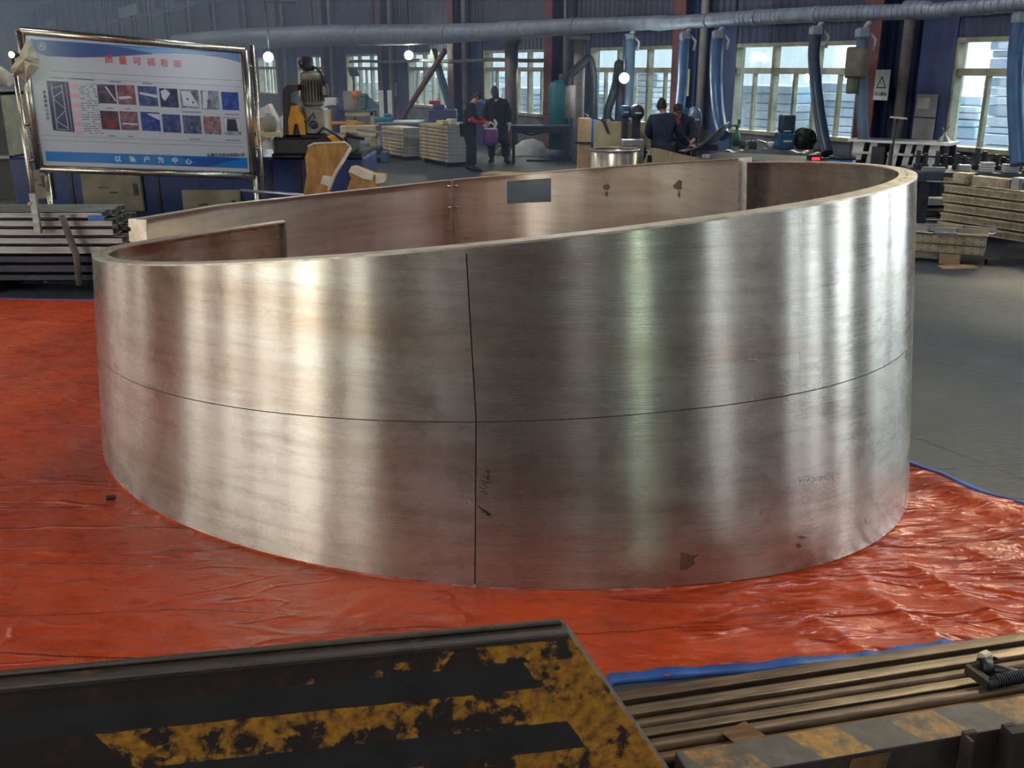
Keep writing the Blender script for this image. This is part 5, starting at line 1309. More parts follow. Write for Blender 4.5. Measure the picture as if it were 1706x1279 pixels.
# blue machine head behind the bench (two rounded blue housings)
for (x0, y0, x1, y1, Y, mk, nm, lb) in [(1148, 178, 1165, 218, 19.3, 'steel_blue', 'grinder_housing', 'rounded blue grey machine housing just behind the bending worker'), (1126, 180, 1146, 215, 19.6, 'bottle_blue', 'machine_cabinet', 'blue machine cabinet between the two workers at the bench'), (1033, 176, 1050, 196, 19.6, 'bottle_blue', 'machine_cabinet', 'small blue cabinet below the bright lamp'), (1050, 174, 1071, 200, 19.4, 'black', 'grinder_housing', 'rounded black machine housing left of the navy worker')]:
    a = dep(x0, y0, Y); b_ = dep(x1, y1, Y); w_ = b_.x - a.x; t_ = thing(nm, lb, 'machine', ((a.x + b_.x) / 2, Y, 0))
    q = MB(); zc = (a.z + b_.z) / 2; hh = a.z - b_.z
    if 'housing' in nm: q.lathe([(0, -.25), (hh / 2 * .8, -.25), (hh / 2, -.2), (hh / 2, .2), (hh / 2 * .8, .25), (0, .25)], M=Matrix.Translation((0, 0, zc)) @ Matrix.Rotation(PI / 2, 4, 'X') @ Matrix.Scale(max(.5, w_ / hh), 4, (1, 0, 0)), seg=20)
    else: q.box((0, 0, zc), (w_, .4, hh), bev=.05)
    q.build('housing', M[mk], t_)
    q = MB(); q.span((-w_ * .25, -.15, 0), (w_ * .25, .15, b_.z + .05)); q.build('pedestal', M['dark_steel'], t_)
    q = MB(); q.box((0, -.26 if 'housing' in nm else -.205, zc), (w_ * .5, .02, .03)); q.build('label_strip', M['white'], t_)
# ================================================================== RIGHT SIDE
# striped slatted crate
CY = 16.0
a, b_ = dep(1417, 232, CY), dep(1581, 238, CY - .9)
ct = thing('slatted_crate', 'wide white slatted crate with dark gaps on the bench right of the blue drum', 'crate', (a.x, CY, 0), math.atan2(b_.y - a.y, b_.x - a.x))
Lc = math.hypot(b_.x - a.x, b_.y - a.y); zc0, zc1 = dep(1500, 285, 15.5).z, dep(1500, 235, 15.5).z
q = MB(); q.span((-.03, -.04, zc1 - .04), (Lc + .03, .5, zc1)); q.build('top_rail', M['alu'], ct)
q = MB(); zm = zc0 + (zc1 - zc0) * .52; 
for x0, x1 in ((.05, .46), (.6, .98), (1.05, Lc - .05)): q.span((x0, -.03, zm), (x1, .0, zm + .035))
q.build('middle_rail', M['white'], ct)
for k, (x0, x1) in enumerate([(.02, .22), (.32, .44), (.66, .82), (.92, 1.02), (.99 + .1, 1.2), (1.3, 1.46)]):
    x0 *= Lc / 1.62; x1 *= Lc / 1.62
    q = MB(); q.prism([(x0 - .03, .0, zc0), (x1 - .03, 0, zc0), (x1 + .03, .0, zc1 - .04), (x0 + .03, 0, zc1 - .04)], (0, .02, 0)); q.build('slat', M['white'], ct)
q = MB(); q.span((-.02, .4, zc0), (Lc, .42, zc1 - .04)); q.span((-.02, 0, zc0 - .02), (Lc, .42, zc0)); q.build('crate_back', M['black'], ct)
for x in (.0, Lc - .05):
    for y in (0, .4): q = MB(); q.span((x, y, 0), (x + .05, y + .05, zc1)); q.build('leg', M['dark_steel'], ct)
q = MB()
q.span((.4 * Lc / 1.62, -.05, zc0), (.62 * Lc / 1.62, 0, zc1 - .1)); q.build('crate_frame', M['dark_steel'], ct)
# T-stand
c_ = at(1483, 395, 0); c_ = Vector((dep(1483, 270, 14.2).x, 14.2, 0)); ts = thing('t_stand', 'thin dark stand with a short white cross bar in front of the slatted crate', 'stand', c_)
q = MB(); ztp = dep(1487, 195, 14.2).z; q.path([(0, 0, .05), (0, 0, dep(1483, 240, 14.2).z)], .03, 10); q.path([(0, 0, 1.0), (.04, 0, ztp)], .013, 8); q.box((0, 0, .02), (.4, .3, .04)); q.build('post', M['black'], ts)
q = MB(); q.bar((-.07, 0, ztp), (.16, 0, ztp - .02), .03, .025); q.build('cross_bar', M['white'], ts)
# right bench
rt = thing('grey_bench', 'heavy grey steel bench with clamps and parts at the right behind the punched profiles', 'bench', (dep(1530, 290, 13.6).x, 13.6, 0), math.radians(-8))
RZ = dep(1620, 287, 13.6).z
q = MB(); q.span((0, 0, RZ - .13), (3.2, 1.1, RZ), bev=.01); q.build('bench_top', M['steel_blue'] if 0 else mat('slate_bench_steel', srgb(70, 78, 96), .5, .3, srgb(50, 56, 74), 4), rt)
for x in (.12, 1.6, 3.05):
    for y in (.1, 1.0): q = MB(); q.span((x - .06, y - .06, 0), (x + .06, y + .06, RZ - .13)); q.build('leg', M['dark_steel'], rt)
q = MB(); q.span((.05, .1, .25), (3.1, 1.0, .3)); q.build('shelf', M['dark_steel'], rt)
def on_rt(x, y, z=0): v_ = Vector(rt.location) + Matrix.Rotation(math.radians(-8), 3, 'Z') @ Vector((x, y, 0)); v_.z = RZ + z; return v_
rr_ = random.Random(9)
for i in range(7):
    x = .05 + i * .26; h = rr_.uniform(.16, .26)
    q = MB(); q.box((0, 0, .03), (.16, .2, .06), bev=.008); q.box((-.05, 0, h / 2 + .04), (.03, .14, h)); q.box((.05, 0, h / 2 + .02), (.03, .14, h * .8)); q.path([(-.12, 0, h * .8), (.13, 0, h * .8)], .012, 8); q.path([(.13, -.06, h * .8), (.13, .06, h * .8)], .008, 6)
    solo(q, 'bench_clamp', M['dark_steel'], 'dark clamp on the grey bench, number %s from its left end' % ['one', 'two', 'three', 'four', 'five', 'six', 'seven'][i], 'clamp', 'clamps on the grey bench', loc=on_rt(x + .12, .6), rz=-.14)
for i, (x, y, d_, mk, lb) in enumerate([(.12, .15, (.3, .1, .06), 'alu', 'bright flat part at the left front of the grey bench'), (.5, .12, (.16, .12, .1), 'alu', 'small bright block at the front of the grey bench'), (.82, .2, (.17, .14, .13), 'white', 'white box on the grey bench below the window'), (1.12, .2, (.2, .15, .11), 'white', 'pale tray on the grey bench toward the right'), (1.42, .25, (.2, .2, .14), 'paper', 'stack of pale sheets at the right end of the grey bench')]):
    q = MB(); n_ = 4
    for k in range(n_): q.box((.004 * k, 0, d_[2] * (k + .5) / n_), (d_[0] * (1 - .03 * (k % 2)), d_[1], d_[2] / n_ * .8), bev=.003)
    solo(q, 'metal_part', M[mk], lb, 'part', loc=on_rt(x + .1, y), rz=-.14)
q = MB(); q.path([(0, 0, .03), (.06, -.02, .12), (.2, -.03, .12), (.42, -.2, .02), (.47, -.30, -.1), (.46, -.32, -.5), (.42, -.32, -.75)], .014, 8); q.path([(-.06, 0, .04), (.1, 0, .06)], .035, 10); solo(q, 'torch_cable', M['black_rub'], 'black welding torch with its cable hanging over the grey bench edge', 'cable', loc=on_rt(1.15, .28), rz=-.14)
# cone funnel thing on the sill
q = MB(); q.lathe([(.12, 0), (.10, .03), (.03, .12), (.02, .17)], seg=18); q.path([(0, 0, .16), (.07, 0, .25)], .008, 6); q.path([(0, 0, .16), (-.05, 0, .23)], .008, 6)
fc = dep(1572, 238, 15.45); solo(q, 'metal_funnel', M['alu_dull'], 'grey funnel standing on the right end of the slatted crate', 'funnel', loc=fc)
# stack of punched tan profiles, wall aligned; s decreasing towards the camera
SY = 12.9
sa = at(1562, 384, .06); s0 = (Vector((sa.x, sa.y, 0)) - WP).dot(WD); n0 = (Vector((sa.x, sa.y, 0)) - WP).dot(WN)
zt = .09; hlay = .125
for k in range(5):
    xo = [0, -.02, -.05, -.01, -.02][k]
    q = MB(); L = 3.2; q.span((-L, -.20, 0), (0, -.192, hlay - .03)); q.span((-L, -.2, hlay - .036), (0, 0, hlay - .022)); q.span((-L, -.010, 0), (0, 0, hlay - .022)); q.span((-L, 0, hlay - .05), (0, .03, hlay - .022)); q.span((-L, -.2, 0), (0, -.06, .012))
    solo(q, 'punched_profile', M['perf_tan'], 'tan punched aluminium profile, %s of the big stack at right' % ['lowest', 'second from the bottom', 'middle one', 'second from the top', 'top long one'][k], 'profile', 'punched profiles in the big stack', loc=W(s0 + xo, n0 + .0, zt), rz=WANG)
    zt += hlay
q = MB()
for x in (-.3, -1.6): q.span((x - .06, -.3, 0), (x + .06, .05, .088))
solo(q, 'timber_bearer', M['black'], 'dark bearers under the big stack of punched profiles', 'bearer', loc=W(s0, n0, 0), rz=WANG)
for k, (x0, x1, hh, mk, lb) in enumerate([(-.35, -.12, .14, 'perf_tan', 'short tan block on the left end of the big profile stack'), (-.95, -.42, .12, 'red_steel', 'reddish tan piece on top of the big profile stack'), (-1.12, -.98, .15, 'alu', 'bright bracket on top of the big profile stack'), (-1.7, -1.2, .11, 'tan_alu', 'long tan offcut at the right on top of the big profile stack')]):
    q = MB(); q.span((x0, -.16, 0), (x1, .0, hh), bev=.006); q.span((x0 + .02, .0, .02), (x0 + .06, .012, hh - .02)); 
    solo(q, 'profile_offcut', M['tan_alu'] if mk == 'red_steel' else M[mk], lb, 'offcut', loc=W(s0, n0, zt), rz=WANG)
q = MB(); q.span((-.05, -.06, 0), (.75, .04, .012)); q.span((-.05, -.06, 0), (.75, -.05, .06)); o_ = solo(q, 'punched_strip', M['perf_tan'], 'loose punched strip sticking out left of the big profile stack', 'strip', loc=W(s0 - .2, n0 - .08, zt + .0), rz=WANG + .5)
# low stack in front
la = at(1637, 441, .02); s1 = (Vector((la.x, la.y, 0)) - WP).dot(WD); n1 = (Vector((la.x, la.y, 0)) - WP).dot(WN)
zt = .12
lang = math.atan2((at(1525, 432, 0) - at(1640, 441, 0)).y, (at(1525, 432, 0) - at(1640, 441, 0)).x)
for k in range(2):
    q = MB(); q.span((0, -.5, 0), (2.4, 0, .012)); q.span((0, -.02, 0), (2.4, 0, .1)); q.span((0, -.5, .088), (2.4, 0, .1)); q.span((0, -.5, 0), (.012, 0, .1))
    solo(q, 'punched_tray', M['perf_tan'], 'tan punched tray of the low stack beside the ring, %s' % ['lower', 'upper'][k], 'tray', 'punched trays in the low stack', loc=Vector((la.x, la.y, zt)) , rz=lang + PI * 0)
    zt += .105
mz = zt
for k in range(10):
    q = MB(); L = rr_.uniform(.3, .7); w_ = rr_.uniform(.08, .2); q.span((-L / 2, -w_ / 2, 0), (L / 2, w_ / 2, .015), bev=.004); q.span((-L / 2, -w_ / 2, 0), (L / 2, -w_ / 2 + .012, .06))
    q.path([(-L / 4, 0, .015), (-L / 4, 0, .02)], .02, 8)
    px = 1540 + (k % 5) * 24; py = 402 + (k // 5) * 10; z_ = mz + .0 + .035 * (k // 5); p_ = at(px, py, z_)
    u_ = Vector((math.cos(lang), math.sin(lang), 0)); v_ = Vector((-u_.y, u_.x, 0))
    p_ = Vector((la.x, la.y, mz)) + u_ * (.15 + (k % 5) * .33) + v_ * (-.12 - .24 * (k // 5)); p_.z = mz + .002
    solo(q, 'bracket_offcut', M['alu'] if k % 3 else M['tan_alu'], 'loose bent bracket lying on the low punched trays, %s' % ('front row' if k < 5 else 'rear row'), 'bracket', 'loose brackets on the low stack', loc=p_, rz=lang + rr_.uniform(-.3, .3))
q = MB(); q.span((-.1, -.5, 0), (.12, .02, .115)); o_ = solo(q, 'wood_block', M['wood'], 'pale wood block under the low punched trays', 'wood block', loc=Vector((la.x, la.y, 0)) + Vector((math.cos(lang), math.sin(lang), 0)) * .35, rz=lang)
q = MB(); q.span((-.1, -.5, 0), (.12, .0, .115)); solo(q, 'wood_block', M['black'], 'dark bearer under the left part of the low punched trays', 'wood block', loc=Vector((la.x, la.y, 0)) + Vector((math.cos(lang), math.sin(lang), 0)) * 1.7, rz=lang)
q = MB(); q.prism([(-.22, 0, 0), (.2, -.06, 0), (.26, .1, 0), (.06, .2, 0), (-.18, .15, 0)], (0, 0, .012)); solo(q, 'torn_cardboard', M['wood'], 'torn tan cardboard on the floor below the low trays', 'cardboard', loc=at(1598, 447, .002), rz=.2)
q = MB(); q.bar((0, 0, .03), (.55, 0, .03), .06, .06); solo(q, 'steel_offcut', M['black'], 'short black steel piece on the floor right of the low trays', 'offcut', loc=at(1642, 440, 0), rz=.05)
for k in range(3):
    q = MB(); q.span((0, 0, 0), (.9, .3, .09), bev=.01); solo(q, 'pale_beam', M['white'] if k % 2 == 0 else M['steel_blue'], ['lower', 'middle', 'upper'][k] + ' pale beam seen between the ring and the big profile stack', 'beam', 'pale beams under the bench', loc=Vector((dep(1515, 370, 14.4).x, 14.1, .0 + .16 * k)), rz=.0)

# wall things
def wplate(px0, y0, px1, y1, n, name, m, label, cat, t=.02):
    s_a, s_b = sOf(px1, n), sOf(px0, n); pc = W((s_a + s_b) / 2, n)
    za, zb = dep((px0 + px1) / 2, y1, pc.y).z, dep((px0 + px1) / 2, y0, pc.y).z
    t_ = thing(name, label, cat, W((s_a + s_b) / 2, n, (za + zb) / 2), WANG)
    q = MB(); w_, h_ = s_b - s_a, zb - za; q.span((-w_ / 2, -t, -h_ / 2), (w_ / 2, 0, h_ / 2), bev=.003); q.build('plate', m, t_)
    return t_, w_, h_
t_, w_, h_ = wplate(1460, 116, 1484, 167, .42, 'warning_sign', M['white'], 'white warning sign with a black triangle on the red column', 'sign')
q = MB()
def ring_poly(outer, inner, y): 
    n = len(outer); q.add([(a_, y, b__) for a_, b__ in outer] + [(a_, y, b__) for a_, b__ in inner], [(i, (i + 1) % n, n + (i + 1) % n, n + i) for i in range(n)])
k = w_ * .36; ring_poly([(-k, -.05), (k, -.05), (0, -.05 + k * 1.9)], [(-k * .72, -.05 + k * .17), (k * .72, -.05 + k * .17), (0, -.05 + k * 1.52)], .003)
q.add([(.25 * k, .003, .42 * k), (-.18 * k, .003, .36 * k), (.02 * k, .003, .28 * k), (-.2 * k, .003, .05 * k), (.22 * k, .003, .3 * k), (.04 * k, .003, .36 * k)], [tuple(range(6))])
q.build('black_triangle', M['black'], t_)
text('当心触电', w_ * .22, M['black'], t_, Vector((0, .003, -h_ * .3)), (PI / 2, 0, PI), 'sign_text')
t_, w_, h_ = wplate(1533, 157, 1569, 232, .06, 'wall_noticeboard', mat('grey_paper_board', srgb(164, 162, 164), .7, 0, srgb(140, 138, 142), 6), 'grey paper covered board on the wall left of the right window', 'board')
q = MB(); q.span((-w_ * .15, 0, h_ * .18), (w_ * .4, .004, h_ * .42)); q.build('pinned_sheet', M['white'], t_); q = MB(); q.span((-w_ / 2, 0, -.02), (w_ / 2, .006, 0.0)); q.build('board_seam', M['dark_steel'], t_)
wplate(641, 138, 659, 160, .1, 'wall_notice', M['cream_frame'], 'small pale notice on the blue wall beside the red brace', 'notice')
wplate(207, 10, 238, 28, .6, 'hanging_sign', mat('pale_blue_sign', srgb(150, 180, 196), .5), 'pale blue sign hanging high on the far wall above the notice board', 'sign')
wplate(86, 32, 102, 44, .6, 'hanging_sign', mat('pale_green_sign', srgb(128, 156, 158), .5), 'far pale green sign high on the wall near the board corner', 'sign')
wplate(1142, 115, 1149, 160, .4, 'yellow_tag', M['plank'], 'narrow yellow tag plate on the column beside the blue hose', 'plate')

# ================================================================== MIDDLE: stacks, tank, fume arms
def crate_stack(px, py, L, Wd, n, h, grp, lab, white_end=True):
    c_ = at(px, py, .1); c_.z = 0; rr_ = random.Random(px)
    for k in range(n):
        q = MB(); q.span((-L * 0, -0, 0), (L, -Wd, h - .014), 0, bev=.004)
        # punched end rim
        q.span((-.012, -Wd + .0, .0), (0, 0, h - .008), 1); q.span((-.02, -Wd, h - .02), (.0, 0, h - .008), 1)
        q.span((0, 0, h * .35), (L, .012, h * .55), 0)
        o = solo(q, 'formwork_panel', [M['tan_alu'], M['perf_white']], '%s, %s' % (lab, ['bottom', 'second', 'third', 'fourth', 'fifth', 'sixth', 'seventh', 'eighth', 'ninth', 'tenth', 'eleventh', 'twelfth'][k] + ' layer counted from below'), 'panel', grp, loc=c_ + Vector((0, 0, .1 + k * h)) + WD * rr_.uniform(-.015, .015), rz=WANG)
    q = MB(); q.span((.1, -Wd + .03, 0), (.22, -.03, .098)); q.span((L - .25, -Wd + .03, 0), (L - .13, -.03, .098)); solo(q, 'pallet_bearer', M['black'], 'dark bearers under the %s' % grp, 'bearer', loc=c_, rz=WANG)
    return c_
c1_ = crate_stack(673, 261, 1.35, .55, 8, .085, 'left formwork panel stack', 'tan formwork panel in the left stack')
c2_ = crate_stack(746, 271, 1.55, .62, 10, .082, 'right formwork panel stack', 'tan formwork panel in the right stack by the workers')
for k, (px, py, d_) in enumerate([(722, 213, (.35, .2, .09)), (738, 213, (.22, .16, .13)), (744, 216, (.2, .12, .06))]):
    q = MB(); q.box((0, 0, d_[2] / 2), d_, bev=.006); q.span((-d_[0] / 2 - .004, -.02, 0), (-d_[0] / 2, .02, d_[2])); solo(q, 'small_box', M['white'] if k else M['plank'], ['long pale box', 'square white box', 'flat white box'][k] + ' on top of the right formwork stack', 'box', loc=c2_ + WD * (.5 - .18 * k) + WN * (-.15 - .12 * k) + Vector((0, 0, .1 + 10 * .082)), rz=WANG)
# blue sheet table behind the left stack
tb, L = table(630, 702, 211, 27.2, .78, 1.3, mat('pale_blue_table', srgb(120, 150, 180), .45), 'pale blue table behind the left formwork stack', legm=M['steel_blue'])
for k, px in enumerate((637, 651)):
    q = MB(); q.span((-.06, -.03, 0), (.06, .03, .8)); c_ = dep(px, 210, 27.6); c_.z = .782; solo(q, 'white_strip', M['white'], ['left', 'right'][k] + ' of two thin white strips standing on the pale blue table', 'strip', loc=c_)
q = MB(); q.box((0, 0, .06), (.5, .3, .12), bev=.03); q.box((.1, 0, .16), (.2, .2, .1), bev=.03); solo(q, 'parts_heap', M['teal'], 'teal and grey parts heaped at the left of the pale blue table', 'parts', loc=Vector((dep(640, 205, 27.5).x, 27.5, .781)))
# rear bench with vices behind the punching machine
tb2, L2 = table(541, 624, 183, 29, dep(580, 183, 29).z, .9, M['steel_blue'], 'grey blue rear bench right of the punching machine loaded with small tools', legm=M['plank'], leg=.1)
zt2 = dep(580, 183, 29).z; rr_ = random.Random(8)
for i, (px, w_, h_, mk, lb) in enumerate([(548, .45, .32, 'white', 'white carton at the left end of the rear bench'), (562, .35, .4, 'steel_blue', 'grey wire cage on the rear bench'), (575, .12, .42, 'red', 'small red bottle on the rear bench'), (588, .5, .5, 'mach_grey', 'grey cabinet box at the centre of the rear bench'), (606, .28, .55, 'green', 'dark green vise head on the rear bench'), (618, .5, .45, 'steel_blue', 'tilted blue panel at the right end of the rear bench')]):
    q = MB()
    if i == 1:
        for k in range(6): q.path([(-w_ / 2 + k * w_ / 5, 0, 0), (-w_ / 2 + k * w_ / 5, 0, h_ * .7)], .012, 5)
        q.path([(-w_ / 2, 0, h_ * .7), (w_ / 2, 0, h_ * .7)], .015, 5); q.box((0, .1, h_ * .2), (w_ * .8, .2, h_ * .4))
    elif i == 2: q.lathe([(w_ / 2, 0), (w_ / 2, h_ * .7), (w_ * .2, h_ * .85), (w_ * .2, h_)], seg=12)
    elif i == 4: q.box((0, 0, h_ * .3), (w_ * .6, .3, h_ * .6), bev=.03); q.lathe([(0, 0), (w_ / 2, 0), (w_ / 2, .1), (0, .1)], c=(0, 0, h_ * .6), seg=14); q.path([(-w_, 0, h_ * .5), (w_, 0, h_ * .5)], .02, 6)
    elif i == 5: q.prism([(-w_ / 2, -.02, .3), (-w_ / 4, -.02, .02), (w_ / 2, -.02, 0), (w_ / 2.2, -.02, .12), (-w_ / 3, -.02, h_)], (0, .06, 0))
    else: q.box((0, 0, h_ / 2), (w_, .3, h_), bev=.01); q.span((-w_ / 2, -.155, h_ * .7), (w_ / 2, -.15, h_ * .75))
    solo(q, ['carton', 'wire_cage', 'red_bottle', 'tool_cabinet', 'bench_vise', 'tilted_panel'][i], M[mk], lb, 'tool', loc=Vector((dep(px, 183, 29.3).x, 29.35, zt2 + .001)))
q = MB(); c_ = dep(592, 158, 29.1); q.lathe([(0, -.02), (.12, -.02), (.12, .02), (0, .02)], M=Matrix.Rotation(PI / 2, 4, 'X'), seg=18); q.path([(0, 0, -.12), (0, 0, -(c_.z - zt2) + .001)], .015, 6)
solo(q, 'orange_disc', M['orange'], 'round orange disc on a thin stalk over the rear bench', 'disc', loc=c_)
# yellow cross stand left under the bench, dark blue drum
q = MB(); z0_ = 0; q.span((-.05, -.05, 0), (.05, .05, 1.1)); q.bar((-.35, 0, .75), (.9, 0, .75), .05, .07); q.box((.6, 0, .75), (.3, .08, .14)); solo(q, 'yellow_stand', M['yellow'], 'yellow cross shaped stand right of the punching machine', 'stand', loc=Vector((dep(549, 200, 27.5).x, 27.5, 0)))
q = MB(); q.lathe([(.35, 0), (.36, .1), (.34, 1.0), (.2, 1.15), (0, 1.18)], seg=20); solo(q, 'navy_drum', mat('navy_drum_paint', srgb(34, 34, 74), .5), 'dark navy drum under the rear bench beside the punching machine', 'drum', loc=Vector((dep(555, 205, 28.3).x, 28.3, 0)))
q = MB(); q.span((0, 0, .35), (1.0, .5, .65), bev=.02); q.span((.05, .1, 0), (.15, .4, .35)); q.span((.85, .1, 0), (.95, .4, .35)); q.span((.5, -.01, .37), (.98, .0, .63)); solo(q, 'long_chest', M['plank'], 'long pale yellow trunk on blocks under the rear bench', 'trunk', loc=Vector((dep(563, 210, 28.2).x + .1, 27.9, 0)))
# tripod floodlight
c_ = at(593, 224, 0); tp_ = thing('tripod_floodlight', 'black floodlight panel on a thin tripod stand before the far window', 'floodlight', (c_.x, c_.y, 0))
zt_ = dep(593, 126, c_.y).z; q = MB(); q.path([(0, 0, .1), (0, 0, zt_)], .03, 8)
q.build('pole', M['black'], tp_)
for k in range(3):
    w = 2 * PI * k / 3 + .5; q = MB(); q.path([(0, 0, .55), (.45 * math.cos(w), .45 * math.sin(w), .01)], .022, 6); q.build('leg', M['black'], tp_)
z1_ = dep(593, 114, c_.y).z; q = MB(); q.prism([(-.17, 0, z1_), (.12, 0, z1_), (.2, 0, zt_ - .02), (-.1, 0, zt_ - .02)], (0, .12, 0)); q.build('lamp_panel', M['black'], tp_)
# low scrap row in front of tripod
for k in range(5):
    q = MB(); hh = rr_.uniform(.25, .4); q.box((0, 0, hh / 2), (.38, .4, hh), bev=.02); q.box((.02, -.21, hh * .6), (.2, .02, hh * .3)); solo(q, 'scrap_bin', M['dark_steel'] if k % 2 else M['steel_blue'], 'dark scrap bin on the floor left of the formwork stacks, %s from the left' % ['first', 'second', 'third', 'fourth', 'fifth'][k], 'bin', 'scrap bins', loc=Vector((dep(590 + 11 * k, 240, 24.4).x, 24.4, 0)))
q = MB(); q.bar((0, 0, 0), (1.9, 0, -.22), .16, .05); solo(q, 'leaning_channel', M['alu_dull'], 'grey green channel lying across the scrap bins', 'channel', loc=Vector((dep(594, 221, 24.4).x, 24.45, .75)))
# far left rack behind the board
shf = thing('storage_rack', 'pale storage rack with white bags left of the punching machine', 'rack', (dep(424, 230, 20.5).x, 20.5, 0))
for k, z in enumerate((.35, .85)):
    q = MB(); q.span((0, 0, z), (1.05, .6, z + .08)); q.build('rack_shelf', M['plank'] if k else M['alu'], shf)
q = MB()
for x in (.0, .98): q.span((x, 0, 0), (x + .07, .07, 1.2)); q.span((x, .53, 0), (x + .07, .6, 1.2))
q.build('rack_posts', M['yellow'], shf)
for k, (dx, z, mk) in enumerate([(.2, .43, 'white'), (.5, .43, 'mach_grey'), (.8, .43, 'white'), (.25, .93, 'mach_grey'), (.6, .93, 'white')]):
    q = MB(); q.lathe([(.0, 0), (.13, 0), (.15, .12), (.13, .28), (.05, .33), (.07, .37)], seg=12); solo(q, 'white_bag', M[mk], 'full %s bag on the storage rack, %s shelf' % ('white' if mk == 'white' else 'grey', 'lower' if z < .5 else 'upper'), 'bag', 'bags on the storage rack', loc=Vector((shf.location.x + dx, 20.8, z + .001)))
q = MB(); q.prism([(-.25, 0, 0), (.3, 0, 0), (.28, 0, .5), (.1, 0, .9), (-.1, 0, .8), (-.22, 0, .5)], (0, .3, 0)); solo(q, 'white_sack', M['white'], 'tall white sack standing on the rack top behind the notice board edge', 'sack', loc=Vector((dep(441, 195, 21.4).x, 21.4, .55)))
q = MB(); q.span((-.3, -.05, 0), (.3, .35, .549)); solo(q, 'crate', M['dark_steel'], 'dark crate under the tall white sack', 'crate', loc=Vector((dep(441, 195, 21.4).x, 21.4, 0)))
# white sack and planks right of workers
wk = thing('white_sack', 'crumpled white sack lying behind the work table', 'sack', at(884, 255, 0) + Vector((0, -.5, 0)))
q = MB(); nn, mm = 14, 7; vs = []
for i in range(mm + 1):
    for j in range(nn):
        a_ = PI * i / mm / 2; w = 2 * PI * j / nn; r_ = .45 * math.cos(a_) * (1 + .18 * noise.noise(Vector((w * 1.3, a_ * 3, 1)))); vs.append((r_ * 1.25 * math.cos(w), r_ * .7 * math.sin(w), .38 * math.sin(a_) * (1 + .2 * noise.noise(Vector((w, 4, a_ * 2)))) + .0))
q.add(vs, [(i * nn + j, i * nn + (j + 1) % nn, (i + 1) * nn + (j + 1) % nn, (i + 1) * nn + j) for i in range(mm) for j in range(nn)], 0, True); q.build('sack_body', M['white'], wk)
for k, (px, py, L, ang, mk, z_) in enumerate([(862, 258, 1.3, .1, 'mach_grey', 0), (870, 254, 1.2, -.1, 'wood', .05), (866, 250, 1.1, .15, 'alu_dull', .1), (930, 262, .7, .05, 'wood', 0), (936, 258, .6, .2, 'beige', .11), (905, 264, .8, -.15, 'black', 0)]):
    q = MB(); hh = .048 if k < 3 or k == 5 else .105; q.span((-L / 2, -.2, 0), (L / 2, .2, hh), bev=.004); q.span((-L / 2, -.21, hh * .3), (L / 2, -.2, hh * .7)); c_ = at(px, py + (0 if k < 3 else 3), 0); base_ = at([866, 866, 866, 933, 933, 905][k], [257, 257, 257, 264, 264, 268][k], 0)
    solo(q, 'loose_board', M[mk], ['lowest grey board of the pile', 'tan board in the middle of the pile', 'grey green board on top of the pile', 'thick tan block lying', 'beige block stacked on the tan one', 'black board lying'][k] + ' behind the work table', 'board', loc=base_ + Vector((0, 0, z_ + .001)), rz=ang * .4)
pb = at(848, 290, .1); 
for k in range(3):
    q = MB(); q.span((-.5, -.35, 0), (.6, .25, .03), bev=.004); q.span((-.5, -.355, .008), (.6, -.35, .02)); solo(q, 'timber_sheet', M['wood'] if k != 1 else M['tan_alu'], 'flat tan sheet low on the floor in front of the workers, %s of three' % ['lowest', 'middle', 'topmost'][k], 'sheet', 'flat sheets by the workers', loc=Vector((pb.x, pb.y + .25, .002 + .032 * k)), rz=-.45 + .03 * k)
# teal tank
tk = thing('gas_tank', 'tall rounded teal and grey blue tank behind the work table', 'tank', (dep(933, 200, 25.1).x, 25.1, 0))
zt_ = dep(933, 133, 25.1).z; r_ = .29; q = MB(); q.lathe([(r_, .25), (r_, zt_ - .18), (r_ * .9, zt_ - .08), (r_ * .6, zt_ - .02), (0, zt_)], seg=28); q.build('tank_body', M['teal'], tk)
q = MB(); q.lathe([(r_ * 1.15, 0), (r_ * 1.15, .25)], seg=20); q.lathe([(.04, zt_ - .02), (.04, zt_ + .12), (.02, zt_ + .14)], seg=8); q.path([(-r_, 0, zt_ - .5), (-r_ - .12, 0, zt_ - .5), (-r_ - .12, 0, zt_ - .8), (-r_, 0, zt_ - .8)], .02, 6); q.build('fittings', M['steel_blue'], tk)
q = MB(); q.box((.42, -.1, .55), (.5, .6, 1.1), bev=.04); q.build('base_cabinet', mat('deep_teal', srgb(20, 84, 112), .45), tk)
# fume arms
def fume(name, pixs, Y, r, m, label, hood=None, seg=14):
    P = [dep(x, y, Y) for x, y in pixs]; t_ = thing(name, label, 'fume arm', P[0])
    Q = [P[0]]
    for i in range(len(P) - 1):
        a_ = P[max(i - 1, 0)]; b__ = P[i]; c__ = P[i + 1]; d_ = P[min(i + 2, len(P) - 1)]
        for k in range(1, 7):
            t = k / 6; Q.append(.5 * ((2 * b__) + (c__ - a_) * t + (2 * a_ - 5 * b__ + 4 * c__ - d_) * t * t + (3 * b__ - a_ - 3 * c__ + d_) * t ** 3))
    q = MB(); L = [v_ - P[0] for v_ in Q]; q.path(L, r, seg)
    for i in range(1, len(L) - 1, 1): q.path([L[i] - (L[i + 1] - L[i]) * .08, L[i] + (L[i + 1] - L[i]) * .08], r * 1.07, seg)
    q.build('arm_hose', m, t_)
    return t_, P[0]
fa, o0 = fume('fume_arm', [(988, 200), (988, 165), (988, 130), (984, 104), (979, 98), (970, 106), (957, 118), (948, 128), (946, 142)], 21.0, .085, M['black_rub'], 'black fume extraction arm bent over beside the teal tank')
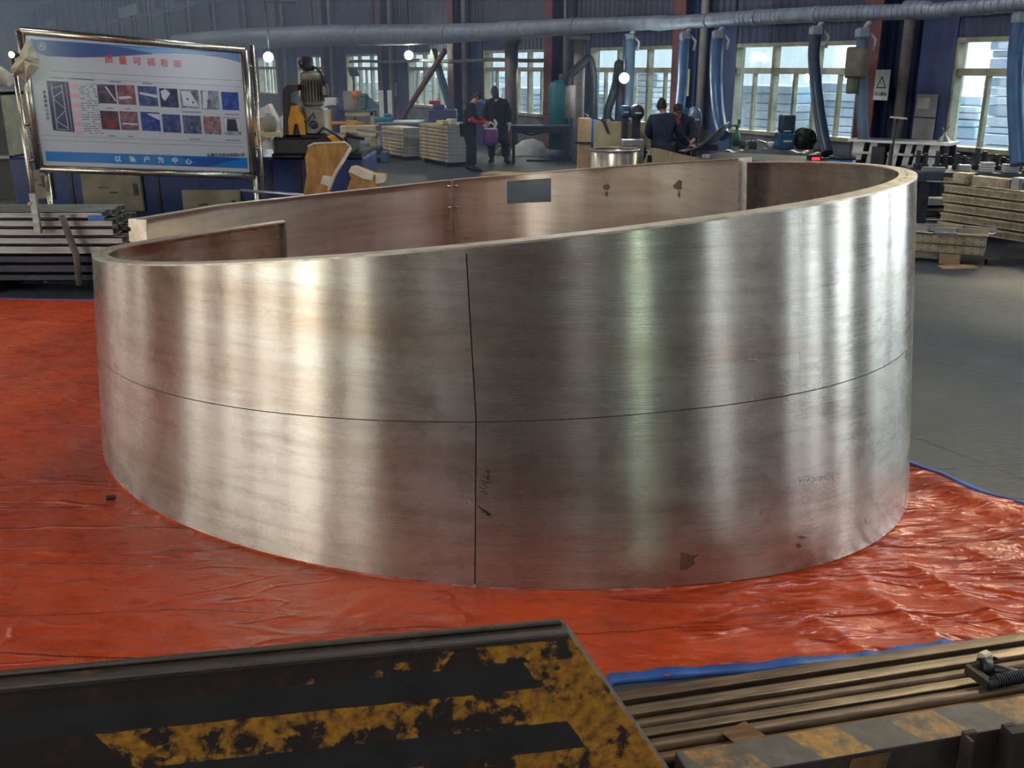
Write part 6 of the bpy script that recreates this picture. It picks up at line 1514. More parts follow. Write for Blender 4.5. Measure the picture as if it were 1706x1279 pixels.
q = MB(); a_ = dep(949, 143, 21) - o0; b__ = dep(950, 197, 21) - o0; q.lathe([(.07, a_.z - b__.z + .02), (.1, a_.z - b__.z), (.105, .0), (.09, 0)], c=b__, seg=20); q.build('canister', M['grey_pipe'], fa)
q = MB(); q.lathe([(.11, -.2), (.15, -.02), (.1, .05)], seg=16); q.path([(0, 0, -.18), (0, 0, -o0.z)], .06, 10); q.build('arm_stand', M['black'], fa)
fb_, o0 = fume('fume_arm', [(1012, 199), (1013, 182), (1019, 165), (1026, 140), (1029, 118), (1031, 105), (1034, 118), (1034, 150), (1032, 180), (1030, 205)], 21.2, .085, M['black_rub'], 'black fume extraction arm with a bright lamp, second from the teal tank')
q = MB(); q.lathe([(.12, -.14), (.15, -.02), (.1, .05)], seg=16); q.path([(0, 0, -.1), (0, 0, -o0.z)], .06, 10); q.build('arm_stand', M['black'], fb_)
# tan cabinet, yellow panel
c_ = dep(973, 272, 20.3); tc = thing('tan_cabinet', 'narrow tan cabinet with blue side right of the work table', 'cabinet', (c_.x, 20.3, 0))
zt_ = dep(973, 197, 20.3).z; q = MB(); q.span((-.12, -.0, 0), (.13, .35, zt_), bev=.01); q.build('cabinet_body', mat('tan_sheet', srgb(202, 166, 128), .5), tc)
q = MB(); q.span((.13, .02, .4), (.28, .3, zt_ - .04)); q.build('blue_side', M['bucket'], tc); q = MB(); q.span((-.2, -.03, .72), (.3, -.0, .76)); q.build('rail', M['dark_steel'], tc)
q = MB(); q.path([(-.1, -.1, 0), (-.1, -.1, .18)], .03, 8); q.build('foot_pedal', M['black'], tc)
c_ = dep(1037, 250, 20.0); ypz0, ypz1 = dep(1037, 252, 20).z, dep(1037, 202, 20).z
yp = thing('upright_board', 'wide pale yellow panel standing upright behind the small brushed ring', 'panel', (c_.x, 20.0, 0)); hw = (dep(1087, 230, 20).x - dep(990, 230, 20).x) / 2
q = MB(); q.prism([(-hw, 0, ypz0), (hw, 0, ypz0 + .1), (hw, 0, ypz1 - .02), (-hw, 0, ypz1)], (0, .04, 0)); q.build('panel_sheet', M['plank'], yp)
q = MB(); q.span((-hw + .1, .05, 0), (-hw + .18, .12, ypz1 - .1)); q.span((hw - .18, .05, 0), (hw - .1, .12, ypz1 - .1)); q.span((-hw, .05, ypz0 - .04), (hw, .3, ypz0)); q.build('panel_stand', M['dark_steel'], yp)
q = MB(); q.prism([(0, 0, 0), (.1, 0, -.22), (.16, 0, -.24), (.06, 0, .02)], (0, -.03, 0)); q.build('clamp', M['dark_steel'], yp); [c__ for c__ in COL.objects if c__.parent == yp][-1].location = (-hw + .16, 0, ypz1)
for k in range(6):
    q = MB(); z_ = .3 + .105 * k; q.span((-.2, -.2, 0), (.2, .2, .1), bev=.004); q.span((-.2, -.204, .02), (.2, -.2, .03)); q.span((-.01, -.206, .03), (.01, -.2, .1)); solo(q, 'grey_box', M['alu'] if k % 2 else M['mach_grey'], 'grey box in the small pile left of the navy worker, %s' % ['lowest', 'second', 'third', 'fourth', 'fifth', 'topmost'][k], 'box', 'grey boxes behind the small ring', loc=Vector((dep(1053, 240, 18.6).x, 18.6, z_)))
q = MB(); q.span((-.22, -.22, 0), (.22, .22, .298)); solo(q, 'pedestal_block', M['black'], 'dark block under the pile of grey boxes', 'block', loc=Vector((dep(1053, 240, 18.6).x, 18.6, 0)))
# small brushed ring
c_ = dep(1024, 262, 17.6); z_t = dep(1024, 251, 17.2).z; r_ = .42; q = MB(); me = None
sr = thing('small_ring', 'small brushed metal ring standing on the floor behind the large ring', 'metal ring', (c_.x, 17.6, 0))
def cyl_uv(name, r, z0, z1, m, parent, seg=64, T=.01):
    bm = bmesh.new(); uvl = bm.loops.layers.uv.new('UVMap'); V = []
    for rr, zz in ((r, z0), (r, z1), (r - T, z1), (r - T, z0)): V.append([bm.verts.new((rr * math.cos(2 * PI * k / seg), rr * math.sin(2 * PI * k / seg), zz)) for k in range(seg)])
    for a_ in range(4):
        for k in range(seg):
            k2 = (k + 1) % seg; f = bm.faces.new((V[a_][k], V[a_][k2], V[(a_ + 1) % 4][k2], V[(a_ + 1) % 4][k])); f.smooth = a_ in (0, 2)
            for l in f.loops:
                kk = (k if l.vert in (V[a_][k], V[(a_ + 1) % 4][k]) else k + 1); l[uvl].uv = (kk * 2 * PI * r / seg, l.vert.co.z)
    bmesh.ops.recalc_face_normals(bm, faces=bm.faces); me = bpy.data.meshes.new(name); bm.to_mesh(me); bm.free(); me.materials.append(m)
    o = bpy.data.objects.new(name, me); COL.objects.link(o); o.parent = parent; return o
cyl_uv('ring_sheet', r_, .01, z_t, M['shell_in'], sr); cyl_uv('rim_flange', r_ + .012, z_t - .02, z_t, M['flange'], sr, T=.03)
# cone sheet offcut
t_, c_ = slab('cone_sheet', [(1070, 300), (1071, 274), (1083, 246), (1100, 248), (1135, 257), (1186, 268), (1190, 300)], 15.8, .03, mat('tan_brushed_sheet', srgb(196, 176, 142), .4, .6, srgb(140, 118, 92), 9, (5, 1, .3)), 'slanting tan sheet with a dark square hole in front of the navy worker', 'sheet')
q = MB(); q.prism([loc_in(t_, x, y, 15.78) for x, y in ((1079, 258), (1086, 259), (1086, 270), (1078, 270))], (0, -.004, 0)); q.build('square_hole', M['hole'], t_)
q = MB(); q.span(loc_in(t_, 1080, 430, 15.82), loc_in(t_, 1180, 296, 15.9)); q.build('stand_frame', M['dark_steel'], t_)
q = MB(); 
for k in range(4): q.path([loc_in(t_, 1171 + 3.2 * k, 268, 15.75), loc_in(t_, 1172 + 3.2 * k, 257, 15.75)], .012, 6)
q.build('bundle_of_bolts', M['alu'], t_)
# braces
def brace(pa, pb_, n, w_, m, label, n2=None):
    sa_, sb_ = sOf(pa[0], n), sOf(pb_[0], n2 or n); A_ = W(sa_, n); B_ = W(sb_, n2 or n); A_.z = dep(pa[0], pa[1], A_.y).z; B_.z = dep(pb_[0], pb_[1], B_.y).z
    q = MB(); q.bar((0, 0, 0), B_ - A_, w_, w_); q.box(B_ - A_, (w_ * 2, w_ * 2, .05)); solo(q, 'steel_brace', m, label, 'brace', loc=A_)
brace((742, 84), (665, 200), .9, .12, M['red_steel'], 'red brown diagonal brace falling to the left beside the far windows')
brace((722, 84), (752, 190), .7, .16, M['steel_blue'], 'grey diagonal brace falling to the right in front of the far window')
for (px, py, lb) in [(852, 66, 'left of the two standing workers head height window'), (965, 58, 'behind the first fume arm')]:
    n = .9; s_ = sOf(px, n); q = MB(); p_ = W(s_, n); zt_ = dep(px, py, p_.y).z
    q.path([(0, 0, 0), (0, 0, zt_)], .17 if px < 900 else .13, 16); q.lathe([(.24, zt_ - .1), (.24, zt_)], seg=16); solo(q, 'round_post', M['grey_pipe'] if px > 900 else mat('brown_grey_post', srgb(110, 100, 96), .5), 'round grey post rising to the duct ' + ('in front of the window behind the apron worker' if px < 900 else lb), 'post', loc=p_)
# upstands: cabinet beside worker 1 (blue control desk)
q = MB(); q.box((0, 0, .55), (.75, .5, 1.1), bev=.03); q.box((-.1, -.02, 1.16), (.3, .3, .12), bev=.02); solo(q, 'blue_desk', mat('dusty_blue_desk', srgb(64, 74, 118), .5), 'dusty blue control desk behind the right formwork stack', 'desk', loc=Vector((dep(738, 200, 27.5).x, 27.5, 0)))
q = MB(); q.box((0, 0, 0), (.3, .2, .1), bev=.02); solo(q, 'red_box', M['red'], 'small red box on the dusty blue control desk', 'box', loc=Vector((dep(724, 170, 27.5).x, 27.6, 1.27)))
# ================================================================== LAMPS
LAMPS = [((447, 95), 24.0, 'bright wall lamp left of the punching machine', (1, 1, .82), .11, 9), ((681, 92), 32.5, 'tilted bright lamp on the red brace', (.95, 1, .75), .13, 9), ((1040, 130), 20.4, 'bright work lamp hanging in front of the window by the fume arms', (.85, 1, .92), .095, 12), ((20, 91), 10.45, 'small bright lamp at the left edge beside the notice board', (1, 1, .7), .03, 12)]
for (px, py), Y, lb, col, r_, st in LAMPS:
    c_ = dep(px, py, Y); t_ = thing('work_lamp', lb, 'lamp', c_)
    q = MB(); q.lathe([(0, -.03), (r_, -.03), (r_, .01), (r_ * .8, .02)], M=Matrix.Rotation(PI / 2, 4, 'X'), seg=18); q.build('lamp_glass', emis('lamp_glow_%d' % px, col, st), t_)
    q = MB(); q.lathe([(r_ * 1.15, -.01), (r_ * 1.15, .04), (r_ * .5, .14), (0, .14)], M=Matrix.Rotation(-PI / 2, 4, 'X'), seg=18)
    if px == 20: q.path([(0, .05, 0), (-.04, .22, 0)], .012, 8)
    elif px == 1040: q.path([(0, .1, 0), (0, .12, dep(1040, 60, Y).z - c_.z)], .015, 6)
    else: q.path([(0, .1, 0), (0, .1, 1.6)], .02, 6)
    q.build('lamp_housing', M['black'], t_)
    ld = bpy.data.lights.new('lamp', 'POINT'); ld.energy = 60 if px != 20 else 2; ld.color = col; ld.shadow_soft_size = .1; lo = bpy.data.objects.new('lamp_light', ld); COL.objects.link(lo); lo.parent = t_; lo.location = (0, -.25, 0)
# ================================================================== PEOPLE
def skinned(name, V, Ed, m, parent, root, subs=2, extra=None):
    keys = list(V); me = bpy.data.meshes.new('t'); me.from_pydata([V[k][0] for k in keys], [(keys.index(a), keys.index(b_)) for a, b_ in Ed], [])
    o = bpy.data.objects.new('t', me); COL.objects.link(o)
    sk = o.modifiers.new('s', 'SKIN'); sk.use_smooth_shade = True; sk.branch_smoothing = .3
    ly = me.skin_vertices[0].data
    for i, k in enumerate(keys):
        r = V[k][1]; ly[i].radius = r if isinstance(r, tuple) else (r, r); ly[i].use_root = (k == root)
    sb = o.modifiers.new('b', 'SUBSURF'); sb.levels = subs; sb.render_levels = subs
    dg = bpy.context.evaluated_depsgraph_get(); dg.update()
    me2 = bpy.data.meshes.new_from_object(o.evaluated_get(dg)); bpy.data.objects.remove(o)
    if extra:
        bm = bmesh.new(); bm.from_mesh(me2); tmp = bpy.data.meshes.new('x'); tmp.from_pydata([tuple(v) for v in extra.v], [], extra.f); bm.from_mesh(tmp); bm.to_mesh(me2); bm.free()
    for p in me2.polygons: p.use_smooth = True
    me2.materials.clear(); me2.materials.append(m)
    r_ = bpy.data.objects.new(name, me2); COL.objects.link(r_); r_.parent = parent; return r_
def lerp(a, b_, t): return tuple(a[i] + (b_[i] - a[i]) * t for i in range(3))
def head_geo(q, c, fdir, up_, s=1.0):
    """head with brow, nose, chin and ears; c = centre, fdir = facing"""
    f = Vector(fdir).normalized(); u = Vector(up_).normalized(); r = f.cross(u).normalized(); u = r.cross(f).normalized(); c = Vector(c)
    nn, mm = 20, 14; vs = []
    for i in range(mm + 1):
        ph = PI * i / mm
        for j in range(nn):
            w = 2 * PI * j / nn; x, y, z = math.sin(ph) * math.cos(w), math.sin(ph) * math.sin(w), math.cos(ph)
            X = x * .074; Y = y * .095; Z = z * .118
            if z < 0: X *= 1 + .28 * z; Y *= 1 + (.16 * z if y > 0 else .3 * z)
            if y > .8 and -.35 < z < .05: Y += .016 * (1 - abs(z + .15) * 3)      # nose
            if y > .5 and .05 < z < .25 and abs(x) > .15: Y -= .006                 # eye sockets
            if y > .6 and -.95 < z < -.7: Y += .008
            vs.append(c + (r * X + f * Y + u * Z) * s)
    q.add(vs, [(i * nn + j, i * nn + (j + 1) % nn, (i + 1) * nn + (j + 1) % nn, (i + 1) * nn + j) for i in range(mm) for j in range(nn)], 0, True)
    for sg in (-1, 1):
        e_ = c + (r * sg * .076 + u * -.005 - f * .005) * s; q.path([e_ + u * .03 * s, e_ + r * sg * .014 * s, e_ - u * .03 * s], [.008, .014, .008], 8)
    return r, f, u
def hair_geo(c, fdir, up_, lo=-.1, s=1.0, front=.45, puff=1.1):
    q = MB(); f = Vector(fdir).normalized(); u = Vector(up_).normalized(); r = f.cross(u).normalized(); u = r.cross(f).normalized(); c = Vector(c); nn, mm = 20, 10; vs = []
    for i in range(mm + 1):
        for j in range(nn):
            w = 2 * PI * j / nn; y0 = math.sin(w); zmin = lo if y0 < .3 else lo + (front - lo) * (y0 - .3) / .7
            ph = math.acos(1) + (math.acos(max(-1, min(1, zmin)))) * i / mm
            x, y, z = math.sin(ph) * math.cos(w), math.sin(ph) * y0, math.cos(ph)
            vs.append(c + (r * x * .074 + f * y * .095 + u * z * .118) * s * puff)
    q.add(vs, [(i * nn + j, i * nn + (j + 1) % nn, (i + 1) * nn + (j + 1) % nn, (i + 1) * nn + j) for i in range(mm) for j in range(nn)], 0, True)
    return q
def hand_geo(q, wrist, d, palm_n, s=1.0, curl=.5):
    """palm, four unequal bent fingers and a thumb"""
    d = Vector(d).normalized(); n = Vector(palm_n).normalized(); sd = d.cross(n).normalized(); n = sd.cross(d).normalized(); w0 = Vector(wrist)
    q.path([w0 - d * .02, w0 + d * .03 * s, w0 + d * .09 * s], [.028 * s, .036 * s, .038 * s], 10, flat=.55)
    for k, (off, L) in enumerate(((-.028, .062), (-.010, .075), (.010, .07), (.027, .056))):
        b_ = w0 + (d * .085 + sd * off) * s; a1 = b_ + (d * math.cos(curl * .5) + n * math.sin(curl * .5)) * L * .5 * s; a2 = a1 + (d * math.cos(curl * 1.4) + n * math.sin(curl * 1.4)) * L * .5 * s
        q.path([b_, a1, a2], [.0095 * s, .009 * s, .0072 * s], 8)
    b_ = w0 + (d * .03 - sd * .03) * s; q.path([b_, b_ + (d * .03 - sd * .022 + n * .01) * s, b_ + (d * .06 - sd * .026 + n * .022) * s], [.012 * s, .011 * s, .009 * s], 8)
def person(P, loc, label, jacket, trousers, shoe, hair=True, gloves=False, hairm=None, coat=False, lo=-.1, sleeves=None, front=.45):
    t_ = thing('person', label, 'person', loc)
    g = lambda k: P[k]
    ex = MB(); head_geo(ex, P['head'], P['face'], P['up'])
    if not gloves:
        for s_ in 'lr':
            d = Vector(P['hand_' + s_]) - Vector(P['wri_' + s_]); hand_geo(ex, P['wri_' + s_], d, P.get('palm_' + s_, (0, -1, 0)))
    mid = lerp(g('pel'), g('che'), .5)
    V = {'pel': (g('pel'), (.12, .1)), 'mid': (mid, (.12, .1)), 'che': (g('che'), (.13, .1)), 'nck': (g('nck'), .055), 'hb': (lerp(g('nck'), g('head'), .55), .05), 'hd': (lerp(g('nck'), g('head'), .9), .055)}
    Ed = [('pel', 'mid'), ('mid', 'che'), ('che', 'nck'), ('nck', 'hb'), ('hb', 'hd')]
    for s_ in 'lr':
        V['sh' + s_] = (g('sho_' + s_), .06); V['el' + s_] = (g('elb_' + s_), .045); V['wr' + s_] = (g('wri_' + s_), .028)
        V['hi' + s_] = (g('hip_' + s_), .085); V['kn' + s_] = (g('kne_' + s_), .058); V['an' + s_] = (g('ank_' + s_), .042); V['to' + s_] = (g('toe_' + s_), .035)
        Ed += [('che', 'sh' + s_), ('sh' + s_, 'el' + s_), ('el' + s_, 'wr' + s_), ('pel', 'hi' + s_), ('hi' + s_, 'kn' + s_), ('kn' + s_, 'an' + s_), ('an' + s_, 'to' + s_)]
    skinned('body', V, Ed, M['skin'], t_, 'pel', extra=ex)
    # jacket
    V = {'lo': (lerp(g('pel'), g('che'), -.12), (.20, .16)), 'pel': (g('pel'), (.195, .155)), 'mid': (mid, (.19, .155)), 'che': (g('che'), (.205, .155)), 'nck': (lerp(g('che'), g('nck'), .85), .095)}
    Ed = [('lo', 'pel'), ('pel', 'mid'), ('mid', 'che'), ('che', 'nck')]
    for s_ in 'lr':
        V['sh' + s_] = (g('sho_' + s_), .105); V['el' + s_] = (g('elb_' + s_), .08); V['wr' + s_] = (lerp(g('elb_' + s_), g('wri_' + s_), .93), .056)
        Ed += [('che', 'sh' + s_), ('sh' + s_, 'el' + s_), ('el' + s_, 'wr' + s_)]
    skinned('jacket', V, Ed, jacket, t_, 'mid')
    V = {'pel': (g('pel'), (.17, .14))}; Ed = []
    for s_ in 'lr':
        V['hi' + s_] = (g('hip_' + s_), .135); V['kn' + s_] = (g('kne_' + s_), .105); V['an' + s_] = (lerp(g('kne_' + s_), g('ank_' + s_), .92), .09)
        Ed += [('pel', 'hi' + s_), ('hi' + s_, 'kn' + s_), ('kn' + s_, 'an' + s_)]
    skinned('trousers', V, Ed, trousers, t_, 'pel')
    for s_ in 'lr':
        a = Vector(g('ank_' + s_)); b_ = Vector(g('toe_' + s_)); q = MB(); q.path([a + (a - b_) * .35 + Vector((0, 0, -.02)), a + Vector((0, 0, -.01)), lerp(a, b_, .6), b_ + (b_ - a) * .15], [.045, .058, .05, .032], 12)
        q.path([a + Vector((0, 0, .08)), a + Vector((0, 0, -.02))], .052, 12); q.build('shoe', shoe, t_)
    if coat:
        q = MB(); nn = 22; prof = []; pz = g('che')[2]
        for z, rx, ry in ((pz - .02, .22, .15), (pz - .25, .215, .15), (g('pel')[2] + .05, .22, .16), (g('pel')[2] - .2, .245, .19), (.62, .27, .21), (.48, .285, .22)):
            prof.append((z, rx, ry))
        vs = []
        for i, (z, rx, ry) in enumerate(prof):
            cx = g('pel')[0]; cy = g('pel')[1]
            for j in range(nn):
                w = 2 * PI * j / nn; f = 1 + (.06 * math.sin(5 * w) * max(0, i - 2) / 3); vs.append((cx + rx * f * math.cos(w), cy + ry * f * math.sin(w), z + (.02 * math.sin(3 * w) if i == 5 else 0)))
        q.add(vs, [(i * nn + j, i * nn + (j + 1) % nn, (i + 1) * nn + (j + 1) % nn, (i + 1) * nn + j) for i in range(5) for j in range(nn)], 0, True); o = q.build('coat_skirt', jacket, t_); m_ = o.modifiers.new('s', 'SOLIDIFY'); m_.thickness = .012
    if gloves:
        for s_ in 'lr':
            q = MB(); d = Vector(P['hand_' + s_]) - Vector(P['wri_' + s_]); hand_geo(q, P['wri_' + s_], d, P.get('palm_' + s_, (0, -1, 0)), 1.15, .35); a = Vector(P['wri_' + s_]); q.path([a - d.normalized() * .07, a + d.normalized() * .02], [.05, .04], 12); q.build('glove', M['glove'], t_)
    if hair: hair_geo(P['head'], P['face'], P['up'], lo, front=front).build('hair', hairm or M['hair'], t_)
    hc_ = Vector(P['head']); f = Vector(P['face']).normalized(); u = Vector(P['up']).normalized(); r = f.cross(u).normalized(); u = r.cross(f)
    q = MB()
    for sg in (-1, 1): q.lathe([(0, -.004), (.009, 0), (0, .005)], c=hc_ + r * sg * .03 + f * .086 + u * .012, seg=8)
    q.build('eyes', M['black'], t_)
    return t_, (hc_, f, r, u)
c_ = at(783, 286, 0)
P1 = dict(pel=(-.02, 0, .93), che=(.02, 0, 1.30), nck=(.09, 0, 1.47), head=(.20, -.01, 1.555), face=(.9, -.15, -.42), up=(.45, 0, .9),
    sho_l=(.03, .17, 1.38), elb_l=(.12, .2, 1.12), wri_l=(.34, .08, 1.06), hand_l=(.44, .04, 1.04),
    sho_r=(.02, -.17, 1.38), elb_r=(.09, -.24, 1.10), wri_r=(.33, -.12, 1.05), hand_r=(.43, -.06, 1.0), palm_r=(0, .3, -1), palm_l=(0, -.3, -1),
    hip_l=(-.03, .09, .90), kne_l=(.02, .1, .50), ank_l=(-.02, .1, .09), toe_l=(.14, .08, .045), hip_r=(-.03, -.09, .90), kne_r=(.06, -.1, .5), ank_r=(.07, -.12, .09), toe_r=(.24, -.16, .045))
p1, (hc_, f, r, u) = person(P1, c_, 'person in dark workwear with red sleeve covers and blue mask bending over a purple bag', M['coat'], M['coat'], M['black_rub'], lo=-.25, front=.3)
q = MB(); cc = hc_ + f * .05 - u * .045; q.lathe([(.0, -.05), (.04, -.038), (.056, 0), (.056, .04)], M=Matrix.Translation(cc + f * .03) @ f.to_track_quat('-Z', 'Y').to_matrix().to_4x4(), seg=16); q.build('face_mask', M['mask'], p1)
q = MB()
for s_ in 'lr': a, b_ = Vector(P1['elb_' + s_]), Vector(P1['wri_' + s_]); q.path([a + (a - b_) * .25 + Vector((0, 0, .03)), a, lerp(a, b_, .6), lerp(a, b_, .97)], [.068, .07, .06, .048], 14)
q.build('sleeve_cover', M['red'], p1)
q = MB(); fr_ = hc_ + f * .03 + u * .03; q.path([fr_ + f * .07 + r * .06, fr_ + f * .14, fr_ + f * .07 - r * .06], [.012, .014, .012], 8); q.lathe([(.088, -.02), (.09, .03), (.07, .08), (0, .1)], c=hc_ + u * .02, seg=18); q.build('cap', M['hair'], p1)
# purple bag held in the hands
bgp = c_ + Vector((.46, -.06, .55)); bg = thing('purple_bag', 'purple bag with a white top hanging from the hands of the bending person', 'bag', bgp)
q = MB(); q.lathe([(.0, 0), (.12, .01), (.155, .08), (.16, .3), (.14, .36)], seg=18, M=Matrix.Scale(.7, 4, (0, 1, 0))); q.build('bag_body', M['purple'], bg)
q = MB(); q.lathe([(.145, .355), (.15, .375), (.1, .38)], seg=18, M=Matrix.Scale(.7, 4, (0, 1, 0))); q.path([(-.1, 0, .37), (-.06, 0, .46), (0, .02, .50), (.06, 0, .46), (.1, 0, .37)], .02, 8); q.path([(.08, 0, .38), (.12, 0, .48), (.07, .0, .56)], [.03, .035, .02], 8); q.build('bag_top', M['white'], bg)
c_ = at(828, 273, 0)
P2 = dict(pel=(0, 0, .95), che=(-.01, .0, 1.34), nck=(-.02, .0, 1.53), head=(-.05, .02, 1.645), face=(-.35, .94, -.15), up=(0, .1, 1),
    sho_l=(-.2, 0, 1.42), elb_l=(-.28, .02, 1.13), wri_l=(-.26, -.05, .86), hand_l=(-.22, -.06, .76), sho_r=(.19, 0, 1.42), elb_r=(.29, .02, 1.14), wri_r=(.29, -.03, .88), hand_r=(.29, -.04, .77), palm_l=(1, 0, 0), palm_r=(-1, 0, 0),
    hip_l=(-.1, 0, .92), kne_l=(-.14, .02, .5), ank_l=(-.12, 0, .09), toe_l=(-.17, .16, .045), hip_r=(.1, 0, .92), kne_r=(.18, .02, .5), ank_r=(.22, 0, .09), toe_r=(.28, .15, .045))
p2, (hc_, f, r, u) = person(P2, c_, 'person seen from behind in a long dark coat with white gloves beside the window', M['coat'], M['coat'], M['black_rub'], gloves=True, coat=True, lo=-.85, hairm=mat('dark_head_cover', srgb(70, 74, 84), .8))
q = MB(); q.path([Vector(P2['nck']) + Vector((0, 0, -.05)), Vector(P2['nck']) + Vector((0, 0, .06))], [.085, .07], 14); q.build('collar', mat('indigo_scarf', srgb(44, 52, 104), .8), p2)
c_ = Vector((dep(1103, 260, 16.9).x, 16.9, 0))
P3 = dict(pel=(0, 0, .93), che=(.02, .06, 1.30), nck=(.0, .1, 1.47), head=(-.02, .15, 1.575), face=(.25, .9, -.35), up=(0, .3, 1),
    sho_l=(-.19, .05, 1.38), elb_l=(-.23, .12, 1.12), wri_l=(-.05, .32, 1.02), hand_l=(.05, .36, 1.0), sho_r=(.2, .03, 1.36), elb_r=(.30, .02, 1.08), wri_r=(.47, .15, .93), hand_r=(.56, .18, .92), palm_r=(0, 0, -1), palm_l=(0, 0, -1),
    hip_l=(-.09, 0, .9), kne_l=(-.1, .04, .5), ank_l=(-.1, 0, .09), toe_l=(-.1, .16, .045), hip_r=(.09, 0, .9), kne_r=(.1, .04, .5), ank_r=(.1, 0, .09), toe_r=(.12, .16, .045))
p3, _ = person(P3, c_, 'person in navy jacket seen from behind leaning over the dark bench with the curved sheet', M['navy'], M['navy'], M['black_rub'], lo=-.6)
q = MB(); q.bar(Vector((.21, -.04, 1.38)), Vector((.24, -.03, 1.28)), .05, .05); q.build('arm_patch', M['red'], p3)
c_ = Vector((dep(1126, 260, 18.3).x, 18.35, 0))
P4 = dict(pel=(.1, .1, .90), che=(.06, -.02, 1.24), nck=(.0, -.08, 1.37), head=(-.02, -.14, 1.45), face=(.1, -.85, -.5), up=(0, -.4, 1),
    sho_l=(-.14, -.02, 1.3), elb_l=(-.12, -.2, 1.08), wri_l=(.05, -.36, .95), hand_l=(.13, -.4, .92), sho_r=(.24, .0, 1.28), elb_r=(.32, -.12, 1.06), wri_r=(.25, -.35, .95), hand_r=(.2, -.42, .92), palm_r=(0, 0, -1), palm_l=(0, 0, -1),
    hip_l=(.02, .1, .87), kne_l=(0, .05, .48), ank_l=(0, .08, .09), toe_l=(0, -.08, .045), hip_r=(.19, .1, .87), kne_r=(.2, .05, .48), ank_r=(.2, .08, .09), toe_r=(.2, -.08, .045))
p4, (hc_, f, r, u) = person(P4, c_, 'person in dark cap facing the camera behind the navy jacket', M['navy'], M['navy'], M['black_rub'], lo=-.1)
q = MB(); q.lathe([(.088, 0), (.09, .04), (.07, .09), (0, .11)], c=hc_ + u * .02, seg=18); q.path([hc_ + u * .04 + f * .08 + r * .05, hc_ + u * .03 + f * .15, hc_ + u * .04 + f * .08 - r * .05], [.012, .016, .012], 8); q.build('cap', M['hair'], p4)

# ================================================================== LIGHT
w = bpy.data.worlds.new('sky'); scn.world = w; w.use_nodes = True; nt = w.node_tree; bg_ = nt.nodes['Background']
sky = nt.nodes.new('ShaderNodeTexSky'); sky.sky_type = 'NISHITA'; sky.sun_disc = False; sky.sun_elevation = math.radians(32); sky.sun_rotation = math.radians(40); sky.air_density = 2.5; sky.dust_density = 6; sky.ozone_density = 1.2
mixn = nt.nodes.new('ShaderNodeMix'); mixn.data_type = 'RGBA'; mixn.inputs[0].default_value = .88; nt.links.new(sky.outputs[0], mixn.inputs[6]); mixn.inputs[7].default_value = (.66, .73, .82, 1)
nt.links.new(mixn.outputs[2], bg_.inputs[0]); bg_.inputs[1].default_value = 6.6
def area(name, loc, size, energy, col, direc, parent=None, spread=180):
    l = bpy.data.lights.new(name, 'AREA'); l.shape = 'RECTANGLE'; l.size, l.size_y = size; l.energy = energy; l.color = col; l.spread = math.radians(spread)
    o = bpy.data.objects.new(name, l); COL.objects.link(o); o.location = loc; o.rotation_euler = Vector(direc).to_track_quat('-Z', 'Y').to_euler()
    if parent: o.parent = parent
    return o
# daylight in the window openings beyond the frame (window wall behind/right of the camera)
for (a, b_) in WIN[:5]:
    area('window_daylight', W((a + b_) / 2, -.1, (Z0 + 3.4) / 2), (b_ - a, 3.4 - Z0), 330 * (b_ - a) / 3.5, (.80, .90, 1.0), WN)
# added warm area lamps in the unseen openings, for streaks on the ring
for (a, b_), e_ in zip(LD, (34, 110, 50, 40, 40, 46, 90, 120)):
    area('added_door_light', W((a + b_) / 2, N_L + .12, 2.3), (b_ - a, 4.4), e_, (1.0, .91, .76), -WN)
area('added_door_light', W(S_NEAR - .1, 8.5, 2.3), (3, 4.4), 130, (.85, .95, 1), WD)  # added lamp in the unseen back opening, for another streak on the ring
lt_ = thing('added_light_tower', 'added unseen light stand with a vertical greenish lamp standing behind the photographer', 'lamp', (4.9, -9.4, 0), 0)  # unseen lamp, added to give the narrow greenish streak on the ring
q = MB(); q.path([(0, -.04, 0), (0, -.04, 4.0)], .04, 8)
for k in range(3): q.path([(0, .08, .8), (.6 * math.cos(2.1 * k), .08 + .6 * math.sin(2.1 * k), .02)], .025, 6)
q.build('stand', M['black'], lt_); q = MB(); q.span((-.22, .0, 1.5), (.22, .06, 3.9)); q.build('lamp_housing', M['alu'], lt_)
tl = area('added_tower_light', (0, .08, 2.7), (.3, 2.2), 55, (.78, 1, .82), (0, -1, 0), lt_); tl.rotation_euler = (PI / 2, 0, 0)
lt_.rotation_euler.z = math.atan2(4.4, 13.3)
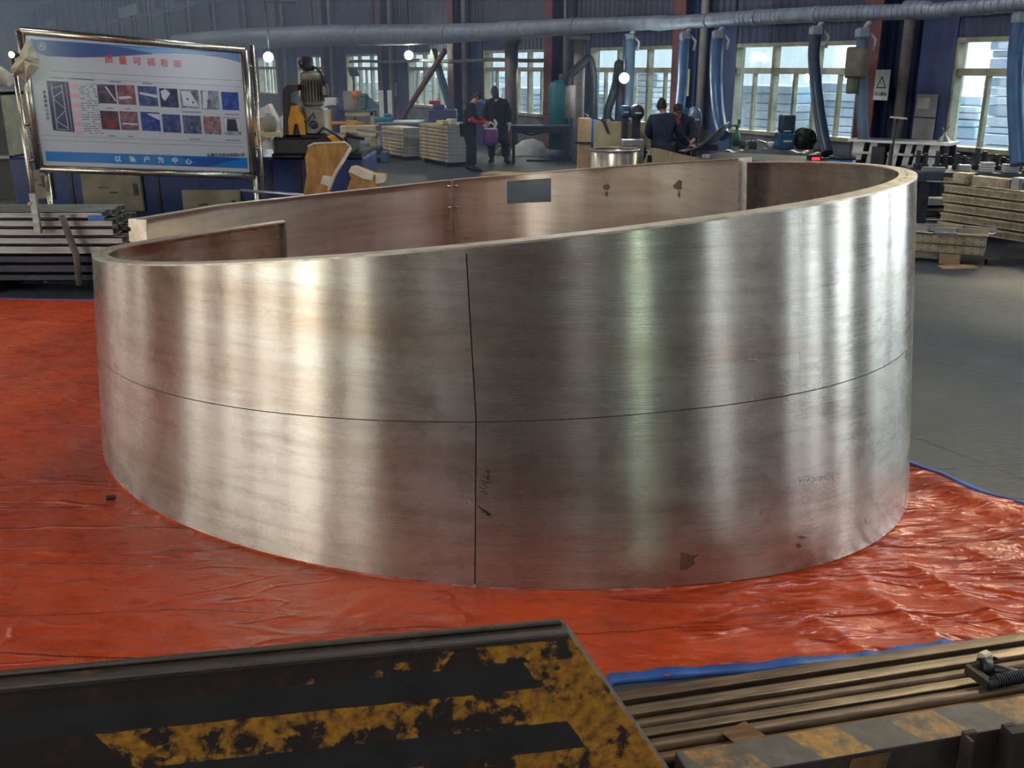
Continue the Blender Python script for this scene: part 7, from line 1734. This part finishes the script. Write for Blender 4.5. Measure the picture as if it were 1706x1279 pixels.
# added high bay lamps under the roof, unseen, to brighten the hall
k = 0
for s in (-26, -14, -2, 10, 24, 40, 60, 85, 112, 138):
    for n in (7, 18 if s < -2 else 21):
        t_ = thing('added_high_bay', 'added high bay lamp, unseen, under the roof above the hall', 'lamp', W(s, n, 8.6), WANG, 'added high bay lamps')
        if k == 0:
            q = MB(); q.lathe([(.45, 0), (.42, .08), (.2, .3), (.12, .5), (0, .52)], seg=20); q.path([(0, 0, .5), (0, 0, .95)], .02, 6); hs = q.build('lamp_housing', M['alu'], t_)
        else: h2 = hs.copy(); COL.objects.link(h2); h2.parent = t_
        area('lamp_light', (0, 0, -.02), (1.4, 1.4), 265, (.97, .97, 1.0), (0, 0, -1), t_)
        k += 1
HZ = True
if HZ:
    q = MB(); q.span((-2.2, -.35, -.06), (151, N_L + .35, ZC + .3)); hz_m = bpy.data.materials.new('thin_haze'); hz_m.use_nodes = True; nt = hz_m.node_tree; nt.nodes.remove(nt.nodes['Principled BSDF'])
    vsc = nt.nodes.new('ShaderNodeVolumeScatter'); vsc.inputs['Color'].default_value = (.46, .64, 1, 1); vsc.inputs['Density'].default_value = .0092; vsc.inputs['Anisotropy'].default_value = .35; nt.links.new(vsc.outputs[0], nt.nodes['Material Output'].inputs['Volume'])
    tag(wl(q.build('workshop_haze', hz_m)), 'thin bluish welding haze hanging in the far part of the hall', 'haze', kind='stuff')
# ================================================================== CAMERA
cam = bpy.data.cameras.new('camera'); co = bpy.data.objects.new('camera', cam); COL.objects.link(co); scn.camera = co
cam.sensor_width = 36; cam.lens = F_PX / 1706 * 36; cam.clip_end = 600; co.location = (0, 0, HC); co.rotation_euler = (PI / 2 - PITCH, 0, 0)
vs_ = scn.view_settings; vs_.view_transform = 'Standard'; vs_.look = 'None'; vs_.exposure = 0.0; vs_.gamma = 1; vs_.use_curve_mapping = False
scn.cycles.use_denoising = True; scn.cycles.volume_bounces = 0
scn.cycles.max_bounces = 6; scn.cycles.diffuse_bounces = 3; scn.cycles.glossy_bounces = 3; scn.cycles.transparent_max_bounces = 8
scn.cycles.sample_clamp_indirect = 6; scn.cycles.caustics_reflective = False; scn.cycles.caustics_refractive = False
